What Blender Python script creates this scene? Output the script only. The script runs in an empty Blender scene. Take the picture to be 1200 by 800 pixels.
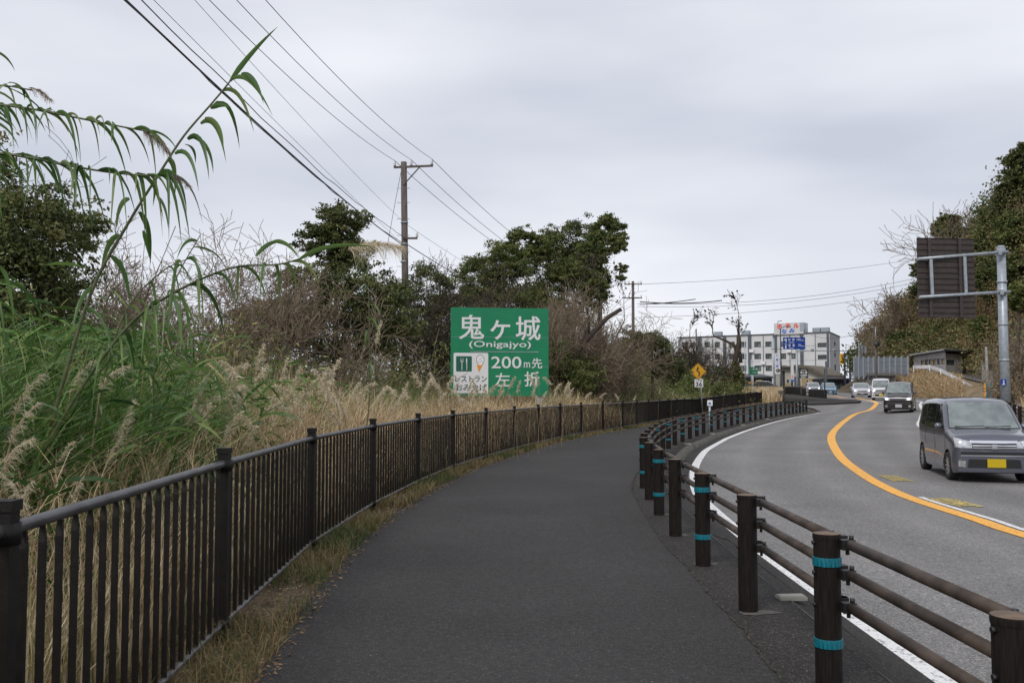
import bpy, bmesh, math, random
import numpy as np
from mathutils import Vector, Matrix
from mathutils.bvhtree import BVHTree

random.seed(7)
RNG = np.random.default_rng(11)
scene = bpy.context.scene
COL = scene.collection
R = math.radians

# ------------------------------------------------------------------ camera
CAM = Vector((0.0, 0.0, 1.5))
PITCH = R(3.12)
cam_data = bpy.data.cameras.new('camera')
cam_data.sensor_width = 36.0
cam_data.lens = 33.0
cam_data.clip_start = 0.05
cam_data.clip_end = 6000.0
cam = bpy.data.objects.new('camera', cam_data)
COL.objects.link(cam)
cam.location = CAM
cam.rotation_euler = (math.pi / 2 + PITCH, 0, 0)
scene.camera = cam

# ------------------------------------------------------------------ world + sun (overcast day)
world = bpy.data.worlds.new('World')
scene.world = world
world.use_nodes = True
wn, wl = world.node_tree.nodes, world.node_tree.links
for n in list(wn):
    wn.remove(n)
w_out = wn.new('ShaderNodeOutputWorld')
w_bg = wn.new('ShaderNodeBackground')
w_bg.inputs['Strength'].default_value = 0.1
sky = wn.new('ShaderNodeTexSky')
sky.sky_type = 'NISHITA'
sky.sun_disc = False
sky.sun_elevation = R(42)
sky.sun_rotation = R(-150)
tc = wn.new('ShaderNodeTexCoord')
mp = wn.new('ShaderNodeMapping')
mp.inputs['Scale'].default_value = (1.0, 1.0, 3.6)
mp.inputs['Location'].default_value = (0.4, 2.1, 0.0)
nz = wn.new('ShaderNodeTexNoise')
nz.inputs['Scale'].default_value = 1.7
nz.inputs['Detail'].default_value = 4.0
nz.inputs['Roughness'].default_value = 0.45
rp = wn.new('ShaderNodeValToRGB')
rp.color_ramp.elements[0].position = 0.32
rp.color_ramp.elements[0].color = (4.9, 5.15, 5.95, 1)
rp.color_ramp.elements[1].position = 0.62
rp.color_ramp.elements[1].color = (7.35, 7.5, 7.95, 1)
mx = wn.new('ShaderNodeMix')
mx.data_type = 'RGBA'
mx.inputs[0].default_value = 0.95
wl.new(tc.outputs['Generated'], mp.inputs['Vector'])
wl.new(mp.outputs['Vector'], nz.inputs['Vector'])
wl.new(nz.outputs['Fac'], rp.inputs['Fac'])
wl.new(sky.outputs['Color'], mx.inputs[6])
wl.new(rp.outputs['Color'], mx.inputs[7])
wl.new(mx.outputs[2], w_bg.inputs['Color'])
wl.new(w_bg.outputs['Background'], w_out.inputs['Surface'])

sun_d = bpy.data.lights.new('sun', 'SUN')
sun_d.energy = 1.5
sun_d.angle = R(12)
sun_d.color = (1.0, 0.95, 0.87)
sun = bpy.data.objects.new('sun', sun_d)
COL.objects.link(sun)
sun.rotation_euler = (R(48), 0, R(-30))

scene.view_settings.view_transform = 'Standard'
scene.view_settings.look = 'None'
scene.view_settings.exposure = 0.3
scene.view_settings.gamma = 1.0
scene.cycles.max_bounces = 6
scene.cycles.transparent_max_bounces = 8

# ------------------------------------------------------------------ helpers
def at(px, py, Y):
    """world point at depth Y along the line of sight (1200x800 measure of the photograph)"""
    cx, cy = (px - 600) / 1100.0, (400 - py) / 1100.0
    dy = math.cos(PITCH) - cy * math.sin(PITCH)
    dz = math.sin(PITCH) + cy * math.cos(PITCH)
    t = Y / dy
    return Vector((cx * t, Y, CAM.z + dz * t))

def tag(o, label=None, cat=None, group=None, kind=None):
    if label: o['label'] = label
    if cat: o['category'] = cat
    if group: o['group'] = group
    if kind: o['kind'] = kind
    return o

def empty(name, loc, label, cat, group=None, rz=0.0):
    o = bpy.data.objects.new(name, None)
    o.empty_display_size = 0.2
    COL.objects.link(o)
    o.location = loc
    o.rotation_euler = (0, 0, rz)
    return tag(o, label, cat, group)

def link(name, me, parent=None, loc=None):
    o = bpy.data.objects.new(name, me)
    COL.objects.link(o)
    if parent is not None: o.parent = parent
    if loc is not None: o.location = loc
    return o

def dup(o, parent=None):
    c = o.copy()
    COL.objects.link(c)
    if parent is not None: c.parent = parent
    for ch in list(o.children):
        dup(ch, c)
    return c

class MB:
    def __init__(self):
        self.v, self.f, self.m, self.s = [], [], [], []
        self.cur = 0
    def add(self, vs, fs, smooth=False):
        b = len(self.v)
        self.v.extend([tuple(p) for p in vs])
        for q in fs:
            self.f.append(tuple(b + i for i in q)); self.m.append(self.cur); self.s.append(smooth)
        return self
    def box(self, c, s, rz=0.0, M=None):
        x, y, z = s[0] / 2, s[1] / 2, s[2] / 2
        pts = [Vector((i * x, j * y, k * z)) for i in (-1, 1) for j in (-1, 1) for k in (-1, 1)]
        Rm = M if M is not None else Matrix.Rotation(rz, 3, 'Z')
        pts = [Rm @ p + Vector(c) for p in pts]
        return self.add(pts, [(0, 1, 3, 2), (4, 6, 7, 5), (0, 4, 5, 1), (2, 3, 7, 6), (0, 2, 6, 4), (1, 5, 7, 3)])
    def beam(self, a, b, w, h, up=Vector((0, 0, 1))):
        a, b = Vector(a), Vector(b)
        d = (b - a); L = d.length; d.normalize()
        sx = d.cross(up)
        if sx.length < 1e-4: sx = d.cross(Vector((1, 0, 0)))
        sx.normalize(); sz = sx.cross(d).normalized()
        M = Matrix((sx, d, sz)).transposed()
        return self.box((a + b) / 2, (w, L, h), M=M)
    def tube(self, pts, rad, n=8, caps=True, smooth=True):
        pts = [Vector(p) for p in pts]
        if not hasattr(rad, '__len__'): rad = [rad] * len(pts)
        vs, fs = [], []
        prev = None
        for i, p in enumerate(pts):
            d = (pts[min(i + 1, len(pts) - 1)] - pts[max(i - 1, 0)]).normalized()
            if prev is None:
                a = d.cross(Vector((0, 0, 1)))
                if a.length < 1e-3: a = d.cross(Vector((1, 0, 0)))
            else:
                a = prev - d * prev.dot(d)
            a.normalize(); prev = a
            b = d.cross(a)
            for k in range(n):
                t = 2 * math.pi * k / n
                vs.append(p + (a * math.cos(t) + b * math.sin(t)) * rad[i])
        for i in range(len(pts) - 1):
            for k in range(n):
                k2 = (k + 1) % n
                fs.append((i * n + k, i * n + k2, (i + 1) * n + k2, (i + 1) * n + k))
        self.add(vs, fs, smooth)
        if caps:
            b0 = len(self.v) - len(vs)
            self.f.append(tuple(b0 + k for k in reversed(range(n)))); self.m.append(self.cur); self.s.append(False)
            o = b0 + (len(pts) - 1) * n
            self.f.append(tuple(o + k for k in range(n))); self.m.append(self.cur); self.s.append(False)
        return self
    def lathe(self, prof, n=16, M=None, c=(0, 0, 0), smooth=True):
        """prof: list of (r, z)"""
        vs, fs = [], []
        for r, z in prof:
            for k in range(n):
                t = 2 * math.pi * k / n
                p = Vector((r * math.cos(t), r * math.sin(t), z))
                if M is not None: p = M @ p
                vs.append(p + Vector(c))
        for i in range(len(prof) - 1):
            for k in range(n):
                k2 = (k + 1) % n
                fs.append((i * n + k, i * n + k2, (i + 1) * n + k2, (i + 1) * n + k))
        return self.add(vs, fs, smooth)
    def prism(self, poly, depth, M=None, c=(0, 0, 0)):
        """poly in local x,y ; extruded along local z by depth"""
        n = len(poly)
        vs = [Vector((x, y, 0)) for x, y in poly] + [Vector((x, y, depth)) for x, y in poly]
        if M is not None: vs = [M @ p for p in vs]
        vs = [p + Vector(c) for p in vs]
        fs = [tuple(reversed(range(n))), tuple(range(n, 2 * n))]
        fs += [(i, (i + 1) % n, n + (i + 1) % n, n + i) for i in range(n)]
        return self.add(vs, fs)
    def mesh(self, name, mats, org=None):
        me = bpy.data.meshes.new(name)
        v = self.v
        if org is not None: v = [(p[0] - org[0], p[1] - org[1], p[2] - org[2]) for p in v]
        me.from_pydata(v, [], self.f)
        if not isinstance(mats, (list, tuple)): mats = [mats]
        for m in mats: me.materials.append(m)
        if len(mats) > 1: me.polygons.foreach_set('material_index', self.m)
        me.polygons.foreach_set('use_smooth', self.s)
        me.update()
        return me
    def build(self, name, mats, parent=None, world=False):
        org = None
        if world and parent is not None:
            r = parent
            while r.parent is not None: r = r.parent
            org = r.location
        return link(name, self.mesh(name, mats, org), parent)

def np_mesh(name, V, F, mats, tint=None, smooth=False, fmat=None):
    """V (n,3) F (m,k) numpy"""
    me = bpy.data.meshes.new(name)
    V = np.asarray(V, np.float32); F = np.asarray(F, np.int32)
    k = F.shape[1]
    me.vertices.add(len(V)); me.vertices.foreach_set('co', V.ravel())
    me.loops.add(F.size); me.loops.foreach_set('vertex_index', F.ravel())
    me.polygons.add(len(F))
    me.polygons.foreach_set('loop_start', np.arange(0, F.size, k, dtype=np.int32))
    me.polygons.foreach_set('loop_total', np.full(len(F), k, np.int32))
    if smooth: me.polygons.foreach_set('use_smooth', np.ones(len(F), bool))
    if not isinstance(mats, (list, tuple)): mats = [mats]
    for m in mats: me.materials.append(m)
    if fmat is not None: me.polygons.foreach_set('material_index', np.asarray(fmat, np.int32))
    if tint is not None:
        a = me.attributes.new('tint', 'FLOAT', 'FACE')
        a.data.foreach_set('value', np.asarray(tint, np.float32))
    me.update(calc_edges=True)
    return me

# ------------------------------------------------------------------ materials
def newmat(name):
    m = bpy.data.materials.new(name)
    m.use_nodes = True
    nt = m.node_tree
    return m, nt, nt.nodes['Principled BSDF'], nt.nodes['Material Output']

def pm(name, c, rough=0.6, metal=0.0, c2=None, scale=4.0, bump=0.0, bscale=None, coat=0.0, lo=0.35, hi=0.65, stretch=(1, 1, 1), detail=6, spec=None, dist=0.02):
    m, nt, p, out = newmat(name)
    p.inputs['Base Color'].default_value = (*c, 1)
    p.inputs['Roughness'].default_value = rough
    p.inputs['Metallic'].default_value = metal
    p.inputs['Coat Weight'].default_value = coat
    if spec is not None: p.inputs['Specular IOR Level'].default_value = spec
    t = nt.nodes.new('ShaderNodeTexCoord')
    mpp = nt.nodes.new('ShaderNodeMapping'); mpp.inputs['Scale'].default_value = stretch
    nt.links.new(t.outputs['Object'], mpp.inputs['Vector'])
    if c2 is not None:
        n = nt.nodes.new('ShaderNodeTexNoise'); n.inputs['Scale'].default_value = scale; n.inputs['Detail'].default_value = detail
        nt.links.new(mpp.outputs['Vector'], n.inputs['Vector'])
        r = nt.nodes.new('ShaderNodeValToRGB')
        r.color_ramp.elements[0].position = lo; r.color_ramp.elements[0].color = (*c, 1)
        r.color_ramp.elements[1].position = hi; r.color_ramp.elements[1].color = (*c2, 1)
        nt.links.new(n.outputs['Fac'], r.inputs['Fac'])
        nt.links.new(r.outputs['Color'], p.inputs['Base Color'])
    if bump:
        n2 = nt.nodes.new('ShaderNodeTexNoise'); n2.inputs['Scale'].default_value = bscale or scale * 4; n2.inputs['Detail'].default_value = 4
        nt.links.new(mpp.outputs['Vector'], n2.inputs['Vector'])
        b = nt.nodes.new('ShaderNodeBump'); b.inputs['Strength'].default_value = bump; b.inputs['Distance'].default_value = dist
        nt.links.new(n2.outputs['Fac'], b.inputs['Height'])
        nt.links.new(b.outputs['Normal'], p.inputs['Normal'])
    return m

def leafmat(name, cols, trans=0.25, rough=0.55):
    """colours run along the per-leaf attribute tint"""
    m, nt, p, out = newmat(name)
    a = nt.nodes.new('ShaderNodeAttribute'); a.attribute_name = 'tint'
    r = nt.nodes.new('ShaderNodeValToRGB')
    els = r.color_ramp.elements
    while len(els) < len(cols): els.new(0.5)
    for i, c in enumerate(cols):
        els[i].position = i / (len(cols) - 1); els[i].color = (*c, 1)
    nt.links.new(a.outputs['Fac'], r.inputs['Fac'])
    nt.links.new(r.outputs['Color'], p.inputs['Base Color'])
    p.inputs['Roughness'].default_value = rough
    p.inputs['Specular IOR Level'].default_value = 0.3
    if trans:
        tr = nt.nodes.new('ShaderNodeBsdfTranslucent')
        nt.links.new(r.outputs['Color'], tr.inputs['Color'])
        ms = nt.nodes.new('ShaderNodeMixShader'); ms.inputs[0].default_value = trans
        nt.links.new(p.outputs[0], ms.inputs[1]); nt.links.new(tr.outputs[0], ms.inputs[2])
        nt.links.new(ms.outputs[0], out.inputs['Surface'])
    return m

def emit(name, c, s):
    m, nt, p, out = newmat(name)
    p.inputs['Base Color'].default_value = (*c, 1)
    p.inputs['Emission Color'].default_value = (*c, 1)
    p.inputs['Emission Strength'].default_value = s
    return m

def asphalt(name, base, stone, stain, speck=0.12, sc=90.0, lane=False):
    m, nt, p, out = newmat(name)
    L = nt.links.new
    t = nt.nodes.new('ShaderNodeTexCoord')
    big = nt.nodes.new('ShaderNodeTexNoise'); big.inputs['Scale'].default_value = 0.35; big.inputs['Detail'].default_value = 5; big.inputs['Roughness'].default_value = 0.6
    L(t.outputs['Object'], big.inputs['Vector'])
    r1 = nt.nodes.new('ShaderNodeValToRGB'); r1.color_ramp.elements[0].position = .35; r1.color_ramp.elements[1].position = .68
    r1.color_ramp.elements[0].color = (*stain, 1); r1.color_ramp.elements[1].color = (*base, 1)
    L(big.outputs['Fac'], r1.inputs['Fac'])
    vo = nt.nodes.new('ShaderNodeTexVoronoi'); vo.inputs['Scale'].default_value = sc
    L(t.outputs['Object'], vo.inputs['Vector'])
    sep = nt.nodes.new('ShaderNodeSeparateColor'); L(vo.outputs['Color'], sep.inputs['Color'])
    r2 = nt.nodes.new('ShaderNodeValToRGB'); r2.color_ramp.elements[0].position = 1 - speck * 2.5; r2.color_ramp.elements[1].position = 1.0
    r2.color_ramp.elements[0].color = (0, 0, 0, 1); r2.color_ramp.elements[1].color = (1, 1, 1, 1)
    L(sep.outputs['Red'], r2.inputs['Fac'])
    mix = nt.nodes.new('ShaderNodeMix'); mix.data_type = 'RGBA'
    L(r2.outputs['Color'], mix.inputs[0]); L(r1.outputs['Color'], mix.inputs[6]); mix.inputs[7].default_value = (*stone, 1)
    med = nt.nodes.new('ShaderNodeTexNoise'); med.inputs['Scale'].default_value = 22; med.inputs['Detail'].default_value = 5
    L(t.outputs['Object'], med.inputs['Vector'])
    mm = nt.nodes.new('ShaderNodeMapRange'); mm.inputs[1].default_value = .3; mm.inputs[2].default_value = .7; mm.inputs[3].default_value = .78; mm.inputs[4].default_value = 1.2
    L(med.outputs['Fac'], mm.inputs[0])
    mul = nt.nodes.new('ShaderNodeMix'); mul.data_type = 'RGBA'; mul.blend_type = 'MULTIPLY'; mul.inputs[0].default_value = 1.0
    L(mix.outputs[2], mul.inputs[6]); L(mm.outputs[0], mul.inputs[7])
    L(mul.outputs[2], p.inputs['Base Color'])
    if lane:
        at_ = nt.nodes.new('ShaderNodeAttribute'); at_.attribute_name = 'lane'
        rr_ = nt.nodes.new('ShaderNodeValToRGB'); e = rr_.color_ramp.elements
        stops = [(0, 1.0), (.13, .98), (.26, 1.12), (.42, .86), (.55, .84), (.72, 1.12), (.86, .98), (1, .9)]
        while len(e) < len(stops): e.new(.5)
        for k, (q, v) in enumerate(stops): e[k].position = q; e[k].color = (v * .8, v * .8, v * .8, 1)
        L(at_.outputs['Fac'], rr_.inputs['Fac'])
        m2 = nt.nodes.new('ShaderNodeMix'); m2.data_type = 'RGBA'; m2.blend_type = 'MULTIPLY'; m2.inputs[0].default_value = .75
        L(mul.outputs[2], m2.inputs[6]); L(rr_.outputs['Color'], m2.inputs[7]); L(m2.outputs[2], p.inputs['Base Color'])
    b = nt.nodes.new('ShaderNodeBump'); b.inputs['Strength'].default_value = .5; b.inputs['Distance'].default_value = .004
    L(vo.outputs['Distance'], b.inputs['Height']); L(b.outputs['Normal'], p.inputs['Normal'])
    p.inputs['Roughness'].default_value = .82
    p.inputs['Specular IOR Level'].default_value = .2
    return m

def worn(name, col, under, cover=0.5, scale=14.0, stretch=(1, 1, 1), soft=.06):
    """paint worn through to the asphalt under it"""
    m, nt, p, out = newmat(name)
    L = nt.links.new
    t = nt.nodes.new('ShaderNodeTexCoord')
    mpp = nt.nodes.new('ShaderNodeMapping'); mpp.inputs['Scale'].default_value = stretch
    L(t.outputs['Object'], mpp.inputs['Vector'])
    n = nt.nodes.new('ShaderNodeTexNoise'); n.inputs['Scale'].default_value = scale; n.inputs['Detail'].default_value = 8; n.inputs['Roughness'].default_value = .65
    L(mpp.outputs['Vector'], n.inputs['Vector'])
    r = nt.nodes.new('ShaderNodeValToRGB'); r.color_ramp.elements[0].position = cover - soft; r.color_ramp.elements[1].position = cover + soft
    r.color_ramp.elements[0].color = (*under, 1); r.color_ramp.elements[1].color = (*col, 1)
    L(n.outputs['Fac'], r.inputs['Fac']); L(r.outputs['Color'], p.inputs['Base Color'])
    p.inputs['Roughness'].default_value = .7
    return m

M = {}
M['path'] = asphalt('path_asphalt', (.048, .0455, .0455), (.115, .108, .104), (.032, .0302, .030), .06, 190)
M['apron'] = asphalt('old_asphalt', (.04, .036, .033), (.12, .11, .1), (.022, .02, .019), .06, 130)
M['road'] = asphalt('road_asphalt', (.205, .2, .198), (.4, .385, .375), (.14, .136, .135), .2, 120, lane=True)
M['fardirt'] = pm('dry_ground', (.12, .095, .06), .95, c2=(.055, .05, .03), scale=1.2, bump=.4, bscale=12)
M['soil'] = pm('verge_soil', (.085, .06, .038), .95, c2=(.16, .12, .075), scale=9, bump=.8, bscale=60, dist=.03)
M['kerb'] = pm('kerb_concrete', (.10, .095, .085), .9, c2=(.2, .19, .17), scale=3, bump=.3, bscale=50)
M['kerbdark'] = pm('kerb_mossy', (.05, .047, .04), .9, c2=(.12, .11, .095), scale=5, bump=.3, bscale=50)
M['white'] = worn('white_road_paint', (.72, .72, .72), (.2, .2, .2), .42, 24)
M['yellow'] = worn('orange_road_paint', (.86, .42, .06), (.4, .22, .07), .42, 22)
M['hatch'] = worn('faded_yellow_paint', (.66, .5, .1), (.15, .145, .13), .5, 26, (1, 1, 1), .05)
M['fence'] = pm('fence_black_paint', (.007, .0065, .0065), .5, spec=.25, c2=(.013, .011, .0095), scale=18, bump=.1, bscale=120)
M['fencerail'] = pm('fence_rail_paint', (.1, .096, .1), .34, c2=(.05, .047, .048), scale=7, bump=.08, bscale=120, metal=.3)
M['lowrail'] = pm('galvanised_rail', (.2, .2, .21), .45, metal=.5, c2=(.08, .075, .07), scale=9)
M['post'] = pm('dark_wood_grain', (.0065, .005, .0045), .65, spec=.2, c2=(.016, .012, .010), scale=9, stretch=(9, 9, 1), bump=.6, bscale=14, dist=.008)
M['rail'] = pm('brown_wood_grain', (.09, .066, .052), .6, spec=.3, c2=(.034, .025, .02), scale=6, bump=.6, bscale=30, dist=.006)
M['cap'] = pm('rusty_brown_cap', (.17, .105, .06), .6, c2=(.08, .055, .038), scale=14, bump=.2)
M['bracket'] = pm('bracket_iron', (.012, .011, .011), .5)
M['teal'] = pm('teal_reflector', (.004, .19, .25), .4, c2=(.0, .12, .165), scale=30, stretch=(4, 4, .3), bump=.3)
M['steel'] = pm('galvanised_steel', (.38, .42, .46), .45, metal=.35, c2=(.28, .32, .36), scale=5, bump=.05)
M['brownmetal'] = pm('brown_sheet_metal', (.05, .037, .034), .55, c2=(.035, .026, .024), scale=5)
M['concrete'] = pm('concrete', (.33, .32, .3), .9, c2=(.22, .21, .2), scale=2, bump=.2)
M['woodpole'] = pm('concrete_pole', (.075, .06, .052), .9, c2=(.13, .11, .1), scale=3, stretch=(6, 6, .8), bump=.4)
M['wire'] = pm('cable_black', (.012, .013, .02), .5)
M['insul'] = pm('porcelain', (.5, .5, .5), .25)
M['bark'] = pm('bark', (.05, .036, .027), .95, c2=(.1, .078, .06), scale=6, stretch=(3, 3, .6), bump=.8, bscale=20, dist=.03)
M['barkdark'] = pm('dark_bark', (.032, .024, .019), .95, c2=(.075, .057, .044), scale=6, stretch=(3, 3, .6), bump=.6, bscale=20)
M['twig'] = pm('twig_bark', (.14, .108, .076), .9, c2=(.29, .23, .165), scale=5)
M['greenpaint'] = pm('sign_green', (.0, .2, .085), .45, c2=(.0, .175, .075), scale=2)
M['signwhite'] = pm('sign_white', (.68, .68, .7), .5)
M['signback'] = pm('sign_back_grey', (.3, .3, .3), .6)
M['signblack'] = pm('sign_black', (.015, .015, .015), .5)
M['signyellow'] = pm('sign_yellow', (.62, .32, .01), .45, c2=(.55, .27, .01), scale=3)
M['signblue'] = pm('sign_blue', (.005, .045, .27), .45)
M['bluetext'] = pm('letters_blue', (.02, .12, .55), .5)
M['redtext'] = pm('letters_red', (.75, .03, .02), .5)
M['orange'] = pm('cone_orange', (.7, .28, .03), .5)
M['glassfar'] = pm('far_glass', (.05, .065, .07), .12)
M['rubber'] = pm('tyre_rubber', (.014, .014, .015), .8)
M['chrome'] = pm('chrome', (.75, .76, .8), .14, metal=1.0)
M['alloy'] = pm('wheel_alloy', (.42, .43, .45), .3, metal=.8)
M['blackplastic'] = pm('black_plastic', (.012, .012, .013), .45)
M['lens'] = pm('lamp_lens', (.34, .36, .38), .08, metal=.5, c2=(.6, .6, .62), scale=12)
M['plateyellow'] = pm('plate_yellow', (.5, .36, .0), .5)
M['platewhite'] = pm('plate_white', (.42, .42, .45), .5)
M['lit'] = emit('lit_headlight', (.85, .85, 1.0), 6.0)

def carglass():
    m, nt, p, out = newmat('car_glass_painted_sheen')
    p.inputs['Roughness'].default_value = .03
    t = nt.nodes.new('ShaderNodeTexCoord'); n = nt.nodes.new('ShaderNodeTexNoise'); n.inputs['Scale'].default_value = 3.2; n.inputs['Detail'].default_value = 3
    r = nt.nodes.new('ShaderNodeValToRGB'); r.color_ramp.elements[0].position = .34; r.color_ramp.elements[0].color = (.085, .105, .105, 1); r.color_ramp.elements[1].position = .62; r.color_ramp.elements[1].color = (.17, .205, .2, 1)  # pale cloudy base colour paints in sky reflection and faint interior shapes
    nt.links.new(t.outputs['Object'], n.inputs['Vector']); nt.links.new(n.outputs['Fac'], r.inputs['Fac']); nt.links.new(r.outputs['Color'], p.inputs['Base Color'])
    p.inputs['IOR'].default_value = 2.0
    p.inputs['Specular IOR Level'].default_value = .75
    return m
M['carglass'] = carglass()
M['carglassdark'] = pm('tinted_glass', (.01, .012, .012), .04)
def paint(name, c, metal=.4, flake=True):
    m = pm(name, c, .32, metal=metal, c2=tuple(x * .92 for x in c), scale=60, coat=1.0)
    return m

M['leaf_dark'] = leafmat('dark_evergreen_leaves', [(.03, .045, .016), (.075, .096, .03), (.14, .155, .052), (.24, .22, .095)])
M['leaf_mid'] = leafmat('mid_green_leaves', [(.04, .065, .02), (.095, .13, .036), (.16, .18, .055), (.25, .23, .1)])
M['leaf_yellowgreen'] = leafmat('yellow_green_leaves', [(.05, .075, .02), (.11, .14, .038), (.18, .2, .065), (.26, .23, .1)])
M['leaf_brown'] = leafmat('brown_leaves', [(.11, .07, .036), (.2, .135, .066), (.31, .23, .12), (.17, .18, .065)])
M['leaf_mixed'] = leafmat('mixed_undergrowth', [(.04, .06, .02), (.10, .13, .038), (.19, .21, .075), (.3, .27, .12), (.4, .32, .18)])
M['dry'] = leafmat('dry_grass_blades', [(.17, .10, .05), (.36, .25, .135), (.6, .46, .28), (.82, .7, .49), (.26, .26, .1)], .2, .7)
M['green'] = leafmat('green_reed_blades', [(.018, .055, .015), (.05, .125, .026), (.105, .205, .045), (.2, .29, .085), (.42, .38, .17)], .3, .38)
M['reedleaf'] = leafmat('reed_leaf', [(.045, .10, .03), (.085, .165, .045), (.14, .225, .07), (.22, .27, .1)], .3, .38)
M['stalk'] = pm('reed_stalk', (.05, .075, .028), .5, c2=(.12, .12, .055), scale=8)
M['drystalk'] = pm('dry_stalk', (.33, .25, .14), .7, c2=(.22, .16, .09), scale=8)
M['plume'] = leafmat('plume_hair', [(.5, .41, .27), (.68, .6, .44), (.84, .78, .64)], .35, .8)
M['plumegrey'] = leafmat('plume_grey', [(.22, .17, .14), (.33, .27, .22), (.45, .38, .3)], .3, .8)
M['litter'] = leafmat('leaf_litter', [(.14, .07, .035), (.26, .16, .08), (.34, .25, .15), (.1, .07, .04)], .1, .8)
M['verge'] = leafmat('verge_blades', [(.06, .09, .025), (.13, .13, .045), (.22, .17, .08), (.32, .22, .12), (.2, .1, .06)], .25, .6)

# ------------------------------------------------------------------ curves and ground height
def crom(P, step=0.25):
    P = [np.array(p, float) for p in P]
    P = [2 * P[0] - P[1]] + P + [2 * P[-1] - P[-2]]
    out = []
    for i in range(1, len(P) - 2):
        a, b, c, d = P[i - 1], P[i], P[i + 1], P[i + 2]
        L = np.linalg.norm(c - b)
        n = max(2, int(L / (step * .25)))
        for k in range(n):
            t = k / n
            out.append(.5 * ((2 * b) + (c - a) * t + (2 * a - 5 * b + 4 * c - d) * t * t + (3 * b - a - 3 * c + d) * t ** 3))
    out.append(P[-2])
    return resample(np.array(out), step)

def resample(A, step):
    s = np.concatenate([[0], np.cumsum(np.linalg.norm(np.diff(A, axis=0), axis=1))])
    n = max(2, int(round(s[-1] / step)) + 1)
    q = np.linspace(0, s[-1], n)
    return np.stack([np.interp(q, s, A[:, j]) for j in range(A.shape[1])], 1)

def normals2(A):
    d = np.gradient(A[:, :2], axis=0)
    d /= np.linalg.norm(d, axis=1)[:, None] + 1e-9
    return np.stack([d[:, 1], -d[:, 0]], 1)     # to the right of travel

def offset(A, o):
    return A[:, :2] + normals2(A) * (np.asarray(o)[:, None] if np.ndim(o) else o)

def by_len(A, s0, gap, n=None):
    s = np.concatenate([[0], np.cumsum(np.linalg.norm(np.diff(A, axis=0), axis=1))])
    q = np.arange(s0, s[-1] + 1e-6, gap) if n is None else np.linspace(s0, s[-1], n)
    return np.stack([np.interp(q, s, A[:, j]) for j in range(2)], 1)

CTRL = np.array([
 (-8,-5,-.15),(2,-5,-.15),(10,-5,-.26),(-8,10,-.15),(1.6,8,-.15),(6,11,-.16),(10,12,-.26),(2.1,15,-.15),(9.2,18,-.27),(13,20,-.25),
 (-2,25,-.15),(4.2,25,-.15),(11.5,27,-.16),(0,35,-.15),(6.5,33,-.15),(11.5,34,-.1),(9,39.5,-.1),(14.2,41,.0),(16.5,38,.12),(13,46,-.03),
 (16.3,46,.14),(19.1,44,.3),(20,54,.32),(21.2,50.5,.42),(22.7,52,.55),(19.4,62,.1),(22.9,60,.46),(27,64,.72),(27.9,72,.71),(31.3,82,.83),
 (32.9,83,.84),(34.5,92,1.05),(36.3,105,1.07),(40,120,1.23),(43.3,135,1.45),(46,150,1.7),(12,61,-.12),(25.4,95,.3),(20,78,.2),(29.3,88,.68),
 (32,110,1.1),(0,60,-.1),(-20,30,0),(-20,80,.2),(0,100,.3),(20,120,.9),(30,160,2),(60,160,2.2),(44,100,.85),(41.4,84,.78),(22.6,44,.38),
 (19.3,36,.12),(20,25,-.12),(30,20,0),(40,50,.6),(-30,160,1.5),(0,160,1.5),(60,100,1.2)], float)
def _phi(d2): return np.sqrt(d2 + 9.0)
_D = ((CTRL[:, None, :2] - CTRL[None, :, :2]) ** 2).sum(-1)
_W = np.linalg.solve(_phi(_D) - np.eye(len(CTRL)) * .6, CTRL[:, 2] - .3)
def zg(x, y):
    """height of the carriageway level"""
    x = np.clip(np.atleast_1d(np.asarray(x, float)), -40, 70); y = np.clip(np.atleast_1d(np.asarray(y, float)), -8, 165)
    sh = x.shape; x = x.ravel(); y = y.ravel()
    out = np.empty(len(x))
    for i in range(0, len(x), 20000):
        d2 = (x[i:i + 20000, None] - CTRL[:, 0]) ** 2 + (y[i:i + 20000, None] - CTRL[:, 1]) ** 2
        out[i:i + 20000] = _phi(d2) @ _W + .3
    return out.reshape(sh)
def zg1(x, y): return float(zg(x, y)[0])

BOL = crom([(1.63,-6),(1.63,-3),(1.62,0),(1.62,3),(1.6,4.7),(1.63,6.5),(1.66,8.3),(1.71,9.94),(1.8,11.6),(1.93,13.3),(2.08,14.9),(2.33,16.6),(2.64,18.3),(2.96,20),(3.32,21.7),(3.75,23.5),
            (4.2,25.3),(4.68,27.1),(5.23,28.9),(5.83,30.8),(6.38,32.5),(6.95,34.2),(8.94,39.5),(11.77,46.5),(15.5,54),(19.4,62)], .25)
FEN = crom([(-1.5,-6),(-1.55,-1),(-1.62,2.8),(-1.78,5.8),(-1.9,9.1),(-1.78,12),(-1.5,15.2),(-1.1,18.5),(-.35,22.4),(.45,26.0),(1.2,29),(2.05,32),(3.0,34.9),(4.5,38.8),(5.5,41.8),(6.8,45.8),(9,52.5),(11.9,61),(18,77),(25.0,93)], .25)
YEL = crom([(6.0,-6),(5.9,0),(5.88,6),(6.0,11),(6.17,12.6),(6.39,14.8),(6.7,16.7),(7.42,20),(8.75,25.2),(11.45,33.8),(14.2,41),(16.3,46),(19.6,53.5),(22.9,60),(27.9,72),(31.3,82),(33.9,93),(36.3,105),(39.3,120),(42,140),(43,160)], .4)
RGT = crom([(9.6,-6),(9.5,0),(9.5,6),(9.8,12),(10.9,18),(13,27),(16.5,38),(19.1,44),(22.7,52),(26.9,62),(31.5,72.5),(35.6,85),(38.6,98),(42.5,117),(45.5,137),(46.6,160)], .4)
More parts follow.
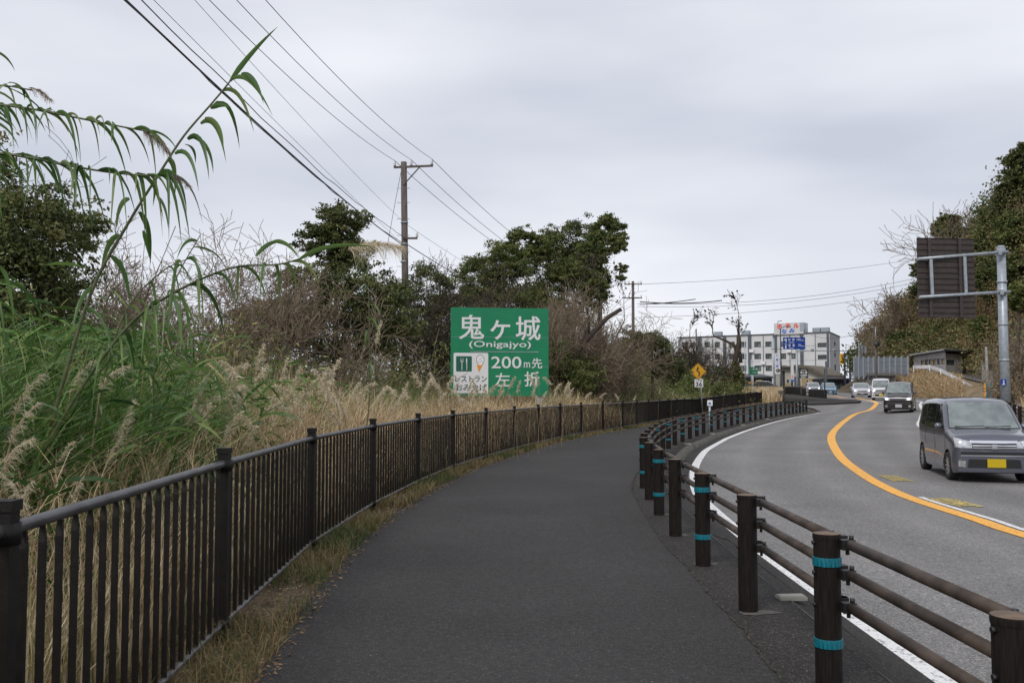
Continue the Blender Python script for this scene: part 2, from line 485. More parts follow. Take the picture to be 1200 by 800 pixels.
# ================================================================== THE SETTING
def sheet(name, A, B, zoff, mat, cross=4, kind='structure', zadd=None, parent=None):
    """ribbon between two equally long 2-D rows; zoff number or function(u across, row index)->offset"""
    n = len(A); T = np.linspace(0, 1, cross + 1)
    P = A[:, None, :] * (1 - T)[None, :, None] + B[:, None, :] * T[None, :, None]
    Z = zg(P[..., 0], P[..., 1])
    Z = Z + (zoff if np.ndim(zoff) <= 1 and not callable(zoff) else 0)
    if callable(zoff): Z = zg(P[..., 0], P[..., 1]) + zoff(T, np.arange(n))
    V = np.concatenate([P, Z[..., None]], -1).reshape(-1, 3)
    i, j = np.meshgrid(np.arange(n - 1), np.arange(cross), indexing='ij')
    a = (i * (cross + 1) + j).ravel()
    F = np.stack([a, a + 1, a + cross + 2, a + cross + 1], 1)
    me = np_mesh(name, V, F, mat, smooth=True)
    o = link(name, me, parent)
    if parent is None: tag(o, kind=kind)
    return o

# ---- ground to the horizon
def ground():
    xs = np.concatenate([[-3000, -1200, -500, -200, -100, -60], np.arange(-44, 74, 2.0), [80, 100, 160, 300, 700, 1500, 3000]])
    ys = np.concatenate([[-600, -200, -60, -20], np.arange(-8, 166, 2.0), [175, 200, 260, 400, 800, 1600, 4000]])
    X, Y = np.meshgrid(xs, ys, indexing='ij')
    Z = zg(X, Y) - .09
    far = np.clip((np.abs(X) - 75) / 200, 0, 1) + np.clip((Y - 170) / 200, 0, 1)
    Z = Z * (1 - np.clip(far, 0, 1)) + np.clip(far, 0, 1) * 0.2
    V = np.stack([X, Y, Z], -1).reshape(-1, 3)
    n, m = X.shape
    i, j = np.meshgrid(np.arange(n - 1), np.arange(m - 1), indexing='ij')
    a = (i * m + j).ravel()
    F = np.stack([a, a + m, a + m + 1, a + 1], 1)
    tag(link('ground', np_mesh('ground', V, F, M['fardirt'], smooth=True)), kind='structure')
ground()

# ---- path (left footway), apron, kerb
yb = BOL[:, 1]
seam = offset(BOL, -.18)
pathL = offset(FEN, .37)
# ragged edge of the path
pathL = pathL + normals2(FEN) * (np.interp(np.arange(len(FEN)), np.arange(0, len(FEN), 3), RNG.normal(0, .035, len(np.arange(0, len(FEN), 3)))))[:, None]
wob = np.interp(np.arange(len(seam)), np.arange(0, len(seam), 3), RNG.normal(0, .012, len(np.arange(0, len(seam), 3))))
seam = seam + normals2(BOL) * wob[:, None]
pr = np.vstack([seam, [[20.2, 64], [21.2, 68], [22.5, 74], [24.5, 82], [27.5, 93]]])
NP_ = 420
A_ = resample(pathL, 1)  # placeholder for lengths
def resn(A, n):
    s = np.concatenate([[0], np.cumsum(np.linalg.norm(np.diff(A, axis=0), axis=1))])
    # denser near the camera
    q = s[-1] * np.linspace(0, 1, n) ** 1.0
    return np.stack([np.interp(q, s, A[:, j]) for j in range(2)], 1)
PA, PB = resn(pathL, NP_), resn(pr, NP_)
def lvl(y): return .15 * (1 - np.clip((y - 60) / 6, 0, 1)) + .008
sheet('path', PA, PB, 0, M['path'], 6)
o = bpy.data.objects['path']
me = o.data
co = np.empty(len(me.vertices) * 3, np.float32); me.vertices.foreach_get('co', co); co = co.reshape(-1, 3)
co[:, 2] += lvl(co[:, 1]); me.vertices.foreach_set('co', co.ravel()); me.update()

KW = np.interp(yb, [-10, 14, 19, 23, 70], [.55, .55, .5, .52, .6])        # kerb face distance from the bollard line
kerbF = offset(BOL, KW)
def zmesh(o, fn):
    me = o.data
    co = np.empty(len(me.vertices) * 3, np.float32); me.vertices.foreach_get('co', co); co = co.reshape(-1, 3)
    co[:, 2] += fn(co); me.vertices.foreach_set('co', co.ravel()); me.update()
# strip under the bollards: flush with the path
ap = sheet('verge_pavement', seam, offset(BOL, KW - .16), 0, M['apron'], 3)
zmesh(ap, lambda c: .15 + 0 * c[:, 0] + .004)
# kerb: flush slope near the camera, upright beyond
kt = np.clip((yb - 17) / 5.0, 0, 1)             # 0 sloping gutter, 1 real kerb
P0, P1 = offset(BOL, KW - .16), offset(BOL, KW - .02 + .0 * kt)
P2 = offset(BOL, KW + .02 + .0 * kt)
def kerb_mesh():
    z = zg(BOL[:, 0], BOL[:, 1])
    rows = [(P0, .152), (offset(BOL, KW - .04), None), (P2, None), (offset(BOL, KW + .26), .006)]
    V = []
    za = z + .152
    V.append(np.column_stack([P0, za]))
    V.append(np.column_stack([rows[1][0], z + np.where(kt > 0, .15 * kt + .11 * (1 - kt), .11)]))
    V.append(np.column_stack([P2, z + (.10 * (1 - kt)) + .02 * kt]))
    V.append(np.column_stack([rows[3][0], z + .010]))
    n = len(BOL)
    VV = np.concatenate(V); F = []
    for r in range(3):
        for i in range(n - 1):
            F.append((r * n + i, (r + 1) * n + i, (r + 1) * n + i + 1, r * n + i + 1))
    return VV, np.array(F)
V, F = kerb_mesh()
fm = np.concatenate([np.zeros(2 * (len(BOL) - 1)), np.zeros(len(BOL) - 1)]).astype(int)
# kerb pieces 2 m long: every stone its own object
nk = len(BOL)
kerb_root = tag(link('kerb', np_mesh('kerb', V[2 * nk:], np.array([(i, nk + i, nk + i + 1, i + 1) for i in range(nk - 1)]), M['apron'], smooth=True)), kind='structure')
step = 8
for s0 in range(0, nk - 2, step):
    e = min(s0 + step, nk - 1)
    idx = np.arange(s0, e + 1)
    segV = np.concatenate([V[idx], V[nk + idx], V[2 * nk + idx]]).copy()
    m_ = len(idx)
    # small joint: shrink ends
    for r in range(3):
        a, b = r * m_, r * m_ + m_ - 1
        segV[a] += (segV[a + 1] - segV[a]) * .03; segV[b] += (segV[b - 1] - segV[b]) * .03
    segV[:, 2] += RNG.normal(0, .0025)
    # drop sides at both ends
    FF = [(r * m_ + i, (r + 1) * m_ + i, (r + 1) * m_ + i + 1, r * m_ + i + 1) for r in range(2) for i in range(m_ - 1)]
    link('kerb_stone', np_mesh('kerb_stone', segV, np.array(FF), M['kerbdark'] if yb[s0] > 19 else M['apron']), kerb_root)
bm_ = MB()   # end cap of the raised kerb
e0, e1 = Vector((*P0[-1], zg1(*P0[-1]))), Vector((*P2[-1], zg1(*P2[-1])))
bm_.box(((e0 + e1) / 2 + Vector((.1, .25, .06))), (.6, .5, .17), rz=R(-30))
bm_.build('kerb_end', M['kerbdark'], kerb_root)

# ---- carriageway
rl = np.vstack([offset(BOL, KW + .2), [[20.9, 64], [21.8, 68], [22.8, 74], [24.8, 82], [27.8, 93], [30.5, 110], [33, 130], [35.5, 160]]])
rr = offset(RGT, np.interp(RGT[:, 1], [0, 30, 45, 60, 75, 90, 110, 160], [2.2, 2.2, 2.6, 4, 9, 9, 3, 3]))
road = sheet('road', resn(rl, 420), resn(rr, 420), .004, M['road'], 40)
co = np.empty(len(road.data.vertices) * 3, np.float32); road.data.vertices.foreach_get('co', co); co = co.reshape(-1, 3)[:, :2]
dist = np.empty(len(co))
for i in range(0, len(co), 4000): dist[i:i + 4000] = np.sqrt(((co[i:i + 4000, None] - YEL[None, :, :2]) ** 2).sum(-1)).min(1)
la = road.data.attributes.new('lane', 'FLOAT', 'POINT'); la.data.foreach_set('value', np.clip(dist / 3.4, 0, 1).astype(np.float32))

# ---- painted lines, each 4 mm above what is under it
def line(name, C, o0, o1, z, mat, y0, y1, label=None):
    m = (C[:, 1] >= y0) & (C[:, 1] <= y1)
    A, B = offset(C, o0)[m], offset(C, o1)[m]
    return sheet(name, A, B, z, mat, 1)
line('white_edge_line', BOL, .79, .975, .018, M['white'], -6, 63)
yw = np.interp(YEL[:, 1], [0, 20, 60, 90], [.12, .125, .15, .15])
line('orange_centre_line', YEL, -yw, yw, .012, M['yellow'], -6, 150)
line('white_thin_line', YEL, .17, .27, .012, M['white'], -6, 15.6)
line('white_edge_line_far_lane', RGT, -.09, .09, .012, M['white'], -6, 155)
# curved white line round the far pavement nose
NOSE = crom([(27.9, 71), (29.0, 75), (30.6, 81), (31.6, 88), (33.2, 98)], .3)
line('white_curve_line', NOSE, -.1, .1, .012, M['white'], 0, 200)
# worn yellow hatching: two rubbed patches made of slanting strokes
def hatch_patch(q, n):
    """q: four corners (near-left, near-right, far-right, far-left)"""
    q = [Vector((a, b, 0)) for a, b in q]; mb = MB()
    for i in range(n):
        u0, u1 = i / n, (i + .72) / n
        def P(u, v): return q[0].lerp(q[1], u).lerp(q[3].lerp(q[2], u), v)
        a0, a1 = RNG.uniform(0, .12), RNG.uniform(.88, 1)
        pts = [P(u0, a0), P(u1, a0), P(u1, a1), P(u0, a1)]
        mb.add([(p.x, p.y, zg1(p.x, p.y) + .0125) for p in pts], [(0, 1, 2, 3)])
    tag(mb.build('worn_yellow_hatching', M['hatch']), kind='structure')
def gp(px, py): d = 1826 / (py - 460); return ((px - 600) / 1100 * d, d)
hatch_patch([gp(1078, 579), gp(1092, 578), gp(1160, 590), gp(1122, 589.5)], 3)
hatch_patch([gp(1096, 578), gp(1112, 578.5), gp(1150, 588), gp(1130, 589)], 3)
hatch_patch([gp(1023, 551), gp(1046, 552.5), gp(1072, 559), gp(1044, 559)], 6)

# ---- small wheel guard drain piece + gutter joints
M['palemetal'] = pm('pale_block', (.3, .29, .25), .7)
o = link('kerb_marker', MB().box((0, 0, .012), (.2, .115, .024)).box((0, 0, .022), (.185, .09, .02)).mesh('kerb_marker', [M['palemetal']]))
o.location = (2.04, 6.95, .0); o.rotation_euler.z = R(6)
tag(o, 'small pale reflector block lying flush beside the second rail post', 'kerb marker', 'pale blocks set along the kerb')
o.location.z = zg1(2.04, 6.95) + .15
for (x, y, lb) in [(5.1, 27.4, 'small pale block on the kerb strip where the raised kerb begins'), (7.2, 33.9, 'small pale block on the kerb strip just before the slim marker post'), (10.2, 41.6, 'small pale block on the kerb strip just beyond the slim marker post'), (13.0, 47.9, 'small pale block on the kerb strip nearest the far end of the guard rail')]:
    c = dup(o); c.location = (x, y, zg1(x, y) + .156)
    c['label'] = lb

# ---- crumbling joint between path and verge strip, and joints of the gutter
def crack(name, pts, w, mat, zoff=.1585):
    mb = MB(); n = len(pts); vs = []
    for i, p in enumerate(pts):
        a, b = pts[max(i - 1, 0)], pts[min(i + 1, n - 1)]
        d = np.array(b) - np.array(a); d /= np.linalg.norm(d) + 1e-9; nn = np.array([d[1], -d[0]]); ww = w * RNG.uniform(.35, 1.5) * .5
        for s in (-1, 1):
            q = np.array(p) + nn * ww * s; vs.append((q[0], q[1], zg1(q[0], q[1]) + zoff))
    mb.add(vs, [(2 * i, 2 * i + 1, 2 * i + 3, 2 * i + 2) for i in range(n - 1)])
    return tag(mb.build(name, mat), kind='structure')
M['crack'] = pm('crack_dirt', (.012, .011, .009), .95, c2=(.10, .085, .05), scale=30, lo=.5, hi=.7)
M['jointlight'] = pm('pale_joint', (.06, .056, .05), .95, c2=(.11, .1, .09), scale=20)
sm_pts = [tuple(p) for p in resample(seam, .07)[:420]]
sm_pts = [(x + RNG.normal(0, .006), y) for x, y in sm_pts]
crack('path_crack', sm_pts, .022, M['crack'], .164)
gutter = resample(offset(BOL, KW - .17), .3)[:85]
crack('gutter_joint', [tuple(p) for p in gutter], .012, M['jointlight'], .1565)
for yy in (4.3, 6.1, 7.9, 9.8, 11.9, 14.2, 16.8):
    x0 = float(np.interp(yy, BOL[:, 1], BOL[:, 0])); xe = x0 + .36
    crack('cross_joint', [(xe + .40 * k / 6, yy + .05 * k / 6 * 0) for k in range(-2, 1)], .01, M['jointlight'], .1575)
for (x, y, L, a) in ((1.95, 8.6, .55, .1), (1.9, 5.6, .4, -.3), (1.7, 12.2, .5, .3)):
    crack('surface_crack', [(x + math.cos(a) * L * (k / 12 - .5) + RNG.normal(0, .01), y + math.sin(a) * L * (k / 12 - .5) + RNG.normal(0, .018)) for k in range(13)], .008, M['crack'], .1575)
# pale mortar collars at the post feet
for (x, y) in ((1.63, 6.5), (1.66, 8.3), (1.71, 9.94), (1.6, 4.75), (1.8, 11.6)):
    pts = []
    for k in range(14):
        a = 2 * math.pi * k / 14; r_ = .085 * RNG.uniform(.8, 1.25); ex = 1 + 1.6 * max(0, math.cos(a - .3)) ** 3 * RNG.uniform(.5, 1)
        pts.append((x + math.cos(a) * r_ * ex, y + math.sin(a) * r_ * ex * .8))
    mb = MB(); mb.add([(px_, py_, zg1(px_, py_) + .1572) for px_, py_ in pts], [tuple(range(14))]); tag(mb.build('mortar_collar', M['jointlight']), kind='structure')

# ---- far pavement with rounded nose
def poly_sheet(name, pts, zo, mat, h=.0, parent=None, kind='structure'):
    mb = MB(); n = len(pts)
    top = [(x, y, zg1(x, y) + zo) for x, y in pts]
    bot = [(x, y, z - h) for x, y, z in top]
    mb.add(top + bot, [tuple(range(n))] + [(i, n + i, n + (i + 1) % n, (i + 1) % n) for i in range(n)])
    return tag(mb.build(name, mat), kind=kind)
far_pav = [(27.8, 93), (24.9, 80), (24.2, 76.5), (25.3, 74.2), (27.2, 74.0), (28.4, 76.5), (29.9, 82), (30.9, 89), (32.4, 99), (35, 112), (38, 135), (30, 135), (29, 112)]
poly_sheet('pavement', far_pav, .15, M['apron'], .16)
poly_sheet('forecourt', [(30.5, 99), (29, 112), (30, 135), (38, 135), (40, 160), (60, 175), (90, 235), (20, 235), (22, 140), (24, 110)], .02, M['road'], .05)

# ---- the hill on the right: loft through rows of surveyed points
cols_px = [985, 1000, 1015, 1040, 1070, 1100, 1130, 1160, 1200, 1300, 1450, 1700]
rows = [
 [(461,136),(462,130),(463,122),(465,106),(466.5,95),(468.5,86),(470,76),(474,62),(479,50),(494,36),(515,29),(560,24)],
 [(459,139),(458,132),(447,123),(449,108.5),(452,99.5),(451,92),(455,83),(463,72),(467,57),(462,42),(455,35),(450,30)],
 [(458,142),(457,134),(437,125),(437,114),(434,107),(438,101),(442,96),(450,82),(452,64),(430,48),(410,40),(395,34)],
 [(457,145),(455,137),(432,130),(433,123),(429,118),(431,114),(436,110),(441,100),(425,78),(385,60),(350,48),(320,40)],
 [(456,148),(452,141),(424,136),(415,132),(400,130),(388,126),(380,122),(370,112),(345,92),(285,74),(220,60),(160,50)],
 [(456,152),(450,145),(413,143),(391,140),(362,138),(338,136),(312,132),(282,124),(228,110),(150,90),(40,75),(-60,65)],
 [(455,160),(445,158),(430,158),(415,156),(390,156),(365,156),(340,152),(310,146),(260,134),(200,118),(100,100),(0,90)],
 [(459,200),(458,200),(456,200),(455,200),(450,200),(445,200),(440,195),(430,190),(420,180),(400,170),(380,160),(360,150)],
]
HG = np.array([[list(at(px, py, Y)) for px, (py, Y) in zip(cols_px, r)] for r in rows])   # (rows, cols, 3)
HG[0, :, 2] -= .25
def crom1(A, n):
    """interpolate array A along axis 0 to n*(len-1)+1 samples"""
    m = len(A); out = []
    for i in range(m - 1):
        a, b, c, d = A[max(i - 1, 0)], A[i], A[i + 1], A[min(i + 2, m - 1)]
        for k in range(n):
            t = k / n
            cr = .5 * ((2 * b) + (c - a) * t + (2 * a - 5 * b + 4 * c - d) * t * t + (3 * b - a - 3 * c + d) * t ** 3)
            out.append(cr * .7 + (b * (1 - t) + c * t) * .3)
    out.append(A[-1])
    return np.array(out)
HS = 8
H1 = crom1(HG, HS)
H2 = np.swapaxes(crom1(np.swapaxes(H1, 0, 1), HS), 0, 1)
nr, nc = H2.shape[:2]
from mathutils import noise as mnoise
for i in range(nr):
    for j in range(nc):
        p = Vector(H2[i, j])
        a = min(1, max(0, (i / HS - 2.6) / 1.0))
        b = min(1, max(0, (j / HS - 6.8)))
        amp = max(a, b * min(1, i / HS))
        if amp > 0:
            d = mnoise.noise(p * .12) * 2.2 + mnoise.noise(p * .4) * .8
            H2[i, j] += np.array([-.3, -.8, .5]) * d * amp
V = H2.reshape(-1, 3)
ii, jj = np.meshgrid(np.arange(nr - 1), np.arange(nc - 1), indexing='ij')
a = (ii * nc + jj).ravel()
F = np.stack([a, a + 1, a + nc + 1, a + nc], 1)
M['hillsoil'] = pm('hillside_soil', (.05, .04, .025), .95, c2=(.12, .085, .05), scale=.25, bump=.8, bscale=2.5, dist=.3)
M['ramp'] = pm('ramp_asphalt', (.085, .082, .08), .9, c2=(.13, .12, .11), scale=1)
# material: grass mound, ramp, hillside
fm = np.zeros(len(F), int)
uu = (ii.ravel() + .5) / HS; vv = (jj.ravel() + .5) / HS
M['moundsoil'] = pm('mound_soil', (.16, .115, .06), .95, c2=(.26, .19, .11), scale=.8, bump=.8, bscale=4, dist=.2)
fm = ((uu < 1.9) & (vv > 2.6)).astype(int)
tag(link('hill', np_mesh('hill', V, F, [M['hillsoil'], M['moundsoil']], smooth=True, fmat=fm)), kind='structure')
def hill(u, v):
    """u: row 0..7, v: column 0..11"""
    u = np.clip(np.asarray(u, float) * HS, 0, nr - 1.001); v = np.clip(np.asarray(v, float) * HS, 0, nc - 1.001)
    i, j = u.astype(int), v.astype(int); fu, fv = (u - i)[:, None], (v - j)[:, None]
    return (H2[i, j] * (1 - fu) * (1 - fv) + H2[i + 1, j] * fu * (1 - fv) + H2[i, j + 1] * (1 - fu) * fv + H2[i + 1, j + 1] * fu * fv)
HBVH = BVHTree.FromPolygons([tuple(p) for p in V], [tuple(int(k) for k in f) for f in F])
def hill_z(x, y):
    h = HBVH.ray_cast(Vector((x, y, 200)), Vector((0, 0, -1)))
    return h[0].z if h[0] is not None else zg1(x, y)

# ramp up to the shed
RC = crom([(42.3, 77), (44.5, 84), (46.9, 92), (48.9, 99), (50.7, 106)], 1.0)
A_, B_ = offset(RC, -2.3), offset(RC, 2.3)
V = []; nn = 6
for a, b in zip(A_, B_):
    for k in range(nn + 1):
        x, y = a + (b - a) * k / nn
        V.append((x, y, max(hill_z(x, y), zg1(x, y)) + .14))
V = np.array(V)
for it in range(3):      # even out
    G_ = V[:, 2].reshape(len(A_), nn + 1); G_[1:-1] = np.maximum(G_[1:-1], (G_[:-2] + G_[2:]) / 2)
F = np.array([(i * (nn + 1) + k, i * (nn + 1) + k + 1, (i + 1) * (nn + 1) + k + 1, (i + 1) * (nn + 1) + k) for i in range(len(A_) - 1) for k in range(nn)])
tag(link('driveway', np_mesh('driveway', V, F, M['ramp'], smooth=True)), kind='structure')
# ================================================================== BLACK RAILING ON THE LEFT
def seg_dir(a, b):
    d = Vector((b[0] - a[0], b[1] - a[1], 0)); return d.normalized()
FP = by_len(FEN, 7.05 - 3.1 * 2 + .0, 3.1)
# shift so that posts stand at y = 2.8, 5.8, 9.1 ...
s_all = np.concatenate([[0], np.cumsum(np.linalg.norm(np.diff(FEN, axis=0), axis=1))])
s28 = np.interp(2.75, FEN[:, 1], s_all)
FP = by_len(FEN, s28 - 3.1 * 2, 3.1)
FP[2] = [np.interp(3.04, FEN[:, 1], FEN[:, 0]), 3.04]      # the post at the left edge stands a little closer to the next
FZ = [zg1(x, y) + .15 for x, y in FP]
fence = empty('railing', (FP[0][0], FP[0][1], FZ[0]), 'long black metal railing of upright bars between the path and the tall grass', 'railing')
FO = fence.location
def mk_post():
    mb = MB()
    mb.box((0, 0, .56), (.066, .066, 1.14))
    mb.box((0, 0, 1.145), (.078, .078, .035))
    mb.tube([(0, 0, 1.02), (0, 0, 1.09)], .052, 10)
    mb.tube([(0, 0, .06), (0, 0, .12)], .05, 10)
    return mb.mesh('post', M['fence'])
def mk_picket():
    mb = MB()
    b = .0112
    vs = []
    for z, wx, wy in ((.09, b, b), (.985, b, b), (1.02, b * .55, b * 1.0), (1.05, b * .3, b * .6)):
        vs += [(-wx, -wy, z), (wx, -wy, z), (wx, wy, z), (-wx, wy, z)]
    fs = [(i * 4 + k, i * 4 + (k + 1) % 4, (i + 1) * 4 + (k + 1) % 4, (i + 1) * 4 + k) for i in range(3) for k in range(4)]
    fs += [(3, 2, 1, 0), (12, 13, 14, 15)]
    mb.add(vs, fs)
    mb.tube([(0, 0, .1), (0, 0, .07)], .008, 4)
    return mb.mesh('picket', M['fence'])
pm_post, pm_pick = mk_post(), mk_picket()
stuff_pick = MB(); n_pick = 0
pv = [tuple(v.co) for v in pm_pick.vertices]; pf = [tuple(p.vertices) for p in pm_pick.polygons]
for i, (x, y) in enumerate(FP):
    j = min(i, len(FP) - 2); d = seg_dir(FP[j], FP[j + 1]); rz = math.atan2(d.y, d.x)
    o = link('post', pm_post, fence, Vector((x, y, FZ[i])) - FO); o.rotation_euler.z = rz
    if i == len(FP) - 1: break
    a, b = Vector((x, y, FZ[i])), Vector((*FP[i + 1], FZ[i + 1]))
    mb = MB()
    mb.tube([a + Vector((0, 0, 1.065)) - FO, b + Vector((0, 0, 1.065)) - FO], .0235, 12 if y < 30 else 6, caps=False)
    link('top_rail', mb.mesh('top_rail', M['fencerail']), fence)
    mb = MB()
    mb.tube([a + Vector((0, 0, .085)) - FO, b + Vector((0, 0, .085)) - FO], .018, 10 if y < 30 else 6, caps=False)
    link('bottom_rail', mb.mesh('bottom_rail', M['lowrail']), fence)
    for k in range(1, 20):
        t = k / 20; p = a.lerp(b, t) - FO
        if y > 1.5 and n_pick < 300:
            q = link('picket', pm_pick, fence, p); q.rotation_euler.z = rz + RNG.normal(0, .03); n_pick += 1
        else:
            c, s = math.cos(rz), math.sin(rz)
            stuff_pick.add([(p.x + vx * c - vy * s, p.y + vx * s + vy * c, p.z + vz) for vx, vy, vz in pv], pf)
tag(stuff_pick.build('picket_row', M['fence'], fence), kind='stuff')

# ================================================================== BROWN POST-AND-RAIL GUARD ON THE RIGHT OF THE PATH
def arc_pts(keys):
    out = []
    s_b = np.concatenate([[0], np.cumsum(np.linalg.norm(np.diff(BOL, axis=0), axis=1))])
    for (ya, yb_, n) in keys:
        sa, sb = np.interp(ya, BOL[:, 1], s_b), np.interp(yb_, BOL[:, 1], s_b)
        for q in np.linspace(sa, sb, n, endpoint=False): out.append((np.interp(q, s_b, BOL[:, 0]), np.interp(q, s_b, BOL[:, 1])))
    return out
BP = arc_pts([(-.15, 3.08, 2), (3.08, 6.57, 2), (6.57, 14.9, 5), (14.9, 25.3, 6), (25.3, 39.5, 8), (39.5, 46.5, 4), (46.5, 62.0, 13)]) + [(19.4, 62.0)]
def bollard_mesh(bands):
    mb = MB(); mb.cur = 0
    mb.lathe([(.066, -.08), (.066, .772)], 20)
    mb.cur = 1
    mb.cur = 0; mb.lathe([(.0685, .768), (.0695, .782), (.068, .794)], 20)
    mb.cur = 1; mb.lathe([(.068, .7945), (.05, .7975), (0.0, .8)], 20)
    mb.cur = 2
    for z in (.75, .6, .44):                          # bolt heads on the path side
        mb.tube([(-.062, -.012, z), (-.078, -.012, z)], .011, 6)
    return mb
def bands_mesh():
    mb = MB()
    for z in (0.0,):
        for k in range(20):                            # ribbed band
            t0, t1 = 2 * math.pi * k / 20, 2 * math.pi * (k + .82) / 20
            r0, r1 = .067, .0715
            vs = [(r * math.cos(t), r * math.sin(t), z + h) for r in (r0, r1) for t in (t0, t1) for h in (-.021, .021)]
            mb.add(vs, [(4, 6, 7, 5), (0, 4, 5, 1), (2, 3, 7, 6), (0, 2, 6, 4), (1, 5, 7, 3)])
        mb.lathe([(.0665, z - .022), (.069, z - .020), (.069, z + .020), (.0665, z + .022)], 20)
    return mb.mesh('reflector_band', M['teal'])
bm1 = bollard_mesh(False).mesh('post', [M['post'], M['cap'], M['bracket']]); bandm = bands_mesh()
def bracket_mesh():
    mb = MB()
    mb.box((0, 0, 0), (.05, .05, .07)); mb.box((.0, .05, .0), (.03, .09, .02)); mb.box((0, .085, .0), (.066, .05, .05))
    mb.tube([(-.02, .085, .02), (-.02, .085, .045)], .012, 6); mb.tube([(.0, .085, -.03), (.0, .085, -.05)], .010, 6)
    return mb.mesh('bracket', M['bracket'])
brm = bracket_mesh()
def guard(P, label, name, band_at, nearlim, z_of, side=1, group=None, cat='guard rail', nr_=3):
    Z = [z_of(x, y) for x, y in P]
    root = empty(name, (P[0][0], P[0][1], Z[0]), label, cat, group); O = root.location
    n = len(P)
    for i, (x, y) in enumerate(P):
        a, b = P[max(i - 1, 0)], P[min(i + 1, n - 1)]
        d = seg_dir(a, b); rz = math.atan2(d.y, d.x) - math.pi / 2
        po = link('post', bm1, root, Vector((x, y, Z[i])) - O); po.rotation_euler.z = rz
        if band_at(i): 
            for zz in (.655, .25): link('reflector_band', bandm, po, Vector((0, 0, zz)))
        if i == n - 1: break
        A, B = Vector((x, y, Z[i])), Vector((*P[i + 1], Z[i + 1]))
        dd = (B - A).normalized(); rt = Vector((dd.y, -dd.x, 0)).normalized() * side
        for zr in (.75, .6, .44):
            p, q = A + rt * .085 + dd * .1 + Vector((0, 0, zr)), B + rt * .085 - dd * .1 + Vector((0, 0, zr))
            near = y < nearlim
            mb = MB(); mb.tube([p - O, q - O], .0265, 14 if near else 7)
            ro = link('rail', mb.mesh('rail', M['rail']), root)
            if near:
                for (e, s) in ((A + rt * .075, 1), (B + rt * .075, -1)):
                    k = link('bracket', brm, ro, e + Vector((0, 0, zr)) - O)
                    k.rotation_euler.z = math.atan2(dd.y, dd.x) - math.pi / 2 + (math.pi if s < 0 else 0)
    return root
guard(BP, 'long brown post and triple rail guard with teal bands between path and road', 'guard_rail', lambda i: i % 2 == 1, 24, lambda x, y: zg1(x, y) + .154)

# right side of the road
RP1 = by_len(crom([(17.6, 30.5), (18.6, 34), (19.5, 36.2), (21.0, 39.8), (22.8, 44), (24.6, 47.6)], .3), 0, 1.9)
guard([tuple(p) for p in RP1], 'brown post and rail guard at the right kerb in front of the big sign mast', 'guard_rail', lambda i: False, 0, lambda x, y: zg1(x, y) + .06, 1)
RP2 = [tuple(p) for p in np.linspace((40.6, 83.5), (43.6, 99.5), 10)]
guard(RP2, 'short brown post and rail guard below the dry grass mound', 'guard_rail', lambda i: False, 0, lambda x, y: zg1(x, y) + .1, 1)

# dark vertical-bar railing on the far pavement
def bar_rail(P, label, h=.95, nb=7, bar=.05):
    Z = [zg1(x, y) + .15 for x, y in P]
    root = empty('bar_railing', (P[0][0], P[0][1], Z[0]), label, 'railing'); O = root.location
    for i in range(len(P)):
        link('post', MB().box((0, 0, h / 2), (.16, .16, h)).mesh('post', M['fence']), root, Vector((*P[i], Z[i])) - O)
        if i == len(P) - 1: break
        a, b = Vector((*P[i], Z[i])) - O, Vector((*P[i + 1], Z[i + 1])) - O
        MB().beam(a + Vector((0, 0, h - .05)), b + Vector((0, 0, h - .05)), .07, .07).build('rail', M['fence'], root)
        for k in range(1, nb):
            p = a.lerp(b, k / nb)
            link('bar', MB().box((0, 0, h / 2), (bar, bar, h - .1)).mesh('bar', M['fence']), root, p)
    return root
def P2(px, d): return ((px - 600) / 1100 * d, d)
bar_rail([P2(918, 118), P2(925, 114), P2(932, 110), P2(937, 107)], 'first run of dark bar railing on the far pavement', nb=5, bar=.12)
bar_rail([P2(939.5, 105), P2(943, 103)], 'single short panel of dark bar railing between two gaps on the far pavement', nb=4, bar=.12)
bar_rail([P2(948, 98), P2(954, 95), P2(961, 91.5), P2(967, 88)], 'run of dark bar railing ending at the rounded nose of the far pavement', nb=5, bar=.12)

# ================================================================== LETTERING
def text_pts(s, bold=0.0, vertical=False):
    cu = bpy.data.curves.new('t', 'FONT'); cu.body = s; cu.offset = bold; cu.resolution_u = 3; cu.size = 1
    ob = bpy.data.objects.new('t', cu); COL.objects.link(ob)
    bpy.context.view_layer.update()
    me = bpy.data.meshes.new_from_object(ob.evaluated_get(bpy.context.evaluated_depsgraph_get()))
    v = [(p.co.x, p.co.y) for p in me.vertices]; f = [tuple(p.vertices) for p in me.polygons]
    bpy.data.objects.remove(ob); bpy.data.curves.remove(cu); bpy.data.meshes.remove(me)
    return v, f
def put_text(parent, s, box, T, mat, bold=0.0, name='lettering', y=-.004):
    """box = x0,z0,x1,z1 in the sign plane (x right, z up); T maps (x, depth, z) to parent space"""
    v, f = text_pts(s, 0)
    if not v: return
    a = np.array(v); lo, hi = a.min(0), a.max(0); sz = np.maximum(hi - lo, 1e-6)
    x0, z0, x1, z1 = box
    a = (a - lo) / sz * np.array([x1 - x0, z1 - z0]) + np.array([x0, z0])
    mb = MB()
    hgt = (z1 - z0)
    sh = [(0, 0)] if bold <= 0 else [(0, 0)] + [(math.cos(R(k * 60)) * bold * hgt * .9, math.sin(R(k * 60)) * bold * hgt * .9) for k in range(6)]
    for q, (dx, dz) in enumerate(sh):                      # heavier strokes: the outline repeated round itself, each layer 0.3 mm deeper
        mb.add([T(p[0] + dx, y + q * .0003, p[1] + dz) for p in a], f)
    return mb.build(name, mat, parent)
ident = lambda x, y, z: (x, y, z)
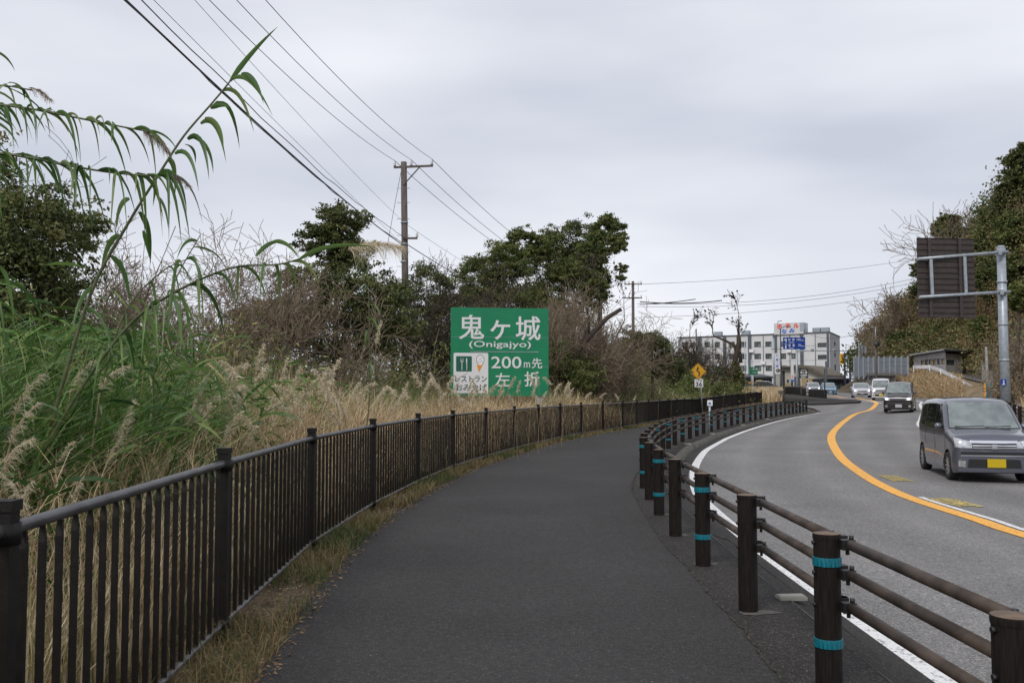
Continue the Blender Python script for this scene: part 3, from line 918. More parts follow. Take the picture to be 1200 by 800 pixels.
def rrect(x0, z0, x1, z1, r, n=4):
    out = []
    for cx, cz, a0 in ((x1 - r, z1 - r, 0), (x0 + r, z1 - r, 90), (x0 + r, z0 + r, 180), (x1 - r, z0 + r, 270)):
        for k in range(n + 1):
            a = R(a0 + 90 * k / n); out.append((cx + r * math.cos(a), cz + r * math.sin(a)))
    return out
def flat(parent, poly, name, mat, y0=-.004, th=.003):
    """flat plate in x-z plane facing -y"""
    mb = MB(); n = len(poly)
    mb.add([(x, y0, z) for x, z in poly] + [(x, y0 + th, z) for x, z in poly], [tuple(range(n)), tuple(reversed(range(n, 2 * n)))] + [(i, (i + 1) % n, n + (i + 1) % n, n + i) for i in range(n)])
    return mb.build(name, mat, parent)

# ---- the green sign
p0, p1 = at(528, 464, 33), at(643, 465, 33.5)
W = (p1 - p0).length; top = at(528, 360, 33).z; Hh = top - p0.z
gz = zg1(*p0.xy)
sg = empty('road_sign', (p0.x, p0.y, gz), 'big green place sign with white lettering standing in the dry grass behind the railing', 'sign', rz=math.atan2(p1.y - p0.y, p1.x - p0.x))
zb = p0.z - gz
MB().box((W / 2, .03, zb + Hh / 2), (W, .05, Hh)).build('sign_board', M['greenpaint'], sg)
for x in (.35, W - .32):
    link('post', MB().box((x, .13, (zb + Hh) / 2 - .1), (.2, .12, zb + Hh - .1)).mesh('post', M['steel']), sg)
for z in (zb + .3, zb + Hh - .3): MB().box((W / 2, .075, z), (W * .96, .04, .08)).build('brace', M['steel'], sg)
def sb(x0, y0, x1, y1):   # picture fractions of the zoomed board (55..787, 63..730)
    fx = lambda v: (v - 55) / 732 * W; fz = lambda v: zb + (1 - (v - 63) / 667) * Hh
    return (fx(x0), fz(y1), fx(x1), fz(y0))
WH = M['signwhite']
put_text(sg, '鬼', sb(118, 118, 300, 300), ident, WH, .014)
put_text(sg, 'ヶ', sb(350, 158, 495, 302), ident, WH, .018)
put_text(sg, '城', sb(540, 125, 724, 306), ident, WH, .014)
put_text(sg, '(Onigajyo)', sb(192, 314, 652, 374), ident, WH, .014)
put_text(sg, '200', sb(357, 432, 580, 520), ident, WH, .016)
put_text(sg, 'm', sb(600, 474, 646, 514), ident, WH, .008)
put_text(sg, '先', sb(660, 442, 738, 520), ident, WH, .012)
put_text(sg, '左', sb(385, 556, 495, 656), ident, WH, .014)
put_text(sg, '折', sb(605, 545, 716, 656), ident, WH, .014)
for zz_ in (zb + Hh / 3, zb + Hh * 2 / 3): MB().box((W / 2, .0045, zz_), (W - .01, .004, .007)).build('panel_seam', M['steel'], sg)
flat(sg, [(a, b) for a, b in rrect(*sb(200, 393, 712, 398), .004)], 'dividing_line', M['steel'])
pan = flat(sg, rrect(*sb(76, 405, 333, 708), .05), 'panel', WH)
flat(pan, rrect(*sb(95, 430, 211, 545), .03), 'restaurant_symbol', pm('symbol_green', (.004, .1, .06), .5), -.008)
k = MB()
x0, z0, x1, z1 = sb(128, 445, 148, 535)
for q in (0, .5, 1): k.box((x0 + (x1 - x0) * q, -.010, z1 - .06), (.009, .003, .12))
k.box(((x0 + x1) / 2, -.0101, z1 - .12), (x1 - x0 + .01, .003, .02)); k.box(((x0 + x1) / 2, -.010, (z0 + z1) / 2 - .03), (.022, .0032, z1 - z0 - .06))
x0, z0, x1, z1 = sb(166, 445, 182, 535)
k.box(((x0 + x1) / 2, -.010, (z0 + z1) / 2), (.022, .003, z1 - z0)); k.box(((x0 + x1) / 2 - .014, -.0101, z1 - .09), (.03, .003, .15))
k.build('fork_and_knife', WH, pan)
x0, z0, x1, z1 = sb(238, 420, 300, 552)
cm = MB(); wv = [(x0 + (x1 - x0) * .16, z0 + (z1 - z0) * .42), (x0 + (x1 - x0) * .9, z0 + (z1 - z0) * .47), (x0 + (x1 - x0) * .42, z0)]
flat(pan, wv[::-1], 'cone', M['orange'], -.009)
cr = []
for a_ in range(0, 360, 20):
    rx, rz_ = (x1 - x0) * (.42 + .05 * math.sin(R(a_) * 3)), (z1 - z0) * .24
    cr.append((x0 + (x1 - x0) * .58 + rx * math.cos(R(a_)), z0 + (z1 - z0) * .66 + rz_ * math.sin(R(a_)) * (1.35 if 20 < a_ < 160 else 1)))
blob = [(x * 1.0, z) for x, z in cr]
flat(pan, [( (x - (x0 + (x1 - x0) * .58)) * 1.12 + x0 + (x1 - x0) * .58, (z - z0 - (z1 - z0) * .66) * 1.1 + z0 + (z1 - z0) * .66) for x, z in blob], 'cream_outline', M['signblack'], -.0075)
flat(pan, blob, 'cream', pm('cream_white', (.8, .8, .8), .5), -.011)
for q in range(3):
    xx = x0 + (x1 - x0) * .58; zz = z0 + (z1 - z0) * (.55 + q * .12); ww = (x1 - x0) * (.34 - q * .07)
    MB().beam((xx - ww, -.0135, zz), (xx + ww, -.0135, zz + .03), .002, .008).build('swirl', M['signblack'], pan)
GT = pm('letters_dark_green', (.01, .07, .05), .5)
put_text(pan, 'レストラン', sb(90, 578, 322, 624), ident, GT, .02, y=-.008)
put_text(pan, 'おみやげ', sb(92, 640, 322, 690), ident, GT, .02, y=-.008)

# ---- winding-road warning sign
d = 63; b = at(823.5, 480, d); b.z = zg1(b.x, b.y) + .1
ws = empty('warning_sign', b, 'yellow diamond winding road warning sign with small white plate on a slim post', 'sign')
tz = at(819, 444, d).z - b.z   # diamond bottom region
cz = at(818, 435, d).z - b.z
MB().tube([(.0, .04, 0), (-.15, .04, cz + .3)], .038, 8).build('post', M['steel'], ws)
s = .58
cx = at(818, 435, d).x - b.x
flat(ws, [(cx - s, cz), (cx, cz - s), (cx + s, cz), (cx, cz + s)], 'sign_board', M['signyellow'], -.01, .02)
bd = MB()
q = [(cx - s * .93, cz), (cx, cz - s * .93), (cx + s * .93, cz), (cx, cz + s * .93)]
for i in range(4): bd.beam((q[i][0], -.012, q[i][1]), (q[(i + 1) % 4][0], -.012, q[(i + 1) % 4][1]), .004, .022)
bd.build('border', M['signblack'], ws)
pts = [(.05, -.34), (.07, -.2), (.1, -.08), (.02, 0.0), (-.08, .04), (-.06, .12), (.0, .18)]
am = MB()
for i in range(len(pts) - 1): am.beam((cx + pts[i][0], -.013, cz + pts[i][1]), (cx + pts[i + 1][0], -.013, cz + pts[i + 1][1]), .004, .075)
am.build('winding_arrow', M['signblack'], ws)
flat(ws, [(cx - .08, cz + .17), (cx + .08, cz + .17), (cx + .0, cz + .36)], 'arrow_head', M['signblack'], -.015, .004)
pz0, pz1 = at(818, 453.5, d).z - b.z, at(818, 444, d).z - b.z
px0, px1 = at(814, 450, d).x - b.x, at(824, 450, d).x - b.x
pl = flat(ws, rrect(px0, pz0, px1, pz1, .02), 'plate', WH, -.01, .02)
w_, h_ = px1 - px0, pz1 - pz0
put_text(pl, 'この先', (px0 + w_ * .12, pz0 + h_ * .68, px1 - w_ * .12, pz0 + h_ * .92), ident, M['signblack'], .02, y=-.014)
put_text(pl, '36', (px0 + w_ * .14, pz0 + h_ * .1, px1 - w_ * .14, pz0 + h_ * .6), ident, M['signblack'], .05, y=-.014)

# ---- little post with a small plate at the bollard line
d = 36; b = at(832, 506, d); b.z = zg1(b.x, b.y) + .15
sp = empty('marker_post', b, 'slim grey post with a small square plate rising out of the guard rail strip', 'sign post')
MB().tube([(0, 0, 0), (0, 0, 1.05)], .045, 8).build('post', M['steel'], sp)
flat(sp, rrect(-.1, .98, .1, 1.2, .02), 'plate', WH, -.06, .02)
MB().box((-.01, -.064, 1.07), (.09, .004, .07)).build('emblem', M['bluetext'], sp)

# ---- direction board seen from behind (right)
d = 42; base = at(1179.5, 476, d); base.z = hill_z(base.x, base.y) - .3
sm = empty('overhead_sign', base, 'large brown-backed direction board on a thick galvanised mast beside the right kerb', 'sign')
Hm = at(1170, 290, d).z - base.z
mx_ = at(1170.5, 292, d).x - base.x
MB().tube([(0, 0, 0), (mx_ * .3, 0, Hm * .45), (mx_ * .3, 0, Hm)], [.215, .2, .185], 20).build('mast', M['steel'], sm)
MB().lathe([(.19, Hm), (.2, Hm + .02), (.12, Hm + .08), (0, Hm + .09)], 20, c=(mx_ * .3, 0, 0)).build('mast_cap', M['steel'], sm)
for hz in (.36, .56, .8): MB().lathe([(.2, 0), (.225, .0), (.225, .09), (.2, .09)], 20, c=(mx_ * .25, 0, Hm * hz)).build('band', M['steel'], sm)
def L3(px, py, dd): return at(px, py, dd) - base
arms = []
for (pl_, pr_) in (((1080, 302), (1178, 296)), ((1082, 347), (1180, 342.5))):
    a, b2 = L3(*pl_, 40.6), L3(*pr_, 42.0)
    a.y -= .0; b2.y = -.05
    a = Vector((a.x, -1.0, a.z)); b2 = Vector((b2.x, -.24, b2.z))
    am_ = MB().tube([a, b2], .072, 14).build('arm', M['steel'], sm)
    g = a.lerp(b2, .9)
    MB().box((g.x, g.y + .05, g.z), (.16, .3, .22)).build('clamp', M['steel'], am_)
    arms.append((a, b2))
for t in (.14, .51):
    MB().beam(arms[0][0].lerp(arms[0][1], t) + Vector((0, -.02, -.06)), arms[1][0].lerp(arms[1][1], t) + Vector((0, -.02, .06)), .075, .13).build('upright', M['steel'], sm)
# board as horizontal ribbed planks, behind the arms as seen from here (its face looks away)
bl, br_, bt, bb = L3(1077, 300, 41).x, L3(1148, 300, 41).x, L3(1110, 277.5, 41).z, L3(1110, 372, 41).z
npk = 14
hh = (bt - bb) / npk
by0, by1 = -.78, -.5
for i in range(npk):
    mb = MB(); z = bb + hh * (i + .5)
    sl = .10 * ((i) / npk)
    ang = math.atan2(by1 - by0, br_ - bl)
    mb.box(((bl + br_) / 2 + .0, (by0 + by1) / 2, z), (br_ - bl, .035, hh - .008), rz=ang)
    mb.box(((bl + br_) / 2, (by0 + by1) / 2 - .035, z + hh / 2 - .02), (br_ - bl, .05, .022), rz=ang)
    mb.build('plank', M['brownmetal'], sm)
for t in (.21, .74):
    x = bl + (br_ - bl) * t; y = by0 + (by1 - by0) * t - .07
    MB().box((x, y, (bt + bb) / 2), (.13, .05, bt - bb - .05)).build('stiffener', M['brownmetal'], sm)
# blue plate with white symbol on the mast
q = L3(1173, 448, 42)
bp = flat(sm, [(q.x - .14 + 0, q.z - .14), (q.x + .12, q.z - .14), (q.x + .12, q.z + .14), (q.x - .14, q.z + .14)], 'small_blue_plate', M['signblue'], -.235, .02)
MB().lathe([(.0, 0), (.035, 0), (.035, .01), (0, .01)], 10, M=Matrix.Rotation(R(90), 3, 'X'), c=(q.x + .0, -.236, q.z + .06)).build('symbol', WH, bp)
MB().box((q.x, -.24, q.z - .02), (.05, .008, .1)).build('symbol', WH, bp)
MB().box((q.x - .01, -.24, q.z - .09), (.14, .008, .03)).build('symbol', WH, bp)

# ---- concrete post with coloured guard pipes
d = 60; b = at(1158.5, 474, d); b.z = hill_z(b.x, b.y) - .3
cp = empty('utility_post', b, 'thin pale concrete post standing left of the big sign mast', 'post')
hp = at(1157, 406, d).z - b.z
MB().tube([(0, 0, 0), (-.06, 0, hp)], [.1, .075], 10).build('post', M['concrete'], cp)
MB().box((-.02, -.02, hp * .93), (.32, .06, .05)).build('crosspiece', M['steel'], cp)
for (px, mat_, h0, lab) in ((1155, 'cone', 49, 'upright orange marker pipe with yellow tip at foot of thin concrete post'), (1156.8, 'teal', 46, 'teal marker pipe just left of the thin concrete post'), (1161.5, 'teal', 46, 'teal marker pipe just right of the thin concrete post')):
    g = at(px, 474, 59.5); g.z = hill_z(g.x, g.y) - .2
    h = at(px, 450, 59.5).z - g.z
    e = empty('marker_pipe', g, lab, 'pipe')
    MB().tube([(0, 0, 0), (0, 0, h)], .055, 8).build('pipe', M['orange'] if mat_ == 'cone' else M['teal'], e)
    MB().lathe([(.06, h), (.06, h + .05), (0, h + .08)], 8).build('pipe_cap', M['plateyellow'] if mat_ == 'cone' else M['teal'], e)
g = at(1155.5, 448, 59.3); 
# ---- white notice cabinet
d = 88; g = at(1159.5, 437, d)
g.z = hill_z(g.x, g.y)
cb = empty('cabinet', g, 'pale grey box shelter open to the front behind the concrete post', 'cabinet')
w_ = 1.05
zt = at(1159, 425, d).z - g.z
MB().box((0, .3, zt / 2 + .1), (w_, .05, zt - .2)).build('back', M['concrete'], cb)
for s in (-1, 1): MB().box((s * w_ / 2, 0, zt / 2 + .1), (.08, .6, zt - .2)).build('side', M['concrete'], cb)
MB().box((0, -.02, zt), (w_ + .2, .75, .08)).build('roof', M['concrete'], cb)
MB().box((0, 0, .25), (w_, .6, .4)).build('base', M['concrete'], cb)

# ---- roadside guard rail (white) beside the driveway
GP = [at(1071, 429, 104), at(1090, 428.5, 101), at(1103, 433, 96), at(1116, 440, 91.5), at(1130, 447.5, 87), at(1148, 457.5, 81.5)]
gr = empty('guard_rail', GP[0], 'white corrugated steel guard rail running down beside the driveway above the dry mound', 'guard rail')
Mw = pm('white_enamel', (.72, .73, .75), .4, c2=(.55, .55, .55), scale=3)
for i, p in enumerate(GP):
    if i: 
        a, b2 = GP[i - 1] - GP[0], p - GP[0]
        mb = MB(); mb.beam(a, b2, .06, .16); mb.beam(a + Vector((0, 0, -.2)), b2 + Vector((0, 0, -.2)), .06, .12); mb.beam(a + Vector((0, .03, -.1)), b2 + Vector((0, .03, -.1)), .03, .14)
        mb.build('rail', Mw, gr)
    hz = hill_z(p.x, p.y + .3)
    MB().tube([p - GP[0] + Vector((0, .1, .08)), Vector((p.x, p.y + .1, min(hz, p.z) - .6)) - GP[0]], .07, 8).build('post', Mw, gr)
# curled end
e = GP[-1] - GP[0]
MB().box(e + Vector((.1, 0, -.1)), (.3, .2, .42)).build('end_piece', Mw, gr)

# ================================================================== POLES AND WIRES
def cross_arm(mb, c, dirv, L, w=.09):
    mb.beam(c - dirv * L / 2, c + dirv * L / 2, w, w)
def insulator(parent, p, s=1.0):
    MB().lathe([(0, 0), (.05 * s, 0), (.06 * s, .03 * s), (.03 * s, .05 * s), (.065 * s, .09 * s), (.03 * s, .12 * s), (.05 * s, .17 * s), (0, .2 * s)], 10, c=p).build('insulator', M['insul'], parent)
pb = Vector((-5.25, 45.0, zg1(-5.25, 45) - .1))
pole = empty('utility_pole', pb, 'tall dark utility pole with an offset crossarm above the left thicket', 'utility pole')
HT = at(470, 190, 45).z - pb.z
lean = at(475, 420, 45).x - at(470.5, 190, 45).x
MB().tube([(lean * .9, 0, 0), (0, 0, HT)], [.19, .145], 14).build('pole', M['woodpole'], pole)
ca = MB(); c0 = Vector((.48, -.16, HT - .26)); ad = Vector((.985, -.17, 0))
cross_arm(ca, c0, ad, 1.95); cao = ca.build('crossarm', M['woodpole'], pole)
MB().beam(c0 + ad * .35, (0.02, -.16, HT - 1.15), .05, .05).build('brace', M['woodpole'], pole)
INS = []
for t in (-.93, -.1, .93):
    p = c0 + ad * t + Vector((0, 0, .06)); insulator(cao, p, 1.25); INS.append(pb + p + Vector((0, 0, .27)))
for z in (HT - 1.3, HT - 2.0, HT - 2.8, HT - 3.6, HT - 4.4, HT - 5.1):
    s = 1 if int(z * 10) % 2 else -1
    MB().tube([(-.3, -.1, z), (.32, -.1, z)], .014, 6).build('step_bolt', M['steel'], pole)
MB().box((.35, -.18, HT - 3.75), (.7, .09, .09)).build('bracket', M['woodpole'], pole)
insulator(pole, (.68, -.18, HT - 3.7), 1.2)
for z in (HT - 3.0, HT - 4.05, HT - 4.9): MB().lathe([(.165, 0), (.18, .0), (.18, .08), (.165, .08)], 14, c=(.0 + lean * .2, 0, z)).build('band', M['steel'], pole)
MB().tube([(-.12, -.1, HT - .5), (-.35, -.6, HT - 2.2), (-.75, -1.0, HT - 4.9)], .012, 5).build('stay_wire', M['wire'], pole)

p2b = Vector((at(742, 380, 105).x, 105, zg1(13.6, 105) - .2))
pole2 = empty('utility_pole', p2b, 'slim distant utility pole with two crossarms rising behind the round bush', 'utility pole')
H2t = at(742, 329.5, 105).z - p2b.z
MB().tube([(0, 0, 0), (0, 0, H2t)], [.2, .15], 10).build('pole', M['woodpole'], pole2)
for z in (H2t - .35, H2t - 1.9):
    mb = MB(); cross_arm(mb, Vector((0, -.15, z)), Vector((1, 0, 0)), 2.0, .11); q = mb.build('crossarm', M['woodpole'], pole2)
    for t in (-.9, -.45, .9): insulator(q, (t, -.15, z + .05), 1.5)

def wire(a, b, sag, rad, label, group, n=26, name='cable', t0=0, t1=1, wob=0):
    pts = []
    for i in range(n + 1):
        t = t0 + (t1 - t0) * i / n
        p = a.lerp(b, t); p.z -= sag * 4 * t * (1 - t)
        if wob: p += Vector((RNG.normal(0, wob), 0, RNG.normal(0, wob)))
        pts.append(p)
    mb = MB(); mb.tube(pts, rad, 5)
    o = mb.build(name, M['wire']); return tag(o, label, 'cable', group)
PV = Vector((-8.9, 1.0, 0))   # previous pole, behind the camera
zt = INS[0].z
aa = Vector((.98, -.2, 0))
G1 = 'power cables strung over the thicket to the tall pole'
names = ['left one of the three parallel cables ending at the crossarm insulators', 'middle one of the three parallel cables ending at the crossarm insulators', 'right one of the three parallel cables ending at the crossarm insulators']
for k, (i0, px) in enumerate(zip(INS, (245, 277, 311))):
    # pass over the frame edge where the photograph shows it: y=24 m
    q = at(px, 0, 23.5); t = (45 - 23.5) / 44.0
    e = i0 + (q - i0) / t; e.z = i0.z + .3
    sag = (i0.lerp(e, t).z - q.z) / (4 * t * (1 - t))
    wire(i0, e, sag, .011, names[k], G1)
lows = [((475, 262), (228, 0), 18.5, .006, 'thinnest cable, just below the three upper ones'),
        ((474, 288), (180, 0), 16.5, .006, 'thin cable between the heavy bundle and the thinnest one'),
        ((474, 278), (166, 0), 16.2, .012, 'medium cable running just above the heavy twisted bundle'),
        ((472, 287), (147, 0), 15.8, .022, 'heavy twisted cable bundle, lowest of those meeting the tall pole'),
        ((472, 285), (149, 2), 15.7, .012, 'loose cable wound along the heavy bundle')]
for (e0, e1, dd, rad, lab) in lows:
    i0 = at(*e0, 44.9); q = at(*e1, dd); t = (44.9 - dd) / 44.0
    e = i0 + (q - i0) / t; e.z = i0.z + .2
    sag = (i0.lerp(e, t).z - q.z) / (4 * t * (1 - t))
    wire(i0, e, sag, rad, lab, G1, n=40, wob=.012 if 'wound' in lab or 'medium' in lab else 0)
# onward spans from the tall pole to the distant one
G2 = 'cables from the tall pole on to the distant one'
for k, (i0, tx) in enumerate(zip(INS, (-.9, -.45, .9))):
    wire(i0, p2b + Vector((tx, -.15, H2t)), 2.6, .014, ['lower', 'middle', 'upper'][k] + ' cable sloping from the crossarm down behind the tall evergreens', G2)
wire(at(475, 262, 45), at(741, 356, 104), 2.2, .008, 'thin cable with small spacers dropping right of the tall pole', G2)
wire(at(478, 287, 45), at(741, 358, 104), 2.4, .02, 'thick cable dropping into the bare branches right of the tall pole', G2)
# from the distant pole to the right across the road
G3 = 'faint cables crossing the sky above the hotel'
fp = empty('utility_pole', (at(1092, 330, 128).x, 128, hill_z(at(1092, 330, 128).x, 128) - .5), 'utility pole on the hillside hidden behind the brown sign board', 'utility pole')
MB().tube([(0, 0, 0), (0, 0, at(1092, 292, 128).z - fp.location.z)], [.2, .14], 8).build('pole', M['woodpole'], fp)
for (a_, b_, s_, r_, lab) in [((747, 333), (1090, 301), .6, .02, 'uppermost faint cable from the distant pole towards the hill'),
                              ((747, 356), (1090, 322), 1.2, .022, 'second faint cable from the distant pole towards the hill'),
                              ((747, 359), (1090, 327), 1.2, .022, 'third faint cable from the distant pole towards the hill'),
                              ((744, 372), (1090, 338), .8, .02, 'lowest faint cable from the distant pole towards the hill')]:
    wire(at(*a_, 105), at(*b_, 128), s_, r_, lab, G3)
wire(at(750, 353.5, 105), at(846, 352, 110), .25, .06, 'short thick bundled cable right of the distant pole, lower one', G3)
wire(at(750, 356.5, 105), at(815, 350.5, 108), .1, .05, 'short thick bundled cable right of the distant pole, upper one', G3)
wire(at(950, 392, 200), at(1023, 384, 108), 1.0, .03, 'cable rising from the hotel to the lamp post on the bend', G3)
# ================================================================== CARS
def car_body(spec):
    """loft: stations along x (front = +x), each a ring of points over the section"""
    st = spec['st']      # list of (x, half width, bottom z, top z, roof factor)
    belt, roof_z = spec['belt'], spec['roof']
    ringsL = []
    ks = [0, .06, .22, .4, .55, .68, .78, .86, .92]
    for (x, w, zb, zt) in st:
        pts = []
        def half(z):
            t = max(0.0, (z - belt) / (roof_z - belt))
            f = 1 - spec.get('tumble', .15) * t ** 1.1
            lo = max(0.0, (.42 - z) / .42)
            return w * f * (1 - .05 * lo ** 2) * (1 - .012 * math.cos((z - .6) * 9))
        H = zt - zb
        rc = min(.11, H * .25)                       # corner radius at the top
        for i in range(7):
            z = zb + (H - rc) * (i / 6.0)
            yy = half(z)
            if i == 0: yy *= .97
            pts.append((yy, z))
        for a in (22, 45, 68):
            pts.append((half(zt - rc) - rc * 1.1 * (1 - math.cos(R(a))), zt - rc + rc * math.sin(R(a))))
        yt = half(zt - rc) - rc * 1.1
        for q in (1.0, .66, .33, 0):
            pts.append((yt * q, zt + spec.get('crown', .03) * (1 - q * q) - .0))
        full = [(-y, z) for y, z in pts] + [(y, z) for y, z in reversed(pts[:-1])]
        ringsL.append([(x, y, z) for y, z in full])
    return ringsL

def loft_mesh(rings, sub=3):
    """smooth interpolation along x"""
    A = np.array(rings)
    out = []
    n = len(A)
    for i in range(n - 1):
        a, b, c, d = A[max(i - 1, 0)], A[i], A[i + 1], A[min(i + 2, n - 1)]
        for k in range(sub):
            t = k / sub
            cr = .5 * ((2 * b) + (c - a) * t + (2 * a - 5 * b + 4 * c - d) * t * t + (3 * b - a - 3 * c + d) * t ** 3)
            out.append(cr * .5 + (b * (1 - t) + c * t) * .5)
    out.append(A[-1])
    A = np.array(out); n, m = A.shape[:2]
    V = A.reshape(-1, 3)
    F = []
    for i in range(n - 1):
        for j in range(m - 1):
            F.append((i * m + j, i * m + j + 1, (i + 1) * m + j + 1, (i + 1) * m + j))
        F.append((i * m + m - 1, i * m, (i + 1) * m, (i + 1) * m + m - 1))
    F.append(tuple(range(m - 1, -1, -1))); F.append(tuple((n - 1) * m + j for j in range(m)))
    return V, F

def make_car(spec, loc, heading, paintmat, label, detail=True, lights=False, plate='platewhite', name='parked_car', cat='car', group=None, glass='carglass', trim='chrome'):
    root = empty(name, loc, label, cat, group, rz=heading)
    V, F = loft_mesh(car_body(spec))
    me = bpy.data.meshes.new('body'); me.from_pydata([tuple(v) for v in V], [], F)
    bm = bmesh.new(); bm.from_mesh(me); bmesh.ops.recalc_face_normals(bm, faces=bm.faces); bm.to_mesh(me); bm.free()
    L = spec['len'] / 2
    bvh = BVHTree.FromPolygons([tuple(v) for v in V], F)
    # wheel arches cut with a boolean
    body = link('body', me, root)
    cut = MB()
    wr, hw = spec['wr'], spec['st'][len(spec['st']) // 2][1]
    for x in spec['axles']:
        for s in (-1, 1):
            cut.tube([(x, s * (hw - .26), wr), (x, s * (hw + .3), wr)], wr + .05, 20, smooth=False)
    co_ = link('cutter', cut.mesh('cutter', M['blackplastic']))
    md = body.modifiers.new('b', 'BOOLEAN'); md.operation = 'DIFFERENCE'; md.object = co_; md.solver = 'EXACT'
    body.parent = None
    bpy.context.view_layer.update()
    nm = bpy.data.meshes.new_from_object(body.evaluated_get(bpy.context.evaluated_depsgraph_get()))
    body.modifiers.clear(); body.data = nm; nm.name = 'body'; body.parent = root
    bpy.data.objects.remove(co_)
    nm.materials.clear(); nm.materials.append(paintmat); nm.materials.append(M['blackplastic'])
    mi = []
    for p in nm.polygons:
        c = p.center; dark = 0
        for x in spec['axles']:
            r = math.hypot(c.x - x, c.z - wr)
            if r < wr + .047 and abs(c.y) > hw - .35: dark = 1
            if abs(r - wr - .05) < .02 and abs(p.normal.y) < .4 and abs(c.y) > hw - .4 and c.z < wr * 2.4: dark = 1
        if c.z < spec['st'][3][2] + .02 and p.normal.z < -.5: dark = 1
        mi.append(dark)
    nm.polygons.foreach_set('material_index', mi); nm.polygons.foreach_set('use_smooth', [True] * len(mi))
    try: nm.set_sharp_from_angle(angle=R(38))
    except Exception: pass
    def conform(c4, axis, n=6, m=5, off=.006, parent=root, nm_='patch', mat=None, skirt=True):
        """c4 corners in the projection plane; axis 'f' front (y,z), 's+'/'s-' side (x,z), 't' top"""
        g, ok = [], True
        for j in range(m + 1):
            for i in range(n + 1):
                u, v = i / n, j / m
                p = [(c4[0][k] * (1 - u) + c4[1][k] * u) * (1 - v) + (c4[3][k] * (1 - u) + c4[2][k] * u) * v for k in (0, 1)]
                if axis == 'f': o_, d_ = Vector((5, p[0], p[1])), Vector((-1, 0, 0))
                elif axis == 'r': o_, d_ = Vector((-5, p[0], p[1])), Vector((1, 0, 0))
                else: sgn = 1 if axis == 's+' else -1; o_, d_ = Vector((p[0], 4 * sgn, p[1])), Vector((0, -sgn, 0))
                h = bvh.ray_cast(o_, d_)
                if h[0] is None: g.append(None); ok = False
                else: g.append(h[0] - d_ * off * .5 + (h[1] if h[1].dot(d_) < 0 else -h[1]) * off)
        if not ok: return None
        mb = MB(); fs = []
        for j in range(m):
            for i in range(n):
                a = j * (n + 1) + i
                q = (a, a + 1, a + n + 2, a + n + 1)
                fs.append(q)
        mb.add(g, fs, True)
        # short skirt so that the piece has thickness
        ed = [i for i in range(n + 1)] + [j * (n + 1) + n for j in range(1, m + 1)] + [m * (n + 1) + i for i in range(n - 1, -1, -1)] + [j * (n + 1) for j in range(m - 1, 0, -1)]
        inn = Vector((-1, 0, 0)) if axis == 'f' else (Vector((1, 0, 0)) if axis == 'r' else Vector((0, -1 if axis == 's+' else 1, 0)))
        vs = [g[e] for e in ed] + [g[e] + inn * (off + .01) for e in ed]
        k = len(ed)
        mb.add(vs, [(i, (i + 1) % k, k + (i + 1) % k, k + i) for i in range(k)])
        return mb.build(nm_, mat, parent)
    fr, sd = spec['front'], spec['side']
    G = M[glass]
    conform(fr['screen_trim'], 'f', 10, 8, .002, nm_='windscreen_seal', mat=M['blackplastic'])
    ws_ = conform(fr['screen'], 'f', 10, 8, .008, nm_='windscreen', mat=G)
    for s in (-1, 1):
        ax = 's+' if s > 0 else 's-'
        for w in sd['windows']:
            conform(w, ax, 5, 4, .006, nm_='window', mat=M['carglassdark'])
        for (x, z0, z1) in sd['seams']:
            conform([(x - .006, z0), (x + .006, z0), (x + .006, z1), (x - .006, z1)], ax, 1, 5, .0015, nm_='door_seam', mat=M['blackplastic'])
        for (x, z) in sd['handles']:
            conform([(x - .07, z - .015), (x + .07, z - .015), (x + .07, z + .018), (x - .07, z + .018)], ax, 3, 1, .014, nm_='door_handle', mat=paintmat)
        conform(sd['sill'], ax, 8, 1, .006, nm_='side_skirt', mat=paintmat)
        # headlight
        hl = [(s * y, z) for y, z in fr['headlight']]
        h_ = conform(hl, 'f', 5, 3, .010, nm_='headlight', mat=M['lens'])
        if h_ is not None:
            cy = sum(p[0] for p in hl) / 4; cz = sum(p[1] for p in hl) / 4
            r = .045
            q = conform([(cy - r, cz - r), (cy + r, cz - r), (cy + r, cz + r), (cy - r, cz + r)], 'f', 2, 2, .02, parent=h_, nm_='bulb', mat=M['lit'] if lights else M['chrome'])
        if 'fog' in fr:
            fg = [(s * y, z) for y, z in fr['fog']]
            conform(fg, 'f', 3, 2, .012, nm_='fog_lamp', mat=M['lens'])
        # mirror
        mx0, mz = sd['mirror']
        mb = MB()
        yy = hw * .97
        mb.lathe([(0, -.08), (.045, -.07), (.066, 0), (.06, .05), (0, .085)], 12, M=Matrix.Rotation(R(90), 3, 'X') @ Matrix.Diagonal((.75, 1.0, 1.0)), c=(mx0, s * (yy + .09), mz))
        mb.beam((mx0, s * (yy - .04), mz - .03), (mx0, s * (yy + .06), mz - .02), .05, .05)
        mb.build('mirror', paintmat, root)
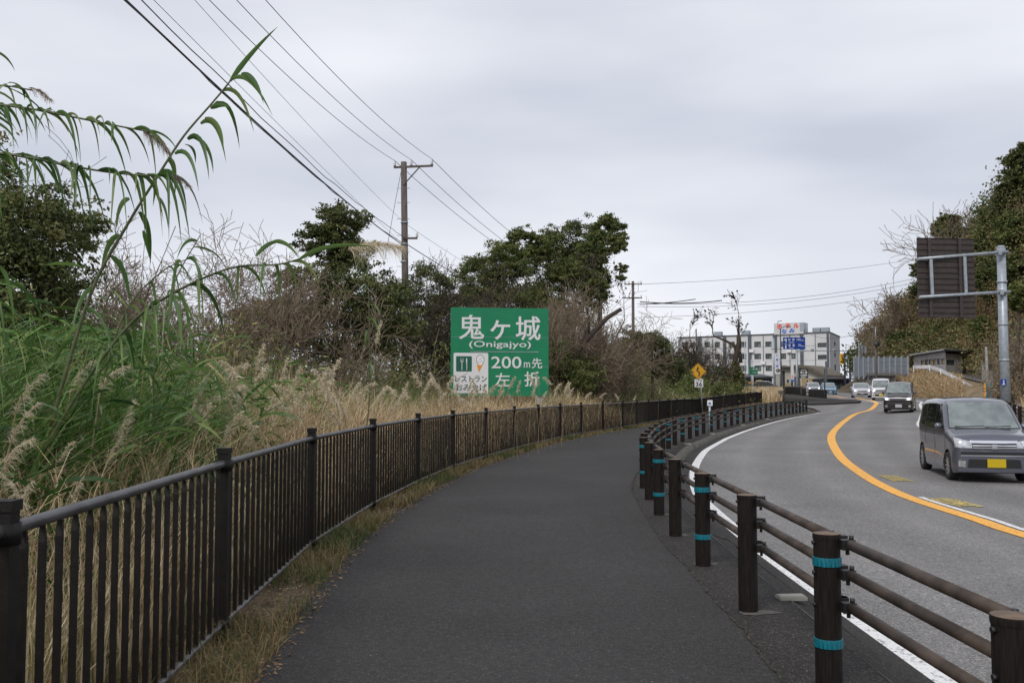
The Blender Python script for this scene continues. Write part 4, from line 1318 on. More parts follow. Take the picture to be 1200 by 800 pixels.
        # wheels
    for x in spec['axles']:
        for s in (-1, 1):
            mb = MB(); RM = Matrix.Rotation(R(-90) * s, 3, 'X')
            wv = .165
            mb.lathe([(wr * .66, .0), (wr * .7, .012), (wr * .93, .012), (wr * .99, -.012), (wr, -.05), (wr, -wv + .05), (wr * .97, -wv), (0, -wv)], 28, M=RM, c=(x, s * (hw - .012), wr))
            ty = mb.build('wheel', M['rubber'], root)
            mb = MB()
            mb.lathe([(wr * .70, .0), (wr * .69, .008), (wr * .63, .006), (wr * .6, -.03), (0, -.03)], 28, M=RM, c=(x, s * (hw - .008), wr))
            mb2 = MB()
            mb2.lathe([(0, .006), (wr * .12, .004), (wr * .15, -.01)], 14, M=RM, c=(x, s * (hw - .006), wr))
            ns = 10
            for k in range(ns):
                a = 2 * math.pi * k / ns
                c0_ = Vector((x + math.cos(a) * wr * .1, s * (hw - .014), wr + math.sin(a) * wr * .1)); c1_ = Vector((x + math.cos(a) * wr * .64, s * (hw - .010), wr + math.sin(a) * wr * .64))
                mb2.beam(c0_, c1_, .012, .035, up=Vector((0, 1, 0)).cross(c1_ - c0_).normalized())
            mb.build('wheel_disc', M['blackplastic'], ty); mb2.build('rim', M['alloy'], ty)
    for nm_, quad, mt, off in fr['extra']:
        conform(quad, 'f', 8, 2, off, nm_=nm_, mat=(paintmat if mt == 'paint' else M[trim if mt == 'chrome' else mt]))
    conform(fr['plate'], 'f', 2, 1, .02, nm_='license_plate', mat=M[plate])
    # wipers
    for (y0, z0, y1, z1) in fr['wipers']:
        pts = []
        for t in np.linspace(0, 1, 5):
            h = bvh.ray_cast(Vector((5, y0 + (y1 - y0) * t, z0 + (z1 - z0) * t)), Vector((-1, 0, 0)))
            if h[0] is not None: pts.append(h[0] + Vector((.02, 0, .012)))
        if len(pts) > 2: MB().tube(pts, .009, 5).build('wiper', M['blackplastic'], root)
    if 'roofwing' in spec: pass
    # tail lamps
    for s in (-1, 1):
        conform([(s * .5, .75), (s * .64, .75), (s * .62, 1.1), (s * .5, 1.1)], 'r', 2, 3, .01, nm_='tail_lamp', mat=M['redtext'])
    return root

KEI = dict(len=3.39, belt=.98, roof=1.61, wr=.285, axles=(1.17, -1.25), tumble=.13, crown=.035,
  st=[(1.695, .50, .22, .66), (1.69, .60, .20, .74), (1.655, .68, .19, .82), (1.56, .725, .18, .905), (1.40, .737, .17, .94), (1.12, .738, .17, .995),
      (.99, .738, .17, 1.05), (.72, .738, .17, 1.31), (.50, .738, .17, 1.50), (.30, .738, .17, 1.575), (0, .738, .17, 1.61), (-.6, .738, .17, 1.61), (-1.15, .735, .17, 1.585), (-1.48, .73, .19, 1.52), (-1.62, .71, .22, 1.30), (-1.68, .69, .25, 1.0), (-1.695, .66, .28, .6)],
  front=dict(
    screen_trim=[(-.66, 1.02), (.66, 1.02), (.57, 1.555), (-.57, 1.555)], screen=[(-.645, 1.035), (.645, 1.035), (.555, 1.545), (-.555, 1.545)],
    headlight=[(.40, .67), (.69, .68), (.70, .87), (.40, .79)],
    fog=[(.52, .30), (.64, .31), (.64, .43), (.52, .42)],
    plate=[(-.13, .30), (.20, .30), (.20, .465), (-.13, .465)],
    wipers=[(-.55, 1.05, .0, 1.065), (.0, 1.05, .5, 1.065)],
    extra=[('grille', [(-.39, .655), (.39, .655), (.39, .80), (-.39, .80)], 'blackplastic', .006),
           ('grille_bar', [(-.39, .665), (.39, .665), (.39, .69), (-.39, .69)], 'chrome', .018),
           ('grille_bar', [(-.39, .71), (.39, .71), (.39, .735), (-.39, .735)], 'chrome', .018),
           ('chrome_strip', [(-.42, .765), (.42, .765), (.42, .815), (-.42, .815)], 'chrome', .018),
           ('emblem', [(-.045, .66), (.045, .66), (.05, .745), (-.05, .745)], 'chrome', .03),
           ('air_slot', [(-.60, .545), (.60, .545), (.60, .595), (-.60, .595)], 'blackplastic', .004),
           ('bumper_line', [(-.60, .515), (.60, .515), (.60, .535), (-.60, .535)], 'chrome', .004),
           ('air_intake', [(-.48, .29), (.48, .29), (.46, .455), (-.46, .455)], 'blackplastic', .004),
           ('bumper_lip', [(-.64, .215), (.64, .215), (.66, .265), (-.66, .265)], 'paint', .03)]),
  side=dict(windows=[[(.93, 1.01), (.10, 1.0), (.10, 1.50), (.42, 1.50)], [(.04, 1.0), (-.78, 1.0), (-.76, 1.50), (.04, 1.50)], [(-.86, 1.02), (-1.42, 1.05), (-1.30, 1.46), (-.86, 1.49)]],
            seams=[(.98, .3, .98), (.07, .28, .99), (-.82, .6, .99)], handles=[(.22, .90), (-.62, .90)], sill=[(.8, .20), (-.88, .20), (-.88, .27), (.8, .27)], mirror=(.80, 1.06)))

def scaled(spec, sx=1, sy=1, sz=1, **kw):
    import copy
    s = copy.deepcopy(spec)
    s['st'] = [(x * sx, w * sy, b, (t * sz)) for x, w, b, t in s['st']]
    s['belt'] *= sz; s['roof'] *= sz; s['axles'] = tuple(a * sx for a in s['axles']); s['len'] *= sx
    f = s['front']
    for k in ('screen_trim', 'screen', 'headlight', 'fog', 'plate'):
        if k in f: f[k] = [(y * (sy if k != 'plate' else 1), z * sz) for y, z in f[k]]
    f['wipers'] = [(a * sy, b * sz, c * sy, d * sz) for a, b, c, d in f['wipers']]
    f['extra'] = [(n, [(y * sy, z * sz) for y, z in q], m, o) for n, q, m, o in f['extra']]
    d = s['side']
    d['windows'] = [[(x * sx, z * sz) for x, z in w] for w in d['windows']]
    d['seams'] = [(x * sx, a * sz, b * sz) for x, a, b in d['seams']]
    d['handles'] = [(x * sx, z * sz) for x, z in d['handles']]
    d['sill'] = [(x * sx, z) for x, z in d['sill']]
    d['mirror'] = (d['mirror'][0] * sx, d['mirror'][1] * sz)
    s.update(kw)
    return s
VAN = scaled(KEI, 1, 1, 1.17)
VAN['st'] = [(1.695, .62, .24, .62), (1.69, .68, .22, .80), (1.64, .72, .2, .95), (1.55, .735, .19, 1.05), (1.40, .738, .19, 1.16), (1.25, .738, .19, 1.36), (1.08, .738, .19, 1.62), (.92, .738, .19, 1.78), (.7, .738, .19, 1.86), (0, .738, .19, 1.89), (-.8, .738, .19, 1.89), (-1.4, .735, .19, 1.88), (-1.6, .73, .22, 1.82), (-1.68, .72, .25, 1.5), (-1.695, .70, .28, .7)]
VAN['belt'], VAN['roof'], VAN['tumble'] = 1.1, 1.89, .1
VAN['front']['screen'] = [(-.64, 1.12), (.64, 1.12), (.60, 1.72), (-.60, 1.72)]; VAN['front']['screen_trim'] = [(-.66, 1.10), (.66, 1.10), (.62, 1.74), (-.62, 1.74)]
VAN['front']['headlight'] = [(.42, .70), (.66, .72), (.66, .95), (.46, .88)]
VAN['side']['windows'] = [[(1.15, 1.13), (.45, 1.12), (.45, 1.68), (.85, 1.68)], [(.38, 1.12), (-.55, 1.12), (-.55, 1.68), (.38, 1.68)], [(-.65, 1.12), (-1.45, 1.12), (-1.42, 1.66), (-.65, 1.68)]]
SEDAN = dict(len=4.5, belt=.92, roof=1.46, wr=.31, axles=(1.38, -1.30), tumble=.22, crown=.03,
  st=[(2.25, .55, .24, .55), (2.24, .68, .21, .66), (2.18, .78, .19, .74), (2.0, .85, .18, .82), (1.6, .875, .18, .90), (1.1, .88, .18, .96), (.85, .88, .18, 1.02), (.5, .88, .18, 1.22), (.15, .88, .18, 1.39), (-.2, .88, .18, 1.455), (-.7, .88, .18, 1.45), (-1.2, .875, .18, 1.30), (-1.6, .87, .19, 1.08), (-1.85, .86, .2, 1.03), (-2.15, .83, .25, .99), (-2.25, .76, .3, .7)],
  front=dict(screen_trim=[(-.75, .985), (.75, .985), (.60, 1.41), (-.60, 1.41)], screen=[(-.73, 1.0), (.73, 1.0), (.585, 1.40), (-.585, 1.40)],
    headlight=[(.46, .60), (.79, .66), (.81, .78), (.46, .71)], fog=[(.6, .3), (.74, .31), (.74, .4), (.6, .39)],
    plate=[(-.165, .36), (.165, .36), (.165, .52), (-.165, .52)], wipers=[(-.6, 1.01, -.02, 1.03), (.02, 1.01, .6, 1.03)],
    extra=[('grille', [(-.42, .54), (.42, .54), (.40, .68), (-.40, .68)], 'blackplastic', .008), ('grille_bar', [(-.42, .60), (.42, .60), (.42, .625), (-.42, .625)], 'chrome', .018),
           ('air_intake', [(-.55, .26), (.55, .26), (.5, .42), (-.5, .42)], 'blackplastic', .005)]),
  side=dict(windows=[[(.78, .98), (-.08, .97), (-.08, 1.34), (.28, 1.34)], [(-.16, .97), (-.95, .98), (-.85, 1.32), (-.16, 1.36)]], seams=[(.95, .3, .9), (-.12, .28, .95), (-1.0, .5, .95)], handles=[(.05, .84), (-.85, .85)], sill=[(.95, .2), (-.9, .2), (-.9, .27), (.95, .27)], mirror=(.66, 1.0)))
HATCH = scaled(KEI, 1.16, 1.15, .93, wr=.30)

def place(spec, x, y, dx, dy, *a, **k):
    h = math.atan2(dy, dx)
    L = spec['axles'][0]
    dn = Vector((dx, dy, 0)).normalized()
    zf = zg1(x + dn.x * L, y + dn.y * L); zr = zg1(x - dn.x * L, y - dn.y * L)
    o = make_car(spec, (x, y, (zf + zr) / 2 + .012), h, *a, **k)
    o.rotation_euler.y = -math.atan2(zf - zr, 2 * L)
    o.rotation_mode = 'XYZ'
    return o
M['lens2'] = pm('dull_trim', (.12, .12, .14), .35, metal=.5)
C_GREY = paint('metallic_grey_paint', (.115, .118, .15), .55)
C_BLACK = paint('dark_brown_paint', (.035, .026, .026), .5)
C_WHITE = paint('white_paint', (.62, .62, .65), .0)
C_SILVER = paint('pearl_paint', (.5, .51, .55), .3)
C_BLUE = paint('blue_paint', (.1, .3, .5), .4)
place(KEI, 9.74, 20.0, -.22, -1.0, C_GREY, 'metallic grey tall-roofed small car with a yellow plate, nearest in the oncoming lane', plate='plateyellow', name='car')
place(KEI, 21.45, 52.0, -.44, -.9, C_BLACK, 'dark brown small car with lit headlamps following the grey one', lights=True, name='car', trim='lens2')
place(VAN, 33.0, 84, -.40, -.92, C_WHITE, 'white boxy van with yellow plate behind the dark brown car', plate='plateyellow', lights=True, name='van', cat='van', trim='lens2')
place(SEDAN, 34.9, 94, -.3, -.95, C_SILVER, 'pearl white saloon car with lit headlamps in front of the concrete retaining wall', lights=True, name='car')
place(HATCH, 40.9, 121.5, -.22, -.97, C_BLUE, 'light blue compact car beyond the far bar railing', name='car')
place(HATCH, 43.2, 135, -.2, -.98, C_WHITE, 'white compact car with lit headlamps, last in the oncoming queue', lights=True, name='car')
# ================================================================== BUILDINGS
def holed_wall(name, P0, dirv, W, z0, z1, holes, mat, parent, depth=.18, mat2=None):
    """wall in the plane P0 + s*dirv, z ; holes = (s0, z0, s1, z1); reveals go inward (behind). Local space of parent."""
    nin = Vector((-dirv.y, dirv.x, 0))        # inward = away from the viewer side
    ss = sorted({0.0, W, *[h[0] for h in holes], *[h[2] for h in holes]}); zs = sorted({z0, z1, *[h[1] for h in holes], *[h[3] for h in holes]})
    mb = MB()
    pt = lambda s, z, d=0: P0 + dirv * s + nin * d + Vector((0, 0, z))
    for i in range(len(ss) - 1):
        for j in range(len(zs) - 1):
            cs, cz = (ss[i] + ss[i + 1]) / 2, (zs[j] + zs[j + 1]) / 2
            if any(h[0] < cs < h[2] and h[1] < cz < h[3] for h in holes): continue
            mb.add([pt(ss[i], zs[j]), pt(ss[i + 1], zs[j]), pt(ss[i + 1], zs[j + 1]), pt(ss[i], zs[j + 1])], [(0, 1, 2, 3)])
    for a, b, c, d in holes:
        for (s0_, q0, s1_, q1) in ((a, b, c, b), (c, b, c, d), (c, d, a, d), (a, d, a, b)):
            mb.add([pt(s0_, q0), pt(s1_, q1), pt(s1_, q1, depth), pt(s0_, q0, depth)], [(0, 1, 2, 3)])
    o = mb.build(name, mat, parent)
    return o, nin
def window(parent, P0, dirv, nin, h, mats, mull=1, depth=.14, fr=.06, sill=False):
    a, b, c, d = h
    pt = lambda s, z, q: P0 + dirv * s + nin * q + Vector((0, 0, z))
    rz = math.atan2(dirv.y, dirv.x)
    mb = MB()
    for (s, z, ws_, hs_) in (((a + c) / 2, b + fr / 2, c - a, fr), ((a + c) / 2, d - fr / 2, c - a, fr), (a + fr / 2, (b + d) / 2, fr, d - b - 2 * fr), (c - fr / 2, (b + d) / 2, fr, d - b - 2 * fr)):
        mb.box(pt(s, z, depth - .05), (ws_, .07, hs_), rz=rz)
    for k in range(mull):
        s = a + (c - a) * (k + 1) / (mull + 1)
        mb.box(pt(s, (b + d) / 2, depth - .05), (fr, .07, d - b - 2 * fr), rz=rz)
    if sill: mb.box(pt((a + c) / 2, b - .04, -.05), (c - a + .1, .14, .06), rz=rz)
    w = mb.build('window', mats[0], parent)
    MB().box(pt((a + c) / 2, (b + d) / 2, depth), (c - a - .02, .02, d - b - .02), rz=rz).build('pane', mats[1], w)
    return w

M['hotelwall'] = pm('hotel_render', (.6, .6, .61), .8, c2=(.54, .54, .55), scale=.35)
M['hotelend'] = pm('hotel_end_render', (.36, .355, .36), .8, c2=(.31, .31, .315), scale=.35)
M['pilaster'] = pm('dark_pilaster', (.1, .11, .13), .8, c2=(.075, .085, .1), scale=.6)
M['darkframe'] = pm('dark_window_frame', (.035, .038, .042), .5)
M['curtain'] = pm('curtained_pane', (.16, .2, .19), .25, c2=(.06, .075, .08), scale=.9, lo=.45, hi=.55)
M['darkroof'] = pm('dark_roof', (.05, .052, .06), .7, c2=(.085, .088, .1), scale=1.5)
M['cream'] = pm('cream_plaster', (.45, .43, .37), .85, c2=(.38, .36, .31), scale=.8)
M['tanpanel'] = pm('tan_board', (.36, .27, .15), .8, c2=(.3, .22, .12), scale=1.5)
M['brownroof'] = pm('brown_roof_tiles', (.085, .07, .05), .8, c2=(.13, .11, .08), scale=2)

# ---- hotel
ha, hb = at(795, 395.5, 240), at(972, 389.5, 218)
base_z = zg1(60, 165) - .6
ho = empty('hotel', (ha.x, ha.y, base_z), 'long pale grey hotel with dark vertical strips and a sign box on its roof', 'hotel')
HO = ho.location
hd = Vector((hb.x - ha.x, hb.y - ha.y, 0)); HW = hd.length; hd.normalize()
HH = ha.z - base_z; HH2 = hb.z - base_z
HH = (HH + HH2) / 2
def s_of(px):
    k = (px - 600) / 1100.0
    # intersection of the sight line with the facade plane: HO.x + s*hd.x = k*(HO.y + s*hd.y)
    return (k * HO.y - HO.x) / (hd.x - k * hd.y)
def z_of(px, py):
    s = s_of(px); Y = HO.y + s * hd.y
    return at(px, py, Y).z - base_z
holes = []
for row, (yt, yb2) in enumerate(((400.2, 406.6), (414.2, 420.8), (428.2, 434.8))):
    for (x0, x1) in ((800, 806), (809, 815), (826, 832), (838, 844), (854.7, 861.5), (867.2, 874.7), (884.2, 892), (897.2, 904.6), (915, 921.5), (927.5, 934)):
        sc_ = (x0 + x1) / 2
        yy = -(sc_ - 889) / 177 * 6.2 * .25
        a_, b_ = z_of(sc_, yb2 + yy * .8), z_of(sc_, yt + yy * .8)
        holes.append((s_of(x0), a_, s_of(x1), b_))
    yo = (0, .0, .0)[row]
    holes.append((s_of(958.5), z_of(964, yb2 + .2), s_of(969), z_of(964, yt + 1.4)))
wall, nin = holed_wall('wall', Vector((0, 0, 0)), hd, HW, 0, HH, holes, M['hotelwall'], ho, .25)
for h in holes:
    wide = h[0] > s_of(950)
    window(ho, Vector((0, 0, 0)), hd, nin, h, (M['darkframe'], M['glassfar'] if wide else M['curtain']), mull=2 if wide else 1, depth=.22, fr=.16 if not wide else .12)
rzh = math.atan2(hd.y, hd.x)
for (x0, x1) in ((818, 822.5), (848, 851.5), (877.3, 881), (906.5, 911), (938.3, 942), (969.6, 972)):
    s = (s_of(x0) + s_of(x1)) / 2
    MB().box(hd * s - nin * .12 + Vector((0, 0, HH / 2 + .1)), (s_of(x1) - s_of(x0), .3, HH + .2), rz=rzh).build('pilaster', M['pilaster'], ho)
# end wall, rear, roof
he = at(984, 391.5, 236)
ed = Vector((he.x - hb.x, he.y - hb.y, 0)); EW = ed.length; ed.normalize()
P1_ = hd * HW
eh = []
for (yt, yb2) in ((400.5, 404.8), (413, 418.5), (427, 434)):
    a_, b_ = at(977.8, yb2, 226).z - base_z, at(977.8, yt, 226).z - base_z
    eh.append((EW * .42, a_, EW * .56, b_))
w2, nin2 = holed_wall('end_wall', P1_, ed, EW, 0, HH, eh, M['hotelend'], ho, .25)
for h in eh: window(ho, P1_, ed, nin2, h, (M['darkframe'], M['glassfar']), 0, .22, .1)
bk = MB()
B0, B1 = -hd * 0 + nin * 13, P1_ + ed * EW
bk.add([Vector((0, 0, 0)), Vector((0, 0, HH)), nin * 13 + Vector((0, 0, HH)), nin * 13], [(0, 1, 2, 3)])
bk.add([nin * 13, nin * 13 + Vector((0, 0, HH)), B1 + Vector((0, 0, HH)), B1], [(0, 1, 2, 3)])
bk.build('rear_wall', M['hotelwall'], ho)
rf = MB(); 
rf.add([Vector((0, 0, HH - .02)), P1_ + Vector((0, 0, HH - .02)), B1 + Vector((0, 0, HH - .02)), nin * 13 + Vector((0, 0, HH - .02))], [(0, 1, 2, 3)])
rf.build('roof', M['darkroof'], ho)
MB().beam(Vector((0, 0, HH + .05)) - nin * .1, P1_ + Vector((0, 0, HH + .05)) - nin * .1, .35, .2).build('parapet', M['darkroof'], ho)
MB().beam(P1_ + Vector((0, 0, HH + .05)), B1 + Vector((0, 0, HH + .05)), .35, .2).build('parapet', M['darkroof'], ho)
for k in range(1, 4):
    zz = HH * k / 4 + .5
    MB().beam(-nin * .02 + Vector((0, 0, zz)), P1_ * .999 - nin * .02 + Vector((0, 0, zz)), .05, .06).build('wall_joint', M['hotelend'], ho)
for k, (px, py) in enumerate(((865, 411), (881.9, 411), (895, 425), (913.5, 425), (836.5, 411), (925.5, 411))):
    MB().box(hd * s_of(px) - nin * .45 + Vector((0, 0, z_of(px, py))), (1.1, .5, .8), rz=rzh).build('air_unit', M['signwhite'], ho)
for px in (864, 895, 926, 956):
    MB().tube([hd * s_of(px) - nin * .14 + Vector((0, 0, .2)), hd * s_of(px) - nin * .14 + Vector((0, 0, HH - .3))], .07, 6).build('drain_pipe', M['pilaster'], ho)
for px in (835, 868, 952, 962):
    MB().box(hd * s_of(px) + nin * 4 + Vector((0, 0, HH + .7)), (1.8, 1.4, 1.4), rz=rzh).build('roof_unit', M['steel'], ho)
# roof sign box
s0, s1 = s_of(908.5), s_of(943)
zb0, zb1 = z_of(926, 391.5), z_of(926, 378.5)
bx = MB().box(hd * ((s0 + s1) / 2) + nin * 2.2 - nin * 1.0 + Vector((0, 0, (zb0 + zb1) / 2)), (s1 - s0, 3.4, zb1 - zb0), rz=rzh).build('roof_sign', M['hotelwall'], ho)
def Th(x, y, z): return hd * x + nin * y + Vector((0, 0, z))
def hbox(x0, y1, x1, y0): return (s_of(x0), z_of((x0 + x1) / 2, y1), s_of(x1), z_of((x0 + x1) / 2, y0))
for ch, b4 in (('ホ', (912.2, 385.4, 918, 379.8)), ('テ', (922, 384.6, 927.8, 379.3)), ('ル', (931.6, 384.2, 937.4, 379.0))):
    put_text(bx, ch, hbox(*b4), Th, M['redtext'], .05, y=-.56)
for ch, b4 in (('な', (917.6, 390.6, 923.4, 385.7)), ('み', (926.6, 390, 932.6, 385))):
    put_text(bx, ch, hbox(*b4), Th, M['bluetext'], .05, y=-.56)
MB().box(hd * (s_of(941.5)) - nin * .0 + Vector((0, 0, (zb0 + zb1) / 2 + .3)), (1.0, 1.2, 1.9), rz=rzh).build('roof_unit', M['steel'], bx)
# lamp arm on the roof sign
MB().tube([hd * (s0 + 1) - nin * .6 + Vector((0, 0, zb1)), hd * (s0 + 1) - nin * .6 + Vector((0, 0, zb1 + .5)), hd * (s0 + 2.0) - nin * .6 + Vector((0, 0, zb1 + .6))], .08, 6).build('sign_lamp', M['darkframe'], bx)

def face_unit(pa, pb):
    d = Vector((pb.x - pa.x, pb.y - pa.y, 0)); W = d.length; d.normalize(); return d, W
# ---- low dark-roofed wing / shop left of the white sign tower
def low_house(name, label, cat, x0, x1, y_top, y_eave, y_bot, d, depth, wallm, roofm, openings, rooffn=None):
    a, b = at(x0, y_bot, d), at(x1, y_bot, d)
    z0 = zg1(a.x, a.y) - .3
    o = empty(name, (a.x, a.y, z0), label, cat)
    dv, W = face_unit(a, b)
    ez, tz_ = at(x0, y_eave, d).z - z0, at(x0, y_top, d).z - z0
    hs = []
    for (u0, v0, u1, v1) in openings: hs.append((W * u0, ez * v0, W * u1, ez * v1))
    wl_, ni = holed_wall('wall', Vector((0, 0, 0)), dv, W, 0, ez, hs, wallm, o, .3)
    for h in hs: window(o, Vector((0, 0, 0)), dv, ni, h, (M['darkframe'], M['glassfar']), 1, .25, .12)
    sd = MB()
    for s in (0, W): sd.add([dv * s, dv * s + Vector((0, 0, ez)), dv * s + ni * depth + Vector((0, 0, ez)), dv * s + ni * depth], [(0, 1, 2, 3)])
    sd.add([ni * depth, ni * depth + Vector((0, 0, ez)), dv * W + ni * depth + Vector((0, 0, ez)), dv * W + ni * depth], [(0, 1, 2, 3)])
    sd.build('side_wall', wallm, o)
    e = .7
    rf = MB()
    f0, f1 = -dv * e - ni * e + Vector((0, 0, ez - .05)), dv * (W + e) - ni * e + Vector((0, 0, ez - .05))
    b0, b1 = -dv * e + ni * (depth + e) + Vector((0, 0, ez - .05)), dv * (W + e) + ni * (depth + e) + Vector((0, 0, ez - .05))
    r0, r1 = ni * depth / 2 + dv * 1.2 + Vector((0, 0, tz_)), ni * depth / 2 + dv * (W - 1.2) + Vector((0, 0, tz_))
    rf.add([f0, f1, b1, b0, r0, r1], [(0, 1, 5, 4), (1, 2, 5), (2, 3, 4, 5), (3, 0, 4), (3, 2, 1, 0)])
    rf.build('roof', roofm, o)
    MB().beam(f0, f1, .12, .3).build('fascia', M['darkframe'], o)
    return o, dv, ni, W, ez
low_house('shop', 'low dark shop with a wide slate roof left of the white sign tower', 'shop', 858, 905, 437.5, 441.8, 456, 188, 8, M['darkframe'], M['darkroof'], [(.05, .1, .3, .8), (.36, .1, .6, .8), (.68, .05, .93, .82)])
# goods in front of the shop
for i, (px, c, lab, hh_) in enumerate(((881, 'orange', 'orange and tan goods stand outside the low dark shop', 1.2), (890, 'tanpanel', 'round tan drum outside the low dark shop', 1.5), (899, 'signwhite', 'small white stand near the foot of the sign tower', .9))):
    g = at(px, 456, 176); g.z = zg1(g.x, g.y)
    e = empty(['goods_stand', 'drum', 'stand'][i], g, lab, ['stand', 'drum', 'stand'][i])
    if i == 1:
        MB().lathe([(.62, 0), (.72, .4), (.72, 1.4), (.6, 1.7), (0, 1.75)], 14).build('body', M[c], e); MB().lathe([(.73, .5), (.76, .5), (.76, .6), (.73, .6)], 14).build('hoop', M['darkframe'], e)
    else:
        MB().box((0, 0, hh_), (1.1, .5, .08)).build('shelf', M[c], e); MB().box((0, .2, hh_ * .75), (1.0, .05, hh_ * .8)).build('panel', M[c], e)
        for s in (-.45, .45): link('leg', MB().box((s, 0, hh_ / 2), (.06, .4, hh_)).mesh('leg', M['darkframe']), e)
g = at(898, 455, 172)
place(HATCH, g.x, g.y, .9, -.4, C_BLACK, 'dark car parked side-on in front of the low dark shop', name='parked_car')

# ---- entrance building with flat canopy, then the arched-roof restaurant
o, dv, ni, W, ez = low_house('gatehouse', 'cream gatehouse with flat brown canopy between the sign tower and the signal mast', 'gatehouse', 916.5, 930, 427.5, 430.5, 456, 172, 4, M['cream'], M['brownroof'], [(.02, .02, .28, .85), (.78, .02, .97, .85)])
MB().box(dv * W * .5 - ni * .06 + Vector((0, 0, ez * .17)), (W * .4, .1, ez * .3), rz=math.atan2(dv.y, dv.x)).build('dado', M['tanpanel'], o)
MB().box(dv * W * .5 - ni * .05 + Vector((0, 0, ez * .42)), (.35, .08, .5), rz=math.atan2(dv.y, dv.x)).build('lamp', M['darkframe'], o)
a, b = at(929, 456, 190), at(984, 456, 184)
z0 = zg1(a.x, a.y) - .3
rs = empty('restaurant', (a.x, a.y, z0), 'restaurant with a broad arched brown roof and pale wall in front of the hotel', 'restaurant')
dv, W = face_unit(a, b); ni = Vector((-dv.y, dv.x, 0))
arc = [(0.0, 429.2), (.12, 428.4), (.25, 428.8), (.4, 431), (.55, 434.5), (.68, 438.5), (.75, 441)]
zr = [(u * W, at(929 + 55 * u, y, 187).z - z0) for u, y in arc]
wm = MB()
poly = [(0, 0), (zr[-1][0], 0)] + [(s, z - .3) for s, z in reversed(zr)]
mbw = MB(); mbw.add([dv * s + Vector((0, 0, z)) for s, z in poly] + [dv * s + ni * 9 + Vector((0, 0, z)) for s, z in poly], [tuple(range(len(poly))), tuple(reversed(range(len(poly), 2 * len(poly))))] + [(i, (i + 1) % len(poly), len(poly) + (i + 1) % len(poly), len(poly) + i) for i in range(len(poly))])
mbw.build('wall', M['cream'], rs)
rm = MB(); vs = []
for s, z in zr: vs += [dv * s - ni * 1.2 + Vector((0, 0, z - .35)), dv * s - ni * 1.2 + Vector((0, 0, z + .25)), dv * s + ni * 10 + Vector((0, 0, z + .25)), dv * s + ni * 10 + Vector((0, 0, z - .35))]
fs = []
for i in range(len(zr) - 1):
    for k in range(4): fs.append((i * 4 + k, (i + 1) * 4 + k, (i + 1) * 4 + (k + 1) % 4, i * 4 + (k + 1) % 4))
fs += [(0, 1, 2, 3), tuple((len(zr) - 1) * 4 + k for k in (3, 2, 1, 0))]
rm.add(vs, fs); rm.build('roof', M['brownroof'], rs)
for (u0, u1, v0, v1, mm) in ((.04, .16, .0, .5, 'glassfar'), (.2, .32, 0, .42, 'tanpanel'), (.36, .44, .0, .42, 'tanpanel'), (.47, .7, .0, .36, 'darkframe')):
    q = MB().box(dv * W * (u0 + u1) / 2 - ni * .06 + Vector((0, 0, 5 * (v0 + v1) / 2 + .3)), (W * (u1 - u0), .12, 5 * (v1 - v0)), rz=math.atan2(dv.y, dv.x)).build('door_panel', M[mm], rs)
# dark low annex to the right, up to the wall
low_house('annex', 'low dark annex to the right of the arched-roof restaurant', 'annex', 966, 996, 441.5, 443.5, 457, 178, 7, M['darkframe'], M['darkroof'], [(.1, .1, .3, .7), (.4, .1, .6, .7), (.7, .1, .9, .7)])
# low pale kerb wall / planter before the forecourt
for i, (x0, x1, y0, d_, lab) in enumerate(((884, 915, 452.5, 150, 'low pale wall at the forecourt edge left of the sign tower'), (916, 944, 453.5, 150, 'low pale wall at the forecourt edge right of the sign tower'))):
    a, b = at(x0, y0, d_), at(x1, y0, d_); 
    z = zg1(a.x, a.y); e = empty('low_wall', (a.x, a.y, z), lab, 'wall')
    MB().beam((0, 0, .3), (b.x - a.x, b.y - a.y, .3), .3, max(.9, a.z - z)).build('wall', M['concrete'], e)
    MB().beam((0, 0, .8), (b.x - a.x, b.y - a.y, .8), .42, .1).build('coping', M['kerb'], e)

# ---- white sign tower < 鬼ヶ城
d = 140
g = at(910, 457, d); g.z = zg1(g.x, g.y)
st = empty('sign_tower', g, 'tall white sign panel with blue lettering hung between two grey posts before the hotel', 'sign')
lx = lambda px: at(px, 430, d).x - g.x
lz = lambda py: at(910, py, d).z - g.z
for x, t in ((907.4, 396), (914.7, 412)): link('post', MB().tube([(lx(x), .1, -.3), (lx(x), .1, lz(t))], .13, 10).mesh('post', M['steel']), st)
MB().box((lx(911.6), -.05, (lz(438) + lz(413.7)) / 2), (lx(915.2) - lx(908), .14, lz(413.7) - lz(438))).build('sign_panel', WH, st)
f = MB()
for (ch, x0, y1, x1, y0) in (('く', 909.3, 417.6, 911.9, 415), ('鬼', 909, 422.8, 912, 420), ('ヶ', 909.8, 425.8, 911.4, 424.4), ('城', 909, 430.2, 912, 427.4)):
    put_text(st, ch, (lx(x0), lz(y1), lx(x1), lz(y0)), ident, M['bluetext'], .04, y=-.13)
put_text(st, 'セ', (lx(912.8), lz(421.6), lx(914), lz(420.2)), ident, M['bluetext'], .04, y=-.13)
put_text(st, 'ン', (lx(912.8), lz(424.4), lx(914), lz(423)), ident, M['bluetext'], .04, y=-.13)
put_text(st, 'タ', (lx(912.8), lz(427), lx(914), lz(425.4)), ident, M['bluetext'], .04, y=-.13)
mb = MB(); mb.lathe([(.16, 0), (.27, 0), (.27, .02), (.16, .02)], 16, M=Matrix.Rotation(R(90), 3, 'X') @ Matrix.Diagonal((1.2, 1, 1)), c=(lx(911.4), -.13, lz(434)))
mb.box((lx(911.4), -.14, lz(434.2)), (.22, .02, .12)); mb.box((lx(911.9), -.141, lz(433.4)), (.1, .02, .2)); mb.build('emblem', M['signblack'], st)

